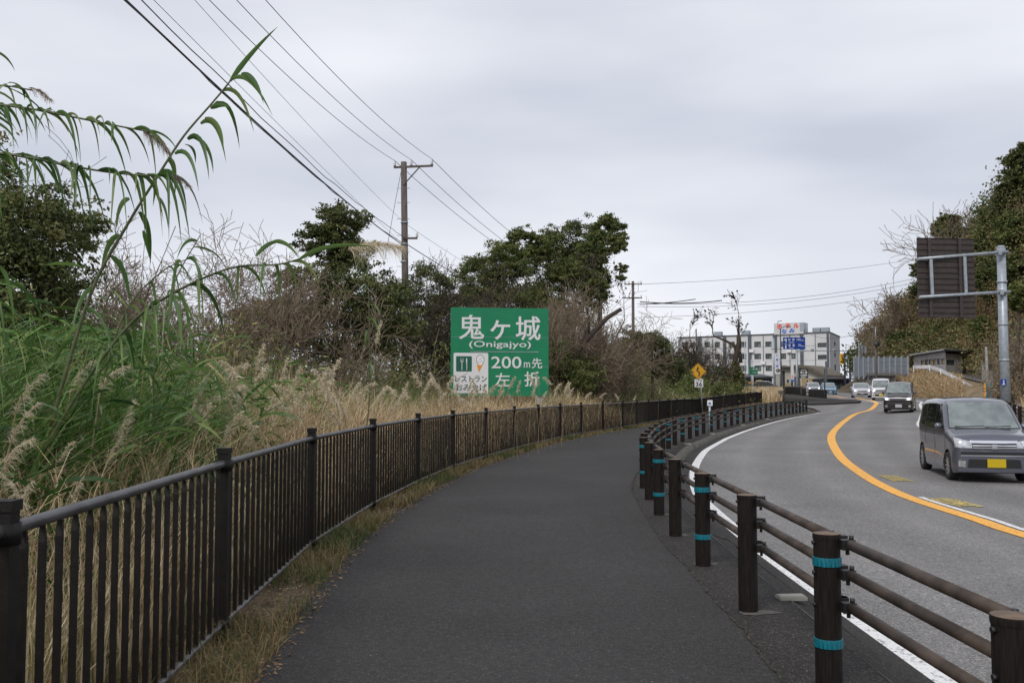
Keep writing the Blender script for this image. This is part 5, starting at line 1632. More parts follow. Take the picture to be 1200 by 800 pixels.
# ---- blue direction sign on its own mast, plus signal arm
d = 128
g = at(934.3, 458, d); g.z = zg1(g.x, g.y)
bs = empty('direction_sign', g, 'blue road direction sign on a grey mast with a long arm carrying signals', 'sign')
lx = lambda px: at(px, 430, d).x - g.x
lz = lambda py: at(930, py, d).z - g.z
MB().tube([(0, 0, -.2), (0, 0, lz(410))], [.17, .13], 12).build('mast', M['steel'], bs)
MB().tube([(lx(933.4), .12, lz(410.5)), (lx(933.4), .12, lz(392))], .06, 8).build('upright', M['steel'], bs)
bw = (lx(918.2), lz(409.2), lx(944), lz(395.1))
MB().box(((bw[0] + bw[2]) / 2, 0, (bw[1] + bw[3]) / 2), (bw[2] - bw[0], .08, bw[3] - bw[1])).build('sign_board', M['signblue'], bs)
Tx = lambda s, x0, y1, x1, y0, b=.02: put_text(bs, s, (lx(x0), lz(y1), lx(x1), lz(y0)), ident, WH, b, y=-.046)
Tx('↑', 919.4, 401.2, 922.6, 396.4, .06); Tx('42', 919.6, 403.8, 922.6, 402.2, .02); Tx('|', 920.6, 408.4, 921.6, 404.8, .08)
Tx('松', 924.2, 399.2, 926.8, 396.4); Tx('阪', 929, 399.2, 931.6, 396.4); Tx('142', 934.2, 399, 938.6, 396.4); Tx('km', 939.2, 399.2, 942.8, 397.8)
Tx('Matsusaka', 924.6, 401.6, 931, 400.2); Tx('尾', 924.2, 406, 926.8, 403.2); Tx('鷲', 929, 406, 931.6, 403.2); Tx('33', 935.8, 405.6, 938.4, 403); Tx('km', 939.2, 406, 942.8, 404.4); Tx('Owase', 924.8, 408.2, 930, 406.8)
arm = MB().tube([(0, -.1, lz(411)), (lx(965), -.1, lz(410.8)), (lx(992), -.1, lz(411.2))], [.1, .07, .04], 8).build('signal_arm', M['steel'], bs)
MB().beam((0, -.1, lz(413.5)), (lx(945), -.1, lz(411.2)), .06, .06).build('arm_brace', M['steel'], bs)
for x in (951.5, 977):
    hd_ = MB(); hd_.box((lx(x), -.2, lz(410.2)), (.34, .3, .38)); hd_.lathe([(.12, 0), (.15, .1), (.0, .1)], 10, M=Matrix.Rotation(R(90), 3, 'X'), c=(lx(x), -.34, lz(410.2)))
    hd_.build('signal_head', M['steel'], bs)
# plain poles near the signs
def simple_pole(px, ytop, ybot, d, r, label, name='street_pole', cat='pole', mat='steel', arm=None, gz_=None):
    g = at(px, ybot, d); g.z = (gz_ if gz_ is not None else zg1(g.x, g.y)) 
    e = empty(name, g, label, cat); h = at(px, ytop, d).z - g.z
    MB().tube([(0, 0, -.3), (0, 0, h)], [r, r * .75], 10).build('pole', M[mat], e)
    if arm:
        dx, dz = arm
        q = MB().tube([(0, 0, h), (dx * .5, 0, h + dz), (dx, 0, h + dz)], r * .5, 6).build('arm', M[mat], e)
        MB().box((dx * 1.1, 0, h + dz - .03), (.55, .2, .14)).build('lamp_head', M[mat], q)
    MB().lathe([(r * 1.6, -.3), (r * 1.6, .15), (r, .2)], 10).build('pole_base', M[mat], e)
    return e, h
e, h = simple_pole(915.6, 385, 457, 135, .1, 'thin dark lamp pole just right of the white sign tower', 'lamp_pole', 'lamp pole', 'darkframe', arm=(1.1, .3))
MB().box((-.6, 0, h * .68), (1.6, .1, .1)).build('crossbar', M['brownroof'], e)
simple_pole(968.5, 423, 458, 128, .16, 'grey pole to the right of the arched-roof restaurant', mat='pilaster')
simple_pole(966.6, 432, 462, 112, .09, 'slim dark pole at the end of the far pavement', mat='darkframe')
simple_pole(816.5, 385.5, 455, 140, .13, 'plain brown pole standing among the bare trees beside the hotel', mat='brownroof')
simple_pole(881.2, 421, 456, 150, .16, 'short grey pole behind the small green sign')
simple_pole(873.5, 400, 456, 165, .1, 'slender grey pole between ivy tree and small green sign')
simple_pole(836, 397, 455, 150, .09, 'thin dark pole in front of the left end of the hotel', mat='darkframe')
e, h = simple_pole(1027.5, 400, 461, 105, .15, 'dark wooden pole on the bend in front of the grey barrier fence', mat='woodpole', gz_=hill_z(at(1027.5, 461, 105).x, 106))
MB().tube([(0, 0, h), (0, 0, at(1027, 383, 105).z - e.location.z)], .06, 6).build('pole_top', M['steel'], e)
MB().tube([(0, 0, at(1027, 384, 105).z - e.location.z), (-.45, 0, at(1027, 383, 105).z - e.location.z)], .05, 6).build('lamp_arm', M['steel'], e)
e = empty('convex_mirror', at(1027.5, 403, 104.7), 'small dark round fitting on the pole at the bend', 'mirror'); MB().lathe([(0, 0), (.3, .0), (.32, .08), (0, .1)], 14, M=Matrix.Rotation(R(90), 3, 'X')).build('disc', M['darkframe'], e); MB().box((0, .12, 0), (.08, .2, .08)).build('bracket', M['darkframe'], e)

# ---- dark menu-like signboard
d = 150
g = at(941, 457, d); g.z = zg1(g.x, g.y)
sb2 = empty('sign_board', g, 'dark signboard with four white lines of lettering on two legs before the restaurant', 'sign')
lx = lambda px: at(px, 430, d).x - g.x
lz = lambda py: at(940, py, d).z - g.z
for x in (937, 946): link('leg', MB().box((lx(x), 0, lz(445) / 2), (.16, .16, lz(445))).mesh('leg', M['brownroof']), sb2)
MB().box((lx(941.3), 0, (lz(443) + lz(431.5)) / 2), (lx(947) - lx(936), .2, lz(431.5) - lz(443))).build('board', M['darkframe'], sb2)
for s, x0, y1, x1, y0 in (('おみやげ', 938.8, 434.2, 944.5, 432.8), ('鬼ヶ城', 937.5, 437.4, 945.5, 434.9), ('お食事処', 937.8, 440.4, 945.4, 438.4), ('営業中', 938.5, 442.4, 944, 441.2)):
    put_text(sb2, s, (lx(x0), lz(y1), lx(x1), lz(y0)), ident, WH, .05, y=-.11)
# ---- banner: white with red marks and blue foot
d = 145; g = at(928.6, 457, d); g.z = zg1(g.x, g.y)
bn = empty('banner', g, 'narrow upright banner, white with red marks above a blue foot', 'banner')
lx = lambda px: at(px, 430, d).x - g.x
lz = lambda py: at(928, py, d).z - g.z
MB().tube([(-.2, 0, 0), (-.2, 0, lz(427))], .035, 6).build('pole', M['steel'], bn)
for (y0, y1, m_) in ((427.5, 444.5, 'signwhite'), (444.5, 447.3, 'bluetext')):
    MB().box((.05, 0, (lz(y0) + lz(y1)) / 2), (.42, .03, abs(lz(y0) - lz(y1)) - .005)).build('cloth', M[m_], bn)
for y in (440.5, 442.8): MB().box((.05, -.02, lz(y)), (.2, .02, .16)).build('red_mark', M['redtext'], bn)

# ---- small green sign with arrow
d = 96; g = at(883, 473, d); g.z = zg1(g.x, g.y)
gs = empty('green_sign', g, 'small green sign with white arrow and lettering on a white post beyond the railing end', 'sign')
lx = lambda px: at(px, 430, d).x - g.x
lz = lambda py: at(883, py, d).z - g.z
MB().tube([(0, .08, 0), (0, .08, lz(431))], .055, 8).build('post', M['signwhite'], gs)
MB().box((lx(883.1), 0, (lz(438.8) + lz(429.8)) / 2), (lx(888.2) - lx(878.8), .06, lz(429.8) - lz(438.8))).build('sign_board', M['greenpaint'], gs)
for s, x0, y1, x1, y0 in (('く', 879.5, 433.2, 880.7, 431.6), ('鬼', 881.8, 433.6, 883.9, 430.9), ('ヶ', 884.2, 433.3, 885.2, 431.9), ('城', 885.5, 433.6, 887.6, 430.9), ('Onigajyo', 881, 437, 887.2, 435.6)):
    put_text(gs, s, (lx(x0), lz(y1), lx(x1), lz(y0)), ident, WH, .03, y=-.034)
d = 118; g = at(842, 463, d); g.z = zg1(g.x, g.y)
gs2 = empty('green_sign', g, 'green sign with pale lettering half hidden among bare branches left of the ivy trunk', 'sign')
lx = lambda px: at(px, 430, d).x - g.x
lz = lambda py: at(842, py, d).z - g.z
MB().tube([(0, .08, 0), (0, .08, lz(431))], .06, 8).build('post', M['steel'], gs2)
MB().box((0, 0, (lz(439.6) + lz(430.2)) / 2), (lx(847.6) - lx(836.8), .06, lz(430.2) - lz(439.6))).build('sign_board', M['greenpaint'], gs2)
put_text(gs2, '鬼ヶ城', (lx(838), lz(434.9), lx(846.4), lz(431.4)), ident, pm('letters_cream', (.6, .6, .35), .5), .03, y=-.034)
put_text(gs2, 'Onigajyo', (lx(838.6), lz(438), lx(846), lz(436)), ident, WH, .02, y=-.034)

# ---- yellow and red upright sign, and dark lattice frame behind it
d = 150; g = at(987, 459, d); g.z = zg1(g.x, g.y)
ys = empty('upright_sign', g, 'narrow yellow and red upright shop sign on a pole right of the hotel', 'sign')
lx = lambda px: at(px, 430, d).x - g.x
lz = lambda py: at(987, py, d).z - g.z
MB().tube([(.42, 0, 0), (.42, 0, lz(412))], .07, 8).build('pole', M['darkframe'], ys)
MB().box((0, 0, (lz(426.5) + lz(414.3)) / 2), (lx(989.3) - lx(985.3), .2, lz(414.3) - lz(426.5))).build('sign_panel', pm('shop_sign_yellow', (.75, .48, .03), .4), ys)
for i, ch in enumerate('お弁当'): put_text(ys, ch, (lx(986), lz(418 + i * 3.6), lx(988.7), lz(415 + i * 3.6)), ident, M['redtext'], .04, y=-.11)
d = 170; g = at(996.5, 459, d); g.z = zg1(g.x, g.y)
lf = empty('lattice_frame', g, 'dark blue steel lattice frame standing open against the sky right of the yellow sign', 'frame')
lx = lambda px: at(px, 430, d).x - g.x
lz = lambda py: at(997, py, d).z - g.z
MF = pm('blue_steel', (.04, .05, .11), .5)
for x in (990, 996, 1002.5): link('upright', MB().box((lx(x), 0, lz(414) / 2), (.28, .3, lz(414))).mesh('upright', MF), lf)
for y in (414.3, 421, 428.5, 435.5): link('crossbar', MB().box((lx(996.3), -.02, lz(y)), (lx(1003) - lx(989.6), .34, .28)).mesh('crossbar', MF), lf)
for x in (993, 999.3): link('thin_bar', MB().box((lx(x), .05, (lz(435) + lz(414)) / 2), (.09, .1, lz(414) - lz(435))).mesh('thin_bar', MF), lf)

# ---- concrete retaining wall and sound barrier
d = 113
rw = empty('retaining_wall', (0, 0, 0), 'stained sloping concrete retaining wall behind the pearl white saloon', 'wall')
a0, a1 = at(1003, 463.5, 118), at(1050, 466, 102)
b0, b1 = at(1015.5, 439, 119), at(1050, 439.5, 103)
rw.location = a0
n = 9
M['stainwall'] = pm('stained_concrete', (.17, .15, .125), .95, c2=(.06, .052, .042), scale=1.1, stretch=(2.5, 2.5, .35), bump=.3)
for i in range(n):
    t0, t1 = i / n, (i + 1) / n - .006
    q = [a0.lerp(a1, t0), a0.lerp(a1, t1), b0.lerp(b1, t1), b0.lerp(b1, t0)]
    bb_ = [p + Vector((.2, 1.5, 0)) for p in q]
    mb = MB(); mb.add([p - a0 for p in q + bb_], [(0, 1, 2, 3), (7, 6, 5, 4), (0, 4, 5, 1), (1, 5, 6, 2), (2, 6, 7, 3), (3, 7, 4, 0)])
    mb.build('panel', M['stainwall'], rw)
MB().beam(b0 - a0 + Vector((0, .4, .1)), b1 - a0 + Vector((0, .4, .1)), 1.0, .3).build('coping', M['kerb'], rw)
bf = empty('barrier_fence', b0, 'grey louvred sound barrier fence standing on the retaining wall', 'fence')
M['louvre'] = pm('louvre_panel', (.13, .15, .17), .6, c2=(.18, .2, .22), scale=2, stretch=(.3, .3, 8), bump=.5, bscale=8)
xs_ = np.linspace(0, 1, 11)
q0, q1 = at(1001, 439, 121), at(1064, 437, 104)
t0_, t1_ = at(1001, 419, 121), at(1064, 418.5, 104)
for i, u in enumerate(xs_):
    p, t = q0.lerp(q1, u), t0_.lerp(t1_, u); p.z -= .6
    MB().beam(p - b0, t - b0 + Vector((0, 0, .15)), .18, .18, up=Vector((0, 1, 0))).build('post', M['steel'], bf)
    if i < 10:
        p2_, t2_ = q0.lerp(q1, xs_[i + 1]), t0_.lerp(t1_, xs_[i + 1])
        for k in range(4):
            z0_, z1_ = k / 4 + .008, (k + 1) / 4 - .008
            v = [p.lerp(t, z0_), p2_.lerp(t2_, z0_), p2_.lerp(t2_, z1_), p.lerp(t, z1_)]
            v = [x - b0 + Vector((0, .1, 0)) for x in v]; w_ = [x + Vector((.03, .1, 0)) for x in v]
            MB().add(v + w_, [(0, 1, 2, 3), (7, 6, 5, 4), (0, 4, 5, 1), (1, 5, 6, 2), (2, 6, 7, 3), (3, 7, 4, 0)]).build('panel', M['louvre'], bf)
bt_ = empty('tall_barrier', at(1004, 440, 124), 'tall narrow grey barrier panels at the left end of the louvred fence', 'fence')
for i, (x0, x1, yt_) in enumerate(((1003, 1007, 417), (1007, 1010.5, 402.5), (1010.5, 1014.5, 405.5), (1014.5, 1018, 406.5))):
    a_, b_ = at(x0, 441, 124), at(x1, 441, 123); t = at(x0, yt_, 124).z
    o = bt_.location
    MB().box(((a_.x + b_.x) / 2 - o.x, (a_.y + b_.y) / 2 - o.y, (t + a_.z) / 2 - o.z), (b_.x - a_.x - .06, .15, t - a_.z)).build('panel', M['louvre'], bt_)
    MB().box((a_.x - o.x, a_.y - o.y - .08, (t + a_.z) / 2 - o.z + .1), (.12, .2, t - a_.z)).build('post', M['steel'], bt_)

# ---- shed on the terrace
d0, d1 = 112, 106
A, Bc, Cc = at(1071, 434, 116), at(1108.5, 437, 106), at(1140, 436, 109)
zs = min(A.z, Bc.z, Cc.z) - .4
sh = empty('shed', (Bc.x, Bc.y, zs), 'flat grey shed with a slanting roof and boarded windows on the terrace under the hill', 'shed')
O = sh.location
dv, W1 = face_unit(A, Bc)
ht = at(1108.5, 411.5, 106).z - zs; hl_ = at(1076, 416.5, 114).z - zs
ht_l = hl_
nin_ = Vector((-dv.y, dv.x, 0))
P0 = Vector((A.x - O.x, A.y - O.y, 0))
hz0, hz1 = at(1090, 427.5, 109.5).z - zs, at(1090, 420.5, 109.5).z - zs
MWh = pm('shed_white', (.4, .39, .38), .85, c2=(.3, .29, .28), scale=.8)
hs = []
for i in range(6): 
    u0 = .24 + i * .126; hs.append((W1 * u0, hz0, W1 * (u0 + .112), hz1))
hw_ = min(ht, hl_)
_, ni = holed_wall('wall', P0, dv, W1, 0, hw_, hs, MWh, sh, .15)
for i, h in enumerate(hs): 
    w = window(sh, P0, dv, ni, h, (M['darkframe'], M['tanpanel'] if i in (0, 2, 3, 5) else M['glassfar']), 0, .12, .07)
MB().add([P0 + Vector((0, 0, hw_)), P0 + dv * W1 + Vector((0, 0, hw_)), P0 + dv * W1 + Vector((0, 0, ht))], [(0, 1, 2)]).build('gable_wall', MWh, sh)
dv2, W2 = face_unit(Bc, Cc)
h2 = [(W2 * .03, hz0 - .1, W2 * .33, hz1 - .2), (W2 * .62, .3, W2 * .78, 2.5)]
_, ni2 = holed_wall('wall', Vector((0, 0, 0)), dv2, W2, 0, ht - .25, h2, M['concrete'], sh, .15)
window(sh, Vector((0, 0, 0)), dv2, ni2, h2[0], (M['darkframe'], M['glassfar']), 1, .12, .07)
window(sh, Vector((0, 0, 0)), dv2, ni2, h2[1], (M['darkframe'], M['darkframe']), 0, .12, .07)
mb = MB(); bkp = dv2 * W2 + ni2 * 4
mb.add([dv2 * W2, dv2 * W2 + Vector((0, 0, ht - .25)), P0 + dv2 * W2 + Vector((0, 0, ht - .25)), P0 + dv2 * W2], [(0, 1, 2, 3)])
mb.add([P0, P0 + Vector((0, 0, hw_)), P0 + dv2 * W2 + Vector((0, 0, ht - .25)), P0 + dv2 * W2], [(0, 1, 2, 3)])
mb.build('rear_wall', M['concrete'], sh)
R0, R1, R2, R3 = P0 - dv * .4 - dv2 * .7 + Vector((0, 0, hl_ + .05)), -dv2 * .6 + dv * .5 + Vector((0, 0, ht + .08)), dv2 * (W2 + 1.2) + dv * .5 + Vector((0, 0, ht + .05)), P0 - dv * .4 + dv2 * (W2 + 1.2) + Vector((0, 0, hl_ + .05))
MB().add([R0, R1, R2, R3] + [p + Vector((0, 0, .18)) for p in (R0, R1, R2, R3)], [(3, 2, 1, 0), (4, 5, 6, 7), (0, 1, 5, 4), (1, 2, 6, 5), (2, 3, 7, 6), (3, 0, 4, 7)]).build('roof', pm('shed_roof', (.38, .38, .38), .6, c2=(.25, .24, .23), scale=2), sh)
MB().beam(R1 + Vector((0, -.03, .0)), R2 + Vector((0, -.03, .0)), .1, .2).build('fascia', M['darkframe'], sh)
o = MB().add([Vector((0, 0, -2)), P0 + Vector((0, 0, -2)), P0 + Vector((0, 0, .02)), Vector((0, 0, .02)), dv2 * W2 + Vector((0, 0, -2)), dv2 * W2 + Vector((0, 0, .02))], [(0, 3, 2, 1), (0, 4, 5, 3)]).build('footing', M['concrete'], sh)

# ---- old stone pillar beside the path end
d = 98; g = at(915.5, 472, d); g.z = zg1(g.x, g.y)
pl_ = empty('stone_pillar', g, 'squat mossy stone pillar at the edge of the dry grass beyond the railing end', 'pillar')
hz = at(915, 457.5, d).z - g.z
mb = MB(); mb.lathe([(.34, 0), (.36, .2), (.31, hz * .6), (.33, hz * .85), (.25, hz), (0, hz + .05)], 9); mb.build('pillar', M['kerbdark'], pl_)
MB().lathe([(.42, 0), (.44, .15), (.36, .2)], 9).build('plinth', M['kerbdark'], pl_)
# ================================================================== VEGETATION
def blades(name, P, h, w, bend, mat, tint, K=3, az=None, rng=None, spread=1.0):
    """P (n,3) roots; h heights; w widths; bend sideways reach as fraction of h"""
    rng = rng or RNG
    n = len(P)
    az = rng.uniform(0, 2 * np.pi, n) if az is None else az
    D = np.stack([np.cos(az), np.sin(az), np.zeros(n)], 1)
    wa = az + np.pi / 2 + rng.normal(0, .5, n)
    S = np.stack([np.cos(wa), np.sin(wa), np.zeros(n)], 1)
    rows = []
    for k in range(K + 1):
        t = k / K
        c = P + D * (h * bend * t ** 2)[:, None] + np.array([0, 0, 1.0]) * (h * (t - .28 * np.clip(bend, 0, 1.5) * t ** 3))[:, None]
        wk = (w * (1 - t ** 1.6) + .0005)[:, None] * .5
        rows.append(c - S * wk); rows.append(c + S * wk)
    V = np.stack(rows, 1).reshape(-1, 3)      # n, 2(K+1), 3
    m = 2 * (K + 1)
    base = (np.arange(n) * m)[:, None]
    F = np.concatenate([base + np.array([[2 * k, 2 * k + 1, 2 * k + 3, 2 * k + 2]]) for k in range(K)], 1).reshape(-1, 4)
    return np_mesh(name, V, F, mat, tint=np.repeat(tint, K))

def leaves(P, size, rng, asp=.5, droop=.0, nrm=None):
    """P (n,3); each leaf a folded rhombus of two triangles -> V, F"""
    n = len(P)
    a = rng.normal(size=(n, 3)); a[:, 2] -= droop; a /= np.linalg.norm(a, axis=1)[:, None]
    b = rng.normal(size=(n, 3)); b -= a * (a * b).sum(1)[:, None]; b /= np.linalg.norm(b, axis=1)[:, None]
    c = np.cross(a, b)
    s = (size * rng.uniform(.7, 1.3, n))[:, None] if np.ndim(size) == 0 else size[:, None]
    V = np.stack([P - a * s * .5, P + b * s * asp * .5 + c * s * .08, P + a * s * .5, P - b * s * asp * .5 + c * s * .08], 1).reshape(-1, 3)
    k = (np.arange(n) * 4)[:, None]
    F = np.concatenate([k + np.array([[0, 1, 2]]), k + np.array([[0, 2, 3]])], 1).reshape(-1, 3)
    return V, F

def seg_mesh(name, S, mat, n=4, parent=None):
    """S: (m,8) p0 p1 r0 r1 -> open prisms"""
    S = np.asarray(S, float)
    p0, p1, r0, r1 = S[:, :3], S[:, 3:6], S[:, 6], S[:, 7]
    d = p1 - p0; L = np.linalg.norm(d, axis=1)[:, None] + 1e-9; d = d / L
    ref = np.where(np.abs(d[:, 2:3]) > .9, np.array([[1.0, 0, 0]]), np.array([[0, 0, 1.0]]))
    a = np.cross(d, ref); a /= np.linalg.norm(a, axis=1)[:, None]; b = np.cross(d, a)
    out = []
    p1 = p1 + d * (r1 * .3)[:, None]
    for p, r in ((p0, r0), (p1, r1)):
        for k in range(n):
            t = 2 * np.pi * k / n
            out.append(p + (a * math.cos(t) + b * math.sin(t)) * r[:, None])
    V = np.stack(out, 1).reshape(-1, 3)
    base = (np.arange(len(S)) * 2 * n)[:, None]
    F = np.concatenate([base + np.array([[k, (k + 1) % n, n + (k + 1) % n, n + k]]) for k in range(n)], 1).reshape(-1, 4)
    return np_mesh(name, V, F, mat, smooth=True)

def grow(p, d, L, r, levels, rng, up=.06, wob=.2, ang=(30, 60), ratio=(.5, .75), steps=5, kids=1):
    segs = []; tips = []
    st = [(np.array(p, float), np.array(d, float), L, r, 0)]
    while st:
        p, d, L, r, lev = st.pop()
        nst = steps if lev < levels else 3
        for k in range(nst):
            d = d + rng.normal(0, wob, 3) * (.6 if lev == 0 else 1); d[2] += up; d /= np.linalg.norm(d)
            q = p + d * L / nst
            r2 = r * (1 - .55 * (k + 1) / nst) if lev else r * (1 - .45 * (k + 1) / nst)
            r1 = r * (1 - .55 * k / nst) if lev else r * (1 - .45 * k / nst)
            segs.append((*p, *q, r1, r2)); p = q
            if lev < levels and (k >= 1 or lev > 0):
                for _ in range(kids if k < nst - 1 else kids + 1):
                    a = math.radians(rng.uniform(*ang)); v = rng.normal(size=3); v -= d * v.dot(d); v /= np.linalg.norm(v) + 1e-9
                    nd = d * math.cos(a) + v * math.sin(a)
                    st.append((p.copy(), nd, L * rng.uniform(*ratio), max(r2 * .62, .0025), lev + 1))
        if lev >= levels - 1: tips.append(p)
    return segs, tips

def ground_at(x, y): return zg1(x, y) + .05
def bare_tree(px, pyt, d, label, seed, r=.09, levels=4, lean=(0, 0), mat='twig', name='bare_tree', group='bare twiggy trees beyond the railing', leafn=0, leafm='leaf_brown', wob=.2, base=None, trunks=1, leafs=.08, Lf=.5, gz=None, minr=None):
    rng = np.random.default_rng(seed)
    g = at(px, 470, d); g.z = ground_at(g.x, g.y) if gz is None else gz
    H = at(px, pyt, d).z - g.z
    root = empty(name, g, label, 'tree', group)
    S, T = [], []
    for t in range(trunks):
        s, tp = grow((rng.normal(0, .15) * (trunks > 1), rng.normal(0, .15) * (trunks > 1), 0), (lean[0] + rng.normal(0, .18 if trunks > 1 else .03), lean[1], 1), H * Lf, r, levels, rng, wob=wob, ratio=(.5, .78))
        S += s; T += tp
    S = np.array(S)
    top = S[:, 5].max(); k = H / top
    S[:, [2, 5]] *= k; S[:, [0, 1, 3, 4]] *= min(1.15, max(.75, k))
    if minr: S[:, 6:] = np.maximum(S[:, 6:], minr)
    big = S[:, 6] > r * .42
    link('trunk', seg_mesh('trunk', S[big], M['barkdark' if mat == 'barkdark' else 'bark'], 7), root)
    tag(link('branches', seg_mesh('branches', S[~big], M[mat], 3), root), kind='stuff')
    if leafn:
        idx = rng.integers(0, len(S), leafn); P = S[idx, 3:6] + rng.normal(0, .05, (leafn, 3))
        P = P[P[:, 2] > H * .3]
        V, F = leaves(P, leafs, rng, .6, .3)
        tag(link('leaves', np_mesh('leaves', V, F, M[leafm], tint=np.repeat(rng.uniform(0, 1, len(P)), 2)), root), kind='stuff')
    return root

def leafy_tree(px, d, crowns, label, seed, mat='leaf_dark', nclump=60, per=110, leaf=.1, cr=.2, name='evergreen_tree', cat='tree', group=None, base=None, trunk_r=.14, gz=None, asp=.5, barkm='bark', shell=.55, hollow=0.0, droop=.0, bottom=True, flat=1.0):
    """crowns: (px,py,rx,ry) in picture measure at depth d"""
    rng = np.random.default_rng(seed)
    g = at(px, 470, d); g.z = ground_at(g.x, g.y) if gz is None else gz
    root = empty(name, g, label, cat, group)
    sc_ = d / 1100.0; O = np.array(g)
    C, wts = [], np.array([c[2] * c[3] for c in crowns], float); wts /= wts.sum()
    for (cx, cy, rx, ry), w_ in zip(crowns, wts):
        n = max(4, int(nclump * w_))
        c0 = np.array(at(cx, cy, d))
        u = rng.normal(size=(n, 3)); u /= np.linalg.norm(u, axis=1)[:, None]
        rr = rng.uniform(shell ** 3, 1, n) ** (1 / 3)
        # uneven outline
        rr = rr * (1 + .18 * np.sin(u[:, 0] * 5 + seed) * np.cos(u[:, 2] * 4 + seed * 2))
        P = c0 + u * rr[:, None] * np.array([rx * sc_, max(.5, (rx + ry) * .5 * sc_ * .9) * flat, ry * sc_]) * .86
        C.append(np.column_stack([P, np.full(n, (rx + ry) * .5 * sc_)]))
    C = np.concatenate(C); C[:, :3] -= O
    C = C[C[:, 2] > .15]
    # limbs: every clump hangs on the nearest thing already grown that is closer to the trunk
    top = C[:, 2].max()
    tx, ty = C[:, 0].mean(), C[:, 1].mean()
    nodes = [np.array([tx * t, ty * t, top * .8 * t]) for t in np.linspace(0, 1, 9)]
    nrad = [trunk_r * (1 - .6 * t) for t in np.linspace(0, 1, 9)]
    S = [(*nodes[i], *nodes[i + 1], nrad[i], nrad[i + 1]) for i in range(8)]
    order = np.argsort(np.linalg.norm(C[:, :3] - np.array([tx * .6, ty * .6, top * .45]), axis=1))
    N = [n for n in nodes[1:]]; NR = nrad[1:]
    for i in order:
        c = C[i, :3]
        A = np.array(N); dd = np.linalg.norm(A - c, axis=1) + np.maximum(0, A[:, 2] - c[2]) * .8
        j = int(dd.argmin()); a = A[j]; r = max(.012, NR[j] * .62)
        m = (a + c) / 2 + rng.normal(0, .08, 3) * np.linalg.norm(c - a) + np.array([0, 0, -.04])
        S += [(*a, *m, r, r * .8), (*m, *c, r * .8, r * .5)]
        N.append(c); NR.append(r * .6)
    S = np.array(S)
    link('trunk', seg_mesh('trunk', S[:8], M[barkm], 8), root)
    tag(link('limbs', seg_mesh('limbs', S[8:], M[barkm], 4), root), kind='stuff')
    # leaves: in each clump several sprays, denser towards the outside
    n = len(C); sub = 6; per = int(per * 2.1); leaf = leaf * 1.08
    SP = np.repeat(C, sub, 0); k = len(SP)
    SP[:, :3] += rng.normal(0, 1, (k, 3)) * (C[:, 3].repeat(sub) * cr)[:, None] * np.array([1, 1, .7])
    per2 = max(4, per // sub)
    P = np.repeat(SP[:, :3], per2, 0) + rng.normal(0, 1, (k * per2, 3)) * (np.repeat(SP[:, 3], per2) * cr * .42)[:, None] * np.array([1.15, 1.15, .6])
    tb = np.repeat(np.clip(rng.normal(.45, .2, k), 0, 1), per2)
    tint = np.clip(tb + rng.normal(0, .14, len(P)), 0, 1)
    keep = P[:, 2] > .05
    P, tint = P[keep], tint[keep]
    V, F = leaves(P, leaf, rng, asp, droop)
    tag(link('crown', np_mesh('crown', V, F, M[mat], tint=np.repeat(tint, 2)), root), kind='stuff')
    return root

# ---------------------------------------------------------------- grasses behind the railing
def along(n, o0, o1, y0, y1, rng, pw=1.0, far=1.6):
    """random points left of the railing; density falls off with distance"""
    t = rng.uniform(0, 1, n) ** far
    y = y0 + (y1 - y0) * t
    x = np.interp(y, FEN[:, 1], FEN[:, 0]); N = normals2(FEN)
    nx, ny = np.interp(y, FEN[:, 1], N[:, 0]), np.interp(y, FEN[:, 1], N[:, 1])
    o = o0 + (o1 - o0) * rng.uniform(0, 1, n) ** pw
    X, Y = x - nx * o, y - ny * o
    return np.stack([X, Y, zg(X, Y) + .04], 1), o, y
rng = np.random.default_rng(5)
# dry grass, thick mass
P, o, y = along(120000, .28, 5.8, .5, 94, rng, 1.15, 2.0)
patch = np.array([mnoise.noise(Vector((p[0] * .5, p[1] * .35, 3))) for p in P[:, :3]])
keep = ~((P[:, 1] < 9.5) & (P[:, 0] < -2.55) & (rng.uniform(size=len(P)) < .8))
P, o, y, patch = P[keep], o[keep], y[keep], patch[keep]
h = (.8 + 1.35 * np.clip(o / 2.8, 0, 1)) * rng.uniform(.55, 1.15, len(P)) * (1 + .25 * patch)
tint = np.clip(rng.normal(.48, .27, len(P)) + (patch < -.22) * .3, 0, 1)
h = np.where(P[:, 1] > 40, h * .7, h)
h = np.where((P[:, 1] > 19) & (P[:, 1] < 33.4), np.minimum(h, 1.8 * rng.uniform(.55, 1.1, len(P))), h)
w = np.clip(.005 + y * .0006, .005, .035) * rng.uniform(.7, 2.0, len(P))
bd = np.minimum(rng.uniform(.05, 1.25, len(P)), (o - .06) * .8 / h + .02)
tag(link('dry_grass', blades('dry_grass', P, h, w, bd, M['dry'], tint, rng=rng, K=4)), 'tan dry grass standing thick behind the black railing', 'grass', kind='stuff')
# fallen, criss-crossing straw near the railing
P, o, y = along(30000, .62, 3.4, .5, 32, rng, 1.0, 1.7)
P[:, 2] += rng.uniform(0, 1.0, len(P))
w = np.clip(.004 + y * .0004, .004, .02)
fh = rng.uniform(.25, .7, len(P))
tag(link('fallen_straw', blades('fallen_straw', P, fh, w, np.minimum(rng.uniform(.6, 2.2, len(P)), (o - .1) / fh), M['dry'], np.clip(rng.normal(.42, .2, len(P)), 0, 1), rng=rng)), 'bent and fallen straw criss-crossing at the foot of the railing', 'grass', kind='stuff')
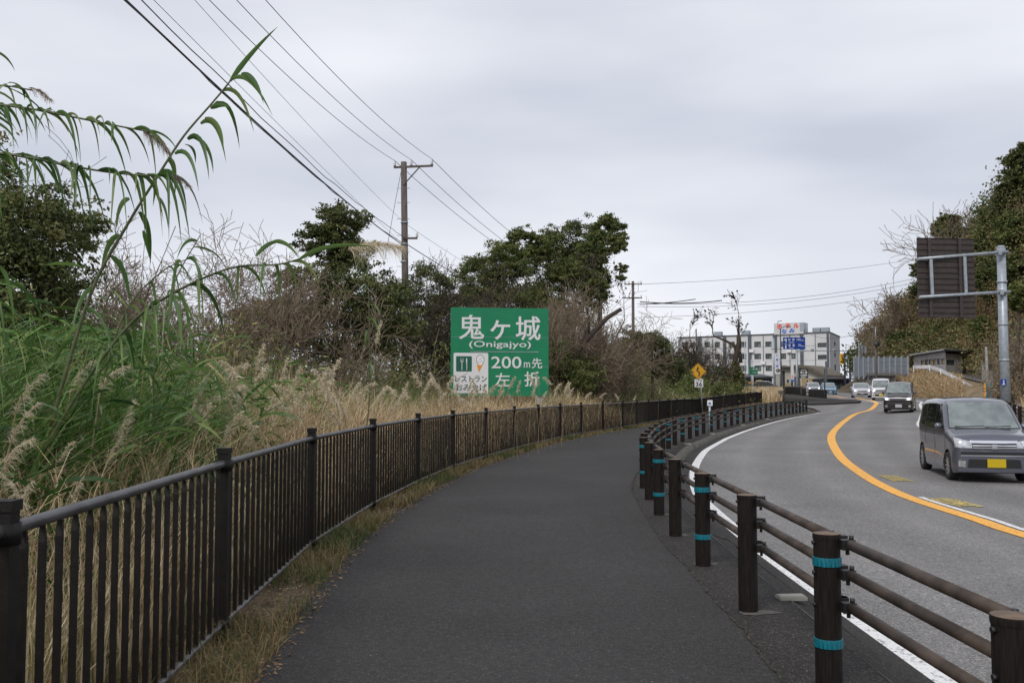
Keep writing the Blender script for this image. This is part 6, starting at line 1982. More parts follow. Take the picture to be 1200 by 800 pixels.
# green reed grass on the left
n = 26000
P = np.stack([rng.uniform(-8.5, -2.35, n), rng.uniform(3.2, 12.5, n), np.zeros(n)], 1)
clear = (P[:, 0] > -2.5 - (P[:, 1] < 5) * .0)
P = P[(P[:, 0] < -2.35 - np.abs(rng.normal(0, .25, n))) & (P[:, 0] / P[:, 1] < -.27)]
n = len(P)
# clumped
cl = rng.integers(0, 150, n); cc = P[rng.integers(0, n, 150)]
P = P * .35 + cc[cl] * .65
hh = rng.uniform(.8, 2.25, n) * (1 + .12 * np.sin(cl)) * np.clip(.65 + (-2.3 - P[:, 0]) * .3, .6, 1.05)
w = rng.uniform(.014, .036, n)
tint = np.clip(rng.normal(.42, .2, n) + (rng.uniform(size=n) < .06) * .5, 0, 1)
tag(link('green_reed_grass', blades('green_reed_grass', P, hh, w, rng.uniform(.25, 1.15, n), M['green'], tint, K=5, rng=rng)), 'lush green reed grass arching behind the near end of the railing', 'grass', kind='stuff')
# broad leaves of the reed grass, hanging in the mass
def reed_leaf_mass(name, label, n, bx, by, slope, z0, z1, size, seed, mat='green', nc=260, tb=.5):
    r = np.random.default_rng(seed)
    C = np.stack([r.uniform(*bx, nc), r.uniform(*by, nc), r.uniform(z0, z1, nc)], 1)
    C = C[(C[:, 0] / C[:, 1] < slope)]
    C[:, 2] *= np.clip(.6 + (-2.3 - C[:, 0]) * .28, .55, 1.15)
    i = r.integers(0, len(C), n); P = C[i] + np.clip(r.normal(0, 1, (n, 3)), -1.4, 1.4) * np.array([.3, .3, .28])
    a = np.stack([r.normal(0, 1, n), r.normal(0, 1, n), r.uniform(-.9, .7, n)], 1); a /= np.linalg.norm(a, axis=1)[:, None]
    b = np.cross(a, r.normal(size=(n, 3))); b /= np.linalg.norm(b, axis=1)[:, None]
    L = (size * r.uniform(.6, 1.35, n))[:, None]; w = L * .036
    dz = np.array([0, 0, 1.0])
    rows = [P, P + a * L * .3 + b * w - dz * L * .0, P + a * L * .3 - b * w, P + a * L * .65 + b * w * .85 - dz * L * .09, P + a * L * .65 - b * w * .85 - dz * L * .09, P + a * L * .97 - dz * L * .26]
    V = np.stack(rows, 1).reshape(-1, 3); k = (np.arange(n) * 6)[:, None]
    F = np.concatenate([k + np.array([[q]])[0] for q in ([0, 2, 1], [1, 2, 4], [1, 4, 3], [3, 4, 5])], 1).reshape(-1, 3)
    V[:, 2] = np.maximum(V[:, 2], .02)
    tint = np.clip(r.normal(tb, .2, n) + (r.uniform(size=n) < .05) * .4, 0, 1)
    return tag(link(name, np_mesh(name, V, F, M[mat], tint=np.repeat(tint, 4))), label, 'reeds', kind='stuff')
reed_leaf_mass('reed_leaves', 'broad green leaves crowding the near reed grass at the lower left', 11000, (-8.5, -2.75), (3.6, 12), -.27, .35, 1.7, .32, 51, nc=460, tb=.34)
reed_leaf_mass('reed_leaves', 'paler reed leaves standing above the reed grass toward the bare trees', 5500, (-9, -3.2), (8, 16), -.2, .6, 2.0, .36, 52, nc=300, tb=.45)

# green stems mixed through the dry grass further on
P, o, y = along(26000, 2.0, 8.5, 8, 92, rng, .8, 1.6)
kp = ~((P[:, 1] > 15) & (P[:, 1] < 33.4) & (P[:, 0] / P[:, 1] > -.085)); P, o, y = P[kp], o[kp], y[kp]
w = np.clip(.008 + y * .0005, .008, .04)
tag(link('green_grass', blades('green_grass', P, rng.uniform(1.0, 2.3, len(P)), w, rng.uniform(.1, .6, len(P)), M['green'], np.clip(rng.normal(.6, .25, len(P)), 0, 1), rng=rng)), 'green stems growing through the back of the dry grass', 'grass', kind='stuff')
# dry field beyond the end of the railing
n = 9000
k = rng.uniform(864, 916, n); dd = rng.uniform(96, 132, n)
X = (k - 600) / 1100 * dd; P = np.stack([X, dd, zg(X, dd)], 1)
tag(link('dry_field_grass', blades('dry_field_grass', P, rng.uniform(.4, 1.35, n), np.full(n, .05), rng.uniform(.1, .6, n), M['dry'], np.clip(rng.normal(.5, .2, n), 0, 1), rng=rng)), 'tan dry grass on the open plot beyond the railing end', 'grass', kind='stuff')

# verge between railing and path
N = normals2(FEN)
def verge_pts(n, o0, o1, y0, y1, far=1.6):
    t = rng.uniform(0, 1, n) ** far; y = y0 + (y1 - y0) * t
    x = np.interp(y, FEN[:, 1], FEN[:, 0]); nx, ny = np.interp(y, FEN[:, 1], N[:, 0]), np.interp(y, FEN[:, 1], N[:, 1])
    o = rng.uniform(o0, o1, n); X, Y = x + nx * o, y + ny * o
    return X, Y
v0, v1 = offset(FEN, -.6), offset(FEN, .62)
vs_ = sheet('verge', v0, v1, 0, M['soil'], 6)
zmesh(vs_, lambda c: .15 - .012 + RNG.normal(0, .004, len(c)))
X, Y = verge_pts(42000, -.3, .42, .5, 80, 1.7)
pn = np.array([mnoise.noise(Vector((a * 1.6, b * .8, 1))) for a, b in zip(X, Y)])
kp = pn > -.16 + rng.normal(0, .12, len(X))
X, Y = X[kp], Y[kp]
P = np.stack([X, Y, zg(X, Y) + .14], 1); n = len(P)
tag(link('verge_grass', blades('verge_grass', P, rng.uniform(.04, .21, n) * np.clip(1.15 - Y * .008, .5, 1.2), np.clip(.003 + Y * .0005, .003, .02), rng.uniform(.2, 1.3, n), M['verge'], np.clip(rng.normal(.42, .22, n) - .38 * (np.sin(P[:, 1] * 2.1) + np.sin(P[:, 1] * .83 + 1) > .5), 0, 1), rng=rng)), 'low tufts of green and reddish grass along the foot of the railing', 'grass', kind='stuff')
X, Y = verge_pts(15000, -.25, .5, .5, 60, 1.9)
P = np.stack([X, Y, zg(X, Y) + .155 + rng.uniform(0, .02, len(X))], 1)
V, F = leaves(P, .04, rng, .5); V[:, 2] = V[:, 2] * .35 + np.repeat(P[:, 2], 4) * .65
tag(link('leaf_litter', np_mesh('leaf_litter', V, F, M['litter'], tint=np.repeat(rng.uniform(0, 1, len(P)), 2))), 'dead brown leaves and straw scattered on the verge', 'leaf litter', kind='stuff')
# sparse litter on the path and in the gutter
t = rng.uniform(0, 1, 620) ** 1.4; Y = 2 + 24 * t; X = rng.uniform(-1.3, 1.4, 620)
X[:130] = np.interp(Y[:130], BOL[:, 1], BOL[:, 0]) + rng.uniform(-.25, .5, 130)
P = np.stack([X, Y, zg(X, Y) + .168], 1); V, F = leaves(P, .014, rng, .6); V[:, 2] = V[:, 2] * .2 + np.repeat(P[:, 2], 4) * .8
tag(link('path_litter', np_mesh('path_litter', V, F, M['litter'], tint=np.repeat(rng.uniform(.3, 1, len(P)), 2))), 'few tiny leaf scraps lying on the asphalt path', 'leaf litter', kind='stuff')

# ---------------------------------------------------------------- undergrowth behind the grass
def undergrowth(name, label, n, o0, o1, y0, y1, zlo, zhi, leaf, mat, seed, far=1.3, nc=500, tb=.5):
    r = np.random.default_rng(seed); global rng
    C, o, y = along(nc, o0, o1, y0, y1, r, 1, far)
    C[:, 2] += r.uniform(zlo, zhi, nc) * (.75 + .35 * np.sin(C[:, 1] * .9 + seed))
    rad = .35 + C[:, 1] * .006
    i = r.integers(0, nc, n)
    P = C[i] + r.normal(0, 1, (n, 3)) * rad[i][:, None] * np.array([1, 1, .75])
    P[:, 2] = np.maximum(P[:, 2], zg(P[:, 0], P[:, 1]) + .05)
    q_ = (P[:, 1] < 33.6) & (P[:, 1] > 14) & (P[:, 0] / P[:, 1] > -.085); kp_ = ~(q_ & (P[:, 2] > 1.45)); P = P[kp_]; i = i[kp_]; n = len(P)
    s = (leaf + .0011 * P[:, 1]) * r.uniform(.7, 1.4, n)
    V, F = leaves(P, s, r, .3, .3)
    tint = np.clip(r.normal(tb, .16, nc)[i] + r.normal(0, .14, n), 0, 1)
    return tag(link(name, np_mesh(name, V, F, M[mat], tint=np.repeat(tint, 2))), label, 'undergrowth', kind='stuff')
undergrowth('undergrowth', 'tangled green and brown undergrowth behind the dry grass', 170000, 4.2, 9.0, 6, 90, .2, 2.75, .105, 'leaf_mixed', 21, 1.6, 1300, .48)
undergrowth('far_undergrowth', 'low green and brown scrub along the far stretch of the railing', 60000, 1.2, 8.5, 36, 94, .1, 2.1, .07, 'leaf_mixed', 25, 1.0, 520, .34)
undergrowth('dark_undergrowth', 'dark evergreen undergrowth under the thicket of trees', 70000, 7.5, 13, 14, 80, .2, 3.1, .1, 'leaf_dark', 22, 1.1, 500, .45)
undergrowth('brown_undergrowth', 'brown withered brush between the grass and the thicket', 22000, 5.5, 11, 16, 85, .3, 2.9, .08, 'leaf_brown', 23, 1.1, 260, .5)
# thin crossing twigs
C, o, y = along(3000, 4.5, 12, 9, 88, rng, 1, 1.15)
S = []
for p in C:
    d = rng.normal(0, .7, 3); d[2] = abs(d[2]) + .7; d /= np.linalg.norm(d)
    L = rng.uniform(.8, 2.6); q = p + np.array([0, 0, rng.uniform(0, 1.6)]); r0 = .005 + q[1] * .00022
    for k in range(3):
        d2 = d + rng.normal(0, .22, 3); e = q + d2 * L / 3; S.append((*q, *e, r0, r0 * .8)); q = e; d = d2
tag(link('brush_twigs', seg_mesh('brush_twigs', S, M['twig'], 3)), 'thin grey brown twigs sticking out of the undergrowth', 'brush', kind='stuff')

# ---------------------------------------------------------------- trees, left to right
leafy_tree(-5, 12.5, [(0, 330, 75, 120), (-40, 240, 70, 70), (30, 270, 48, 60), (55, 400, 45, 70)], 'dark glossy evergreen at the left edge behind the green reeds', 101, 'leaf_dark', 120, 130, .065, .26, base=None, barkm='barkdark')
leafy_tree(70, 13.5, [(82, 262, 34, 34), (60, 330, 40, 40)], 'sparse leafy spray of a slim tree right of the left edge evergreen', 102, 'leaf_dark', 34, 60, .07, .26, barkm='barkdark', trunk_r=.06)
bare_tree(-25, 48, 15, 'bare twigs rising highest at the left edge above the reeds', 201, .07, 3, (.1, 0), trunks=2, minr=.005, group=None, mat='barkdark')
bare_tree(120, 232, 19, 'bare tree with fine twigs directly behind the tall arching reed', 202, .08, 4, (.1, 0), trunks=2, minr=.006, leafn=500, leafm='leaf_mixed', leafs=.05)
bare_tree(215, 250, 21, 'broad bare tree filling the gap right of the arching reed', 203, .08, 4, (.05, 0), trunks=2, minr=.0065, leafn=400, leafm='leaf_brown', leafs=.05)
bare_tree(290, 250, 23, 'bare tree with a fine grey crown left of the dark evergreen', 204, .08, 4, (-.05, 0), trunks=2, minr=.007)
bare_tree(345, 280, 24, 'low bare tree touching the left side of the dark evergreen', 205, .07, 4, (-.1, 0), trunks=1, minr=.007)
leafy_tree(392, 27, [(392, 262, 34, 24), (372, 282, 28, 18), (408, 300, 34, 24)], 'dark evergreen whose crown stands clear just left of the tall pole', 103, 'leaf_dark', 75, 130, .085, .22, trunk_r=.12)
leafy_tree(400, 26, [(350, 345, 45, 38), (415, 345, 48, 38), (385, 390, 75, 35), (455, 375, 40, 50)], 'broad dark bush-like evergreen below the clear standing crown', 104, 'leaf_dark', 120, 130, .085, .2, trunk_r=.12)
leafy_tree(320, 25, [(315, 385, 48, 34)], 'brownish low evergreen behind the plumes left of centre', 105, 'leaf_brown', 46, 120, .08, .22, trunk_r=.08)
for i, (px, yt, d, sd, ln, lab) in enumerate(((452, 300, 36, 211, (.0, 0), 'dark leafless tree just left of the tall pole foot'), (497, 285, 38, 212, (.1, 0), 'dark leafless tree with a crooked limb right of the tall pole'), (530, 290, 40, 213, (.12, 0), 'dark leafless tree above the left edge of the green sign'), (560, 330, 41, 214, (0, 0), 'brown leafless tree directly behind the green sign'))):
    bare_tree(px, yt, d, lab, sd, .1, 4, ln, 'barkdark' if i < 3 else 'twig', trunks=2, leafn=500, leafm='leaf_brown', leafs=.07, minr=.007)
leafy_tree(505, 39, [(500, 345, 40, 35), (520, 390, 50, 45)], 'dim evergreen filling in behind the dark leafless trees', 106, 'leaf_dark', 70, 130, .1, .2)
leafy_tree(585, 48, [(592, 308, 36, 32), (560, 332, 32, 34), (617, 288, 28, 22), (640, 285, 20, 18), (590, 365, 50, 40)], 'mid green tree rising above the big green sign', 107, 'leaf_mid', 190, 150, .11, .17, trunk_r=.2)
leafy_tree(655, 54, [(668, 282, 40, 24), (642, 306, 34, 28), (682, 315, 30, 30), (660, 350, 55, 40)], 'dark round evergreen in the middle of the thicket', 108, 'leaf_dark', 150, 150, .12, .17, trunk_r=.24)
leafy_tree(700, 52, [(712, 268, 20, 17), (700, 288, 24, 20), (726, 286, 12, 18), (690, 305, 22, 18), (727, 318, 8, 13), (700, 335, 14, 26)], 'leaning conifer with a hooked crown at the right of the thicket', 109, 'leaf_mid', 130, 130, .11, .2, trunk_r=.2, name='conifer', group=None, droop=.6)
leafy_tree(668, 49, [(662, 322, 26, 15), (690, 330, 20, 14)], 'pale green bushy crown below the dark round evergreen', 110, 'leaf_yellowgreen', 50, 120, .1, .2)
for i, (px, yt, d, sd, ln, tr, lab) in enumerate(((600, 345, 41, 221, (.05, 0), 2, 'brown leafless tree behind the right half of the green sign'), (640, 325, 44, 222, (.1, 0), 3, 'brown leafless tree with dark trunks just right of the green sign'), (668, 318, 46, 223, (.15, 0), 2, 'tall brown leafless tree in front of the pale green crown'), (700, 345, 49, 224, (.35, 0), 3, 'leafless tree leaning right towards the distant pole'), (735, 390, 56, 225, (.2, 0), 2, 'low leafless tree in front of the round bush'), (678, 390, 45, 226, (.25, 0), 3, 'low spreading leafless shrub right of the sign post'))):
    bare_tree(px, yt, d, lab, sd, .13, 4, ln, 'twig', trunks=tr, leafn=1500, leafm='leaf_brown', leafs=.075, minr=.009, Lf=.48)
leafy_tree(765, 60, [(762, 412, 30, 28), (745, 400, 22, 20), (785, 430, 22, 22)], 'dense round dark bush below the distant pole', 111, 'leaf_dark', 90, 140, .11, .2, name='round_bush', cat='bush')
leafy_tree(780, 74, [(765, 452, 26, 14), (800, 456, 30, 12)], 'low green bushes over the far part of the railing left of the warning sign', 118, 'leaf_mid', 60, 110, .14, .24, name='bush', cat='bush')
leafy_tree(712, 52, [(712, 430, 38, 26)], 'low green brown bush over the railing below the leaning trunk', 112, 'leaf_mixed', 60, 120, .1, .22, name='bush', cat='bush')
leafy_tree(650, 43, [(665, 440, 40, 24), (640, 425, 30, 30)], 'green bush immediately right of the big green sign', 113, 'leaf_mid', 70, 120, .09, .22, name='bush', cat='bush')
leafy_tree(822, 80, [(812, 456, 26, 12), (845, 458, 22, 10)], 'low green bush around the warning sign post', 114, 'leaf_yellowgreen', 50, 90, .12, .24, name='bush', cat='bush')
for i, (px, yt, d, sd, ln, lab) in enumerate(((782, 384, 84, 231, (.0, 0), 'leafless tree with dark curled leaves left of the warning sign'), (802, 388, 86, 232, (.05, 0), 'leafless tree behind the warning sign'), (822, 394, 88, 233, (.0, 0), 'thin leafless tree in front of the left hotel windows'), (838, 398, 92, 234, (.1, 0), 'thin leafless tree close left of the ivy covered trunk'))):
    bare_tree(px, yt, d, lab, sd, .16, 3, ln, 'barkdark', trunks=4, leafn=420, leafm='leaf_brown', leafs=.2, minr=.012)
# leaning broken trunks
def trunk_thing(pts, d, r, label, name='tree_trunk', extra=None, ivy=None):
    g = at(*pts[0], d); g.z = ground_at(g.x, g.y)
    root = empty(name, g, label, 'tree')
    W_ = [at(x, y, d) - g for x, y in pts]; W_[0].z = min(W_[0].z, 0) - .1
    MB().tube(W_, [r * (1 - .45 * i / (len(W_) - 1)) for i in range(len(W_))], 9).build('trunk', M['barkdark'], root)
    for e, er in (extra or []):
        w_ = [at(x, y, d) - g for x, y in e]
        link('branch', MB().tube(w_, [er * (1 - .6 * i / (len(w_) - 1)) for i in range(len(w_))], 6).mesh('branch', M['barkdark']), root)
        q = w_[-1]; s, _ = grow(tuple(q), (rng.normal(0, .3), 0, 1), (.019 if d > 80 else .03) * d, er * .35, 2, rng)
        s = np.array(s); s[:, 6:] = np.maximum(s[:, 6:], .00018 * d)
        tag(link('twigs', seg_mesh('twigs', s, M['barkdark'], 3), root), kind='stuff')
        n = 40; i_ = rng.integers(0, len(s), n); V, F = leaves(s[i_, 3:6], .0034 * d, rng, .6)
        tag(link('leaves', np_mesh('leaves', V, F, M['barkdark']), root), kind='stuff')
    if ivy:
        n = 5200; cs = np.array([list(at(x, y, d) - g) + [a, b] for x, y, a, b in ivy]); i_ = rng.integers(0, len(cs), n)
        u = rng.normal(size=(n, 3)); u /= np.linalg.norm(u, axis=1)[:, None]; u *= rng.uniform(.5, 1.05, n)[:, None]
        P = cs[i_, :3] + u * np.stack([cs[i_, 3], cs[i_, 3], cs[i_, 4]], 1)
        V, F = leaves(P, .2, rng, .7)
        tag(link('ivy', np_mesh('ivy', V, F, M['leaf_dark'], tint=np.repeat(np.clip(rng.normal(.45, .2, n), 0, 1), 2)), root), kind='stuff')
    return root
trunk_thing([(858, 462), (860, 440), (862, 420), (866, 400), (865.5, 392)], 92, .34, 'forked dark tree trunk wrapped in ivy at its foot before the hotel', 'ivy_tree', [([(863, 412), (861, 405), (850, 399), (836, 393.5)], .2), ([(868, 425), (867, 412), (868, 404)], .2), ([(865.5, 393), (866, 380), (866, 372)], .12)],
            ivy=[(858, 452, 1.0, .9), (862, 440, .8, .9), (853, 458, 1.4, .6), (866, 446, .6, .9), (862, 430, .4, .7)])
trunk_thing([(849, 466), (835, 447), (818, 425), (800, 405)], 86, .26, 'slanting bare trunk crossing behind the yellow warning sign', 'leaning_trunk', [([(818, 425), (812, 408), (808, 395)], .1)])
trunk_thing([(715, 462), (722, 430), (742, 408), (760, 398)], 50, .14, 'dark leaning trunk among low brush under the distant pole', 'leaning_trunk', [([(722, 430), (720, 400), (732, 375)], .07)])
trunk_thing([(655, 455), (672, 420), (690, 395), (712, 372), (728, 362)], 43, .16, 'thick dark slanting trunk right of the big green sign', 'leaning_trunk', [([(672, 420), (684, 395), (700, 355)], .09), ([(690, 395), (690, 370), (680, 340)], .07)])

# ---------------------------------------------------------------- reeds and plumes standing out singly
def bez(a, b, c, n):
    return [a * (1 - t) ** 2 + b * 2 * t * (1 - t) + c * t * t for t in [i / n for i in range(n + 1)]]
def leaf_ribbon(parent, pts, w, mat='reedleaf', tint=None, name='leaf'):
    """folded, tapering leaf blade along pts (relative)"""
    n = len(pts); vs = []; side = Vector((rng.normal(0, .3), rng.normal(0, 1), rng.normal(0, .25)))
    prev = None
    for i, p in enumerate(pts):
        t = i / (n - 1); d = (pts[min(i + 1, n - 1)] - pts[max(i - 1, 0)]).normalized()
        s = d.cross(Vector((0, 1, 0)) * .8 + Vector((0, 0, .35)) + side * .25)
        if s.length < 1e-3: s = Vector((1, 0, 0))
        s.normalize()
        if prev is not None and s.dot(prev) < 0: s = -s
        prev = s
        u = d.cross(s)
        ww = w * .5 * (min(1, .45 + t * 3) * (1 - t ** 2.2) + .01)
        vs += [p - s * ww, p + u * ww * .35, p + s * ww]
    fs = []
    for i in range(n - 1):
        a = i * 3; fs += [(a, a + 1, a + 4, a + 3), (a + 1, a + 2, a + 5, a + 4)]
    me = np_mesh(name, np.array([tuple(v) for v in vs]), np.array(fs), M[mat], tint=np.full(len(fs), float(np.clip(rng.normal(.4, .22), 0, 1)) if tint is None else tint), smooth=True)
    return link(name, me, parent)
def plume_mesh(pts, n, hl, mat='plume', hw=.0022, droop=.5, sd=1):
    r = np.random.default_rng(sd)
    pts = np.array([tuple(p) for p in pts]); t = r.uniform(0, 1, n); k = t * (len(pts) - 1); i = np.minimum(k.astype(int), len(pts) - 2); f = (k - i)[:, None]
    P = pts[i] * (1 - f) + pts[i + 1] * f
    d = pts[i + 1] - pts[i]; d /= np.linalg.norm(d, axis=1)[:, None]
    D = d * .8 + r.normal(0, .45, (n, 3)); D /= np.linalg.norm(D, axis=1)[:, None]
    L = hl * r.uniform(.5, 1.1, n) * (1 - .45 * t)
    rows = []; K = 3
    sd_ = r.normal(size=(n, 3)); sd_ = np.cross(D, sd_); sd_ /= np.linalg.norm(sd_, axis=1)[:, None]
    for q in range(K + 1):
        u = q / K; c = P + D * (L * u)[:, None]; c[:, 2] -= L * droop * u * u
        wv = hw * (1 - .6 * u); rows += [c - sd_ * wv, c + sd_ * wv]
    V = np.stack(rows, 1).reshape(-1, 3); m = 2 * (K + 1); b = (np.arange(n) * m)[:, None]
    F = np.concatenate([b + np.array([[2 * q, 2 * q + 1, 2 * q + 3, 2 * q + 2]]) for q in range(K)], 1).reshape(-1, 4)
    return np_mesh('plume', V, F, M[mat], tint=np.repeat(r.uniform(0, 1, n), K))
def reed(stalk, d, label, r=.012, leaves_=(), auto=None, plume=None, spear=None, grp='giant reeds leaning over the railing', dz=0.0):
    g = at(*stalk[0], d); base = Vector((g.x, g.y, max(.0, min(g.z, .1))))
    root = empty('giant_reed', base, label, 'reed', grp)
    pts = [at(x, y, d + dz * i / len(stalk)) - base for i, (x, y) in enumerate(stalk)]
    A = crom([tuple(p) for p in pts], .06)
    n = len(A)
    MB().tube([Vector(p) for p in A], [r * (1 - .62 * i / n) for i in range(n)], 7).build('stalk', M['stalk'], root)
    def Q(x, y, dd=0): return at(x, y, d + dd) - base
    for a, b, c in leaves_:
        j = rng.normal(0, .12); leaf_ribbon(root, bez(Q(*a), Q(*b, j), Q(*c, j * 2), 9), .034 * rng.uniform(.85, 1.25))
    if auto:
        i0, i1, cnt, ln0, ln1, dx0, dx1, wd = auto
        for k in range(cnt):
            i = int(n * (i0 + (i1 - i0) * (k + rng.uniform(-.75, .75)) / max(1, cnt - 1))); i = max(0, min(n - 2, i))
            p = Vector(A[i]); L = rng.uniform(ln0 * .6, ln1 * 1.1) * d / 1100; dx = rng.uniform(dx0 - 6, dx1 * 1.3) * d / 1100
            dy = rng.normal(0, .1)
            ap = p + Vector((dx * .7, dy, L * .18)); e = p + Vector((dx, dy * 1.6, -L))
            leaf_ribbon(root, bez(p, ap, e, 9), wd * rng.uniform(.5, 1.05), tint=(.95 if rng.uniform() < .12 else None))
    if spear: leaf_ribbon(root, bez(Q(*spear[0]), Q(*spear[1]), Q(*spear[2]), 9), .035)
    if plume:
        pp = [Q(*q) for q in plume['pts']]
        link('plume', plume_mesh([Vector(v) for v in crom([tuple(p) for p in pp], .02)], plume.get('n', 320), plume.get('hl', .12), plume.get('mat', 'plumegrey'), .0016, .6, 5), root)
    return root
reed([(60, 500), (76, 440), (110, 335), (150, 262), (185, 206), (215, 160), (245, 125), (262, 105), (272, 92)], 6.0, 'tallest giant reed arching up to the right with a spear-like top leaf', .014,
     leaves_=[((272, 93), (292, 78), (320, 137)), ((283, 87), (300, 86), (309, 122)), ((262, 106), (282, 96), (298, 156)), ((250, 124), (272, 106), (281, 175)), ((247, 127), (258, 120), (270, 126)),
              ((235, 145), (255, 128), (265, 191)), ((240, 139), (258, 140), (262, 170)), ((220, 163), (240, 146), (245, 211)), ((226, 161), (248, 165), (250, 204)), ((205, 180), (225, 166), (233, 225)), ((216, 169), (230, 170), (229, 192)),
              ((196, 187), (207, 185), (205, 231)), ((188, 201), (214, 196), (219, 250)), ((180, 207), (184, 215), (179, 242)), ((184, 230), (196, 240), (197, 268)), ((152, 233), (138, 232), (135, 275)), ((163, 248), (178, 262), (176, 312)), ((140, 275), (122, 280), (118, 330)), ((130, 300), (150, 310), (152, 360)), ((110, 335), (90, 345), (84, 395)), ((100, 360), (125, 365), (132, 420)), ((90, 395), (66, 400), (58, 450))],
     spear=((270, 95), (292, 62), (326, 31)))
reed([(50, 530), (95, 455), (135, 400), (165, 368), (200, 345), (240, 325), (280, 312), (325, 310), (352, 303)], 6.3, 'giant reed bowing right over the dry grass with a tan plume', .014,
     leaves_=[((352, 303), (385, 280), (440, 290)), ((140, 392), (152, 372), (158, 438)), ((165, 368), (186, 372), (186, 434)), ((176, 360), (192, 340), (182, 372)), ((200, 345), (214, 360), (212, 412)), ((320, 283), (338, 280), (351, 304)), ((300, 300), (318, 276), (338, 286)), ((168, 270), (172, 285), (177, 308))],
     auto=(.3, .98, 18, 40, 88, 4, 26, .036), plume=dict(pts=[(408, 292), (438, 285), (470, 289)], n=520, hl=.14, mat='plume'))
reed([(-160, 330), (-95, 190), (-50, 140), (-10, 124), (25, 126), (60, 132), (100, 140), (145, 149), (180, 155)], 5.6, 'upper giant reed sweeping in from the left edge with a brown plume', .012,
     auto=(.35, .97, 40, 28, 62, 8, 34, .028), plume=dict(pts=[(168, 154), (184, 163), (198, 178)], n=320, hl=.06))
reed([(-160, 350), (-95, 230), (-50, 190), (-10, 180), (30, 184), (80, 194), (130, 202), (175, 206), (205, 206)], 5.8, 'lower giant reed sweeping in from the left edge below the upper one', .013,
     auto=(.32, .97, 54, 35, 85, 10, 40, .03), plume=dict(pts=[(196, 204), (210, 209), (222, 217)], n=220, hl=.05))
reed([(-150, 260), (-90, 130), (-50, 104), (-20, 100), (10, 101), (38, 106)], 5.3, 'short reed tip with small plume just inside the upper left edge', .010,
     auto=(.45, .97, 16, 18, 45, 4, 26, .022), plume=dict(pts=[(34, 103), (46, 106), (60, 117)], n=160, hl=.05))
reed([(-60, 520), (-40, 300), (-25, 150), (-15, 80), (-5, 48)], 5.3, 'reed tips poking in at the upper left corner of the view', .010, auto=(.6, .97, 14, 20, 50, 10, 40, .022))
reed([(-30, 560), (-18, 470), (-12, 400), (-8, 340), (-4, 303)], 5.0, 'pale leaved reed curling in low at the left edge', .010, auto=(.2, .98, 14, 40, 100, 12, 34, .032))
reed([(185, 520), (180, 450), (185, 400), (205, 330), (235, 275)], 8.0, 'slim upright reed behind the bowing reed left of centre', .010, auto=(.3, .98, 12, 30, 70, -16, 24, .03))
reed([(110, 545), (118, 470), (128, 420), (150, 360), (190, 318), (228, 300)], 7.2, 'shorter reed half hidden behind the tallest one', .010, auto=(.3, .98, 14, 35, 80, -14, 26, .03))
reed([(425, 520), (432, 480), (433, 420), (432, 340), (430, 300)], 15, 'thin upright green reed in front of the dark evergreen', .012, auto=(.3, .98, 10, 14, 30, -10, 12, .04))

# pampas plumes: six shapes, copied
protos = []
for i in range(10):
    r_ = np.random.default_rng(400 + i)
    root = bpy.data.objects.new('pampas_plume', None)
    lean = r_.uniform(.08, .3); nod = r_.uniform(.015, .15)
    stem = [Vector((lean * t * t * .8, 0, t * 1.45)) for t in np.linspace(0, 1, 8)]
    p = stem[-1]; d = (stem[-1] - stem[-2]).normalized()
    pl_ = [p]
    for k in range(8):
        d = (d + Vector((nod * .7, 0, -nod * .9))).normalized(); pl_.append(pl_[-1] + d * .033)
    sm_ = MB().tube(stem + pl_[1:5], [.0035] * 12, 4).mesh('stalk', M['drystalk'])
    pm_ = plume_mesh(pl_, 200, .09, 'plume', .0016, .5, 30 + i)
    pf_ = plume_mesh(pl_, 190, .1, 'plume', .0042, .45, 60 + i)
    protos.append((sm_, pm_, pf_, 1.45 + .2 * (1 - nod), p.x + .1))
spots = [(41, 432, 5.2, 1), (17, 465, 4.8, 1), (30, 500, 4.6, 1), (132, 416, 6.5, 1), (82, 515, 5.6, 1), (132, 510, 6.2, 1), (162, 468, 6.6, 1), (154, 480, 6.5, 1), (96, 558, 5.2, 1), (41, 560, 4.4, 1), (93, 418, 6.9, 1), (20, 545, 4.2, -1),
         (265, 416, 10, -1), (280, 420, 10.5, 1), (308, 428, 11, 1), (314, 404, 11.5, 1), (340, 422, 12, 1), (354, 432, 12, 1), (370, 434, 12.5, -1), (386, 432, 13, 1), (397, 420, 13.5, 1), (282, 482, 9, 1), (287, 480, 9.1, -1), (281, 446, 10, 1), (360, 474, 11, 1), (416, 450, 13, 1), (268, 500, 8.2, 1),
         (290, 454, 10.4, 1), (388, 466, 12, 1), (400, 472, 12.2, -1), (345, 470, 11.2, 1), (300, 500, 9, 1), (325, 462, 11.5, -1), (432, 446, 14, 1), (450, 455, 14.5, 1), (470, 462, 15, 1), (480, 452, 16, 1), (447, 378, 18, 1), (498, 462, 17, 1), (505, 445, 19, 1), (520, 462, 18, 1), (535, 450, 20, 1), (545, 468, 19, -1),
         (580, 450, 21, 1), (589, 460, 21.5, 1), (602, 444, 21, 1), (612, 450, 21.5, 1), (629, 455, 22, 1), (597, 466, 21, -1), (640, 462, 23, 1), (655, 452, 25, 1), (670, 458, 26, 1), (690, 462, 28, 1), (707, 463, 32, 1), (722, 466, 34, -1), (745, 468, 38, 1), (775, 460, 45, 1), (790, 463, 48, 1), (832, 462, 60, 1), (850, 464, 64, 1)]
for k in range(46):
    px = rng.uniform(225, 700); dd = np.interp(px, [225, 400, 530, 640, 700], [8.5, 12.5, 19, 25, 32]) * rng.uniform(.92, 1.12)
    spots.append((px, rng.uniform(438, 492 - (px - 225) * .05), dd, rng.choice([-1, 1])))
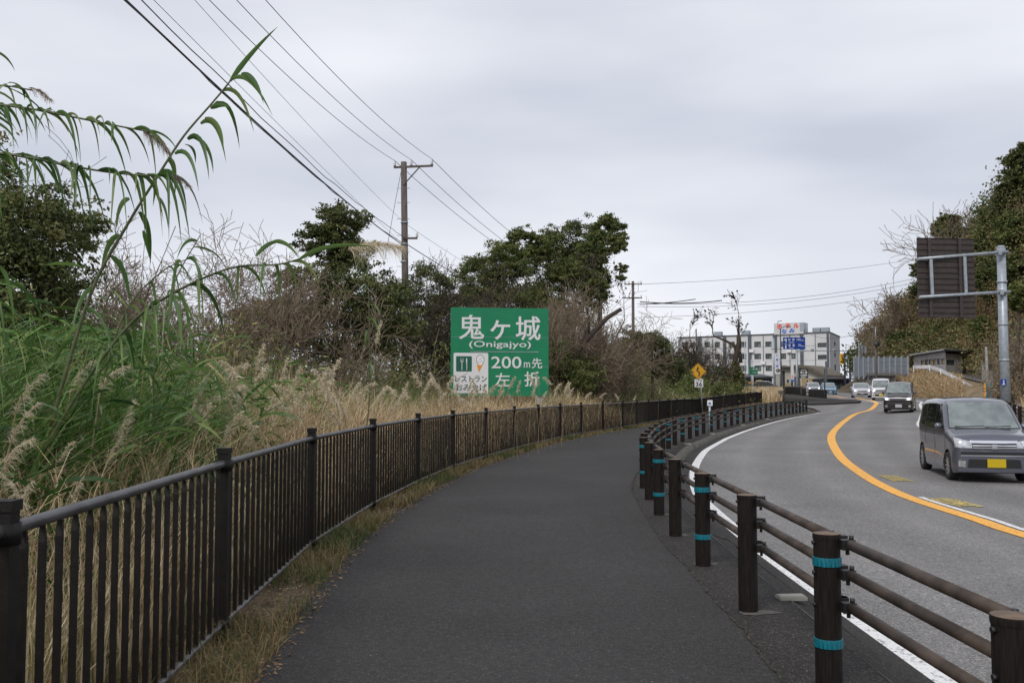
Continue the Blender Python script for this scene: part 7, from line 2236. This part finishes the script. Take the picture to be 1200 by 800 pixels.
for k, (px, py, d, sgn) in enumerate(spots):
    i = k % 10; sm_, pm_, pf_, hh_, ox = protos[i]
    t = at(px, py - 6, d); gz_ = zg1(t.x, t.y)
    s = max(.4, (t.z - gz_) / (hh_ + .1))
    rz = (0 if sgn > 0 else math.pi) + rng.normal(0, .35)
    ws_ = min(s, 1.1)
    lb_ = ('feathery tan plume on a dry stalk rising out of the lush green reed grass' if d < 7.5 else 'feathery tan plume on a dry stalk in the straw between green reeds and tall pole' if px < 470 else
           'feathery tan plume on a dry stalk close left of the big green sign' if px < 528 else 'feathery tan plume on a dry stalk standing against the big green sign face' if px < 644 else
           'feathery tan plume on a dry stalk right of the big green sign' if px < 780 else 'small pale plume over the railing close to the warning sign')
    e = empty('pampas_plume', (t.x - math.cos(rz) * ox * ws_, t.y, gz_), lb_, 'pampas plume', 'pampas plumes behind the railing' + (' in the green reeds' if d < 7.5 else ' left of the pole' if px < 470 else ' left of the sign' if px < 528 else ' at the sign' if px < 644 else ' right of the sign' if px < 780 else ' near the warning sign'), rz=rz)
    wd = 1.0 + d * .035
    a = link('stalk', sm_, e); b = link('plume', pm_ if d < 8.5 else pf_, e)
    e.scale = (ws_, ws_, s)

# ---------------------------------------------------------------- hillside vegetation
r = np.random.default_rng(77)
def hill_leaves(name, label, n, u0, u1, v0, v1, leaf, mat, nc, rad, seed, tb=.45, cat='shrubs'):
    r = np.random.default_rng(seed)
    C = hill(r.uniform(u0, u1, nc), r.uniform(v0, v1, nc)); C[:, 2] += r.uniform(.2, rad, nc)
    i = r.integers(0, nc, n); k = np.clip(C[:, 1] / 110, .35, 1.2)[i]
    P = C[i] + np.clip(r.normal(0, 1, (n, 3)), -1.7, 1.7) * (rad * k)[:, None] * np.array([1, 1, .7])
    V, F = leaves(P, leaf * k * r.uniform(.6, 1.3, n), r, .55)
    tint = np.clip(r.normal(tb, .18, nc)[i] + r.normal(0, .12, n), 0, 1)
    return tag(link(name, np_mesh(name, V, F, M[mat], tint=np.repeat(tint, 2))), label, cat, kind='stuff')
hill_leaves('hillside_shrubs', 'brown and olive scrub covering the hillside', 70000, 2.9, 6.2, 2.6, 11, .3, 'leaf_mixed', 700, 1.2, 81, .62)
hill_leaves('hillside_brown_brush', 'reddish brown brush on the steep hillside', 170000, 3.0, 5.9, 2.4, 10.8, .28, 'leaf_brown', 1200, 1.2, 82, .33)
hill_leaves('hillside_evergreen', 'dark green cover at the foot of the slope behind shed and barrier', 30000, 3.1, 3.9, 1.8, 6.2, .4, 'leaf_dark', 170, 1.2, 83, .45)
hill_leaves('upper_evergreen', 'dark evergreen cover on the high right slope', 80000, 4.3, 6.2, 6.9, 10.6, .34, 'leaf_dark', 260, 1.7, 84, .5)
# dry mound
n = 26000
P = hill(r.uniform(.1, 1.9, n), r.uniform(2.2, 5.9, n))
tag(link('mound_grass', blades('mound_grass', P, r.uniform(.25, .75, n), np.full(n, .055), r.uniform(.3, 1.5, n), M['dry'], np.clip(r.normal(.42, .2, n), 0, 1), rng=r)), 'golden brown dry grass on the mound below the white guard rail', 'grass', kind='stuff')
n = 12000
P = hill(r.uniform(.1, 1.4, n), r.uniform(6.9, 9.8, n))
tag(link('bank_grass', blades('bank_grass', P, r.uniform(.3, 1.2, n), np.full(n, .03), r.uniform(.2, .9, n), M['dry'], np.clip(r.normal(.55, .2, n), 0, 1), rng=r)), 'dry straw grass round the foot of the big sign mast', 'grass', kind='stuff')
def hz_at(px, d):
    x = at(px, 450, d).x; return hill_z(x, d) - .5
def hilltree(px, d, crowns, label, seed, mat='leaf_dark', **k):
    return leafy_tree(px, d, crowns, label, seed, mat, gz=hz_at(px, d), **k)
hilltree(1112, 128, [(1111, 262, 15, 11), (1104, 272, 11, 9), (1119, 273, 12, 9)], 'round crowned tree peeping above the brown sign board', 301, 'leaf_mid', nclump=80, per=100, leaf=.3, cr=.2, trunk_r=.3)
hilltree(1078, 132, [(1077, 315, 8, 12), (1078, 345, 8, 22)], 'slender dark tree half hidden by the left edge of the sign board', 302, nclump=50, per=90, leaf=.3, cr=.25, trunk_r=.2)
for i, (px, py, rx, ry, d, mt, lab) in enumerate(((1197, 195, 17, 26, 104, 'leaf_dark', 'tall dark evergreen on the skyline at the right edge'), (1184, 232, 16, 20, 108, 'leaf_dark', 'dark evergreen just below the tallest one on the right skyline'), (1166, 256, 17, 14, 114, 'leaf_dark', 'dark evergreen on the skyline beside the bare branches'),
      (1190, 270, 22, 24, 100, 'leaf_mid', 'olive green tree high on the slope above the mast top'), (1158, 285, 20, 20, 112, 'leaf_mixed', 'brownish tree on the slope left of the mast top'), (1185, 318, 20, 22, 92, 'leaf_dark', 'dark evergreen on the slope right of the mast'),
      (1160, 325, 15, 22, 105, 'leaf_dark', 'dark evergreen between sign board and mast'), (1192, 345, 14, 14, 80, 'leaf_yellowgreen', 'yellow green shrub on the slope right of the mast'), (1060, 400, 20, 12, 124, 'leaf_dark', 'dark bush on the slope above the barrier fence'), (1155, 385, 16, 14, 105, 'leaf_mid', 'green shrub on the bank behind the shed roof'))):
    hilltree(px, d, [(px, py, rx, ry), (px + rx * .4, py + ry * .8, rx * .8, ry * .8)], lab, 310 + i, mt, nclump=90, per=120, leaf=.27, cr=.19, trunk_r=.25)
for i, (px, yt, d, lab) in enumerate(((1128, 228, 122, 'bare branching tree on the skyline right of the round crowned tree'), (1146, 232, 120, 'bare branching tree on the skyline left of the dark evergreens'), (1062, 330, 132, 'pale bare tree on the ridge just left of the sign board'), (1046, 366, 128, 'small gnarled tree on the ridge above the barrier fence'), (1034, 388, 124, 'tiny leafless tree near the lower end of the ridge'))):
    bare_tree(px, yt, d, lab, 330 + i, .16, 3, ((-.25, 0) if i > 1 else (0, 0)), 'twig', trunks=3, minr=.03, gz=hz_at(px, d), group=None, leafn=(300 if i == 3 else 0), leafm='leaf_dark', leafs=.35)
for i, (px, yt, d, lab) in enumerate(((1192, 392, 60, 'brown leafless shrub on the bank right of the mast'), (1186, 425, 52, 'low leafless shrub close right of the mast foot'))):
    bare_tree(px, yt, d, lab, 350 + i, .1, 3, (0, 0), 'twig', trunks=4, minr=.012, gz=hz_at(px, d), group=None, leafn=600, leafm='leaf_brown', leafs=.14, name='bare_shrub')
# pale boulders on the bank
for i, (px, py, d, s, lab) in enumerate(((1172, 446, 66, .9, 'large pale boulder behind the mast foot'), (1163, 452, 66, .6, 'small pale boulder left of the mast foot'), (1190, 462, 52, .5, 'small grey stone in dry grass right of the mast'))):
    g = at(px, py, d); g.z = hill_z(g.x, g.y)
    bm = bmesh.new(); bmesh.ops.create_icosphere(bm, subdivisions=3, radius=s)
    for v in bm.verts: v.co += v.co.normalized() * (mnoise.noise(v.co * 1.3 + Vector((i * 7, 0, 0))) * s * .45); v.co.z *= .7
    me = bpy.data.meshes.new('boulder'); bm.to_mesh(me); bm.free(); me.materials.append(M['concrete'])
    tag(link('boulder', me, None, g), lab, 'boulder')
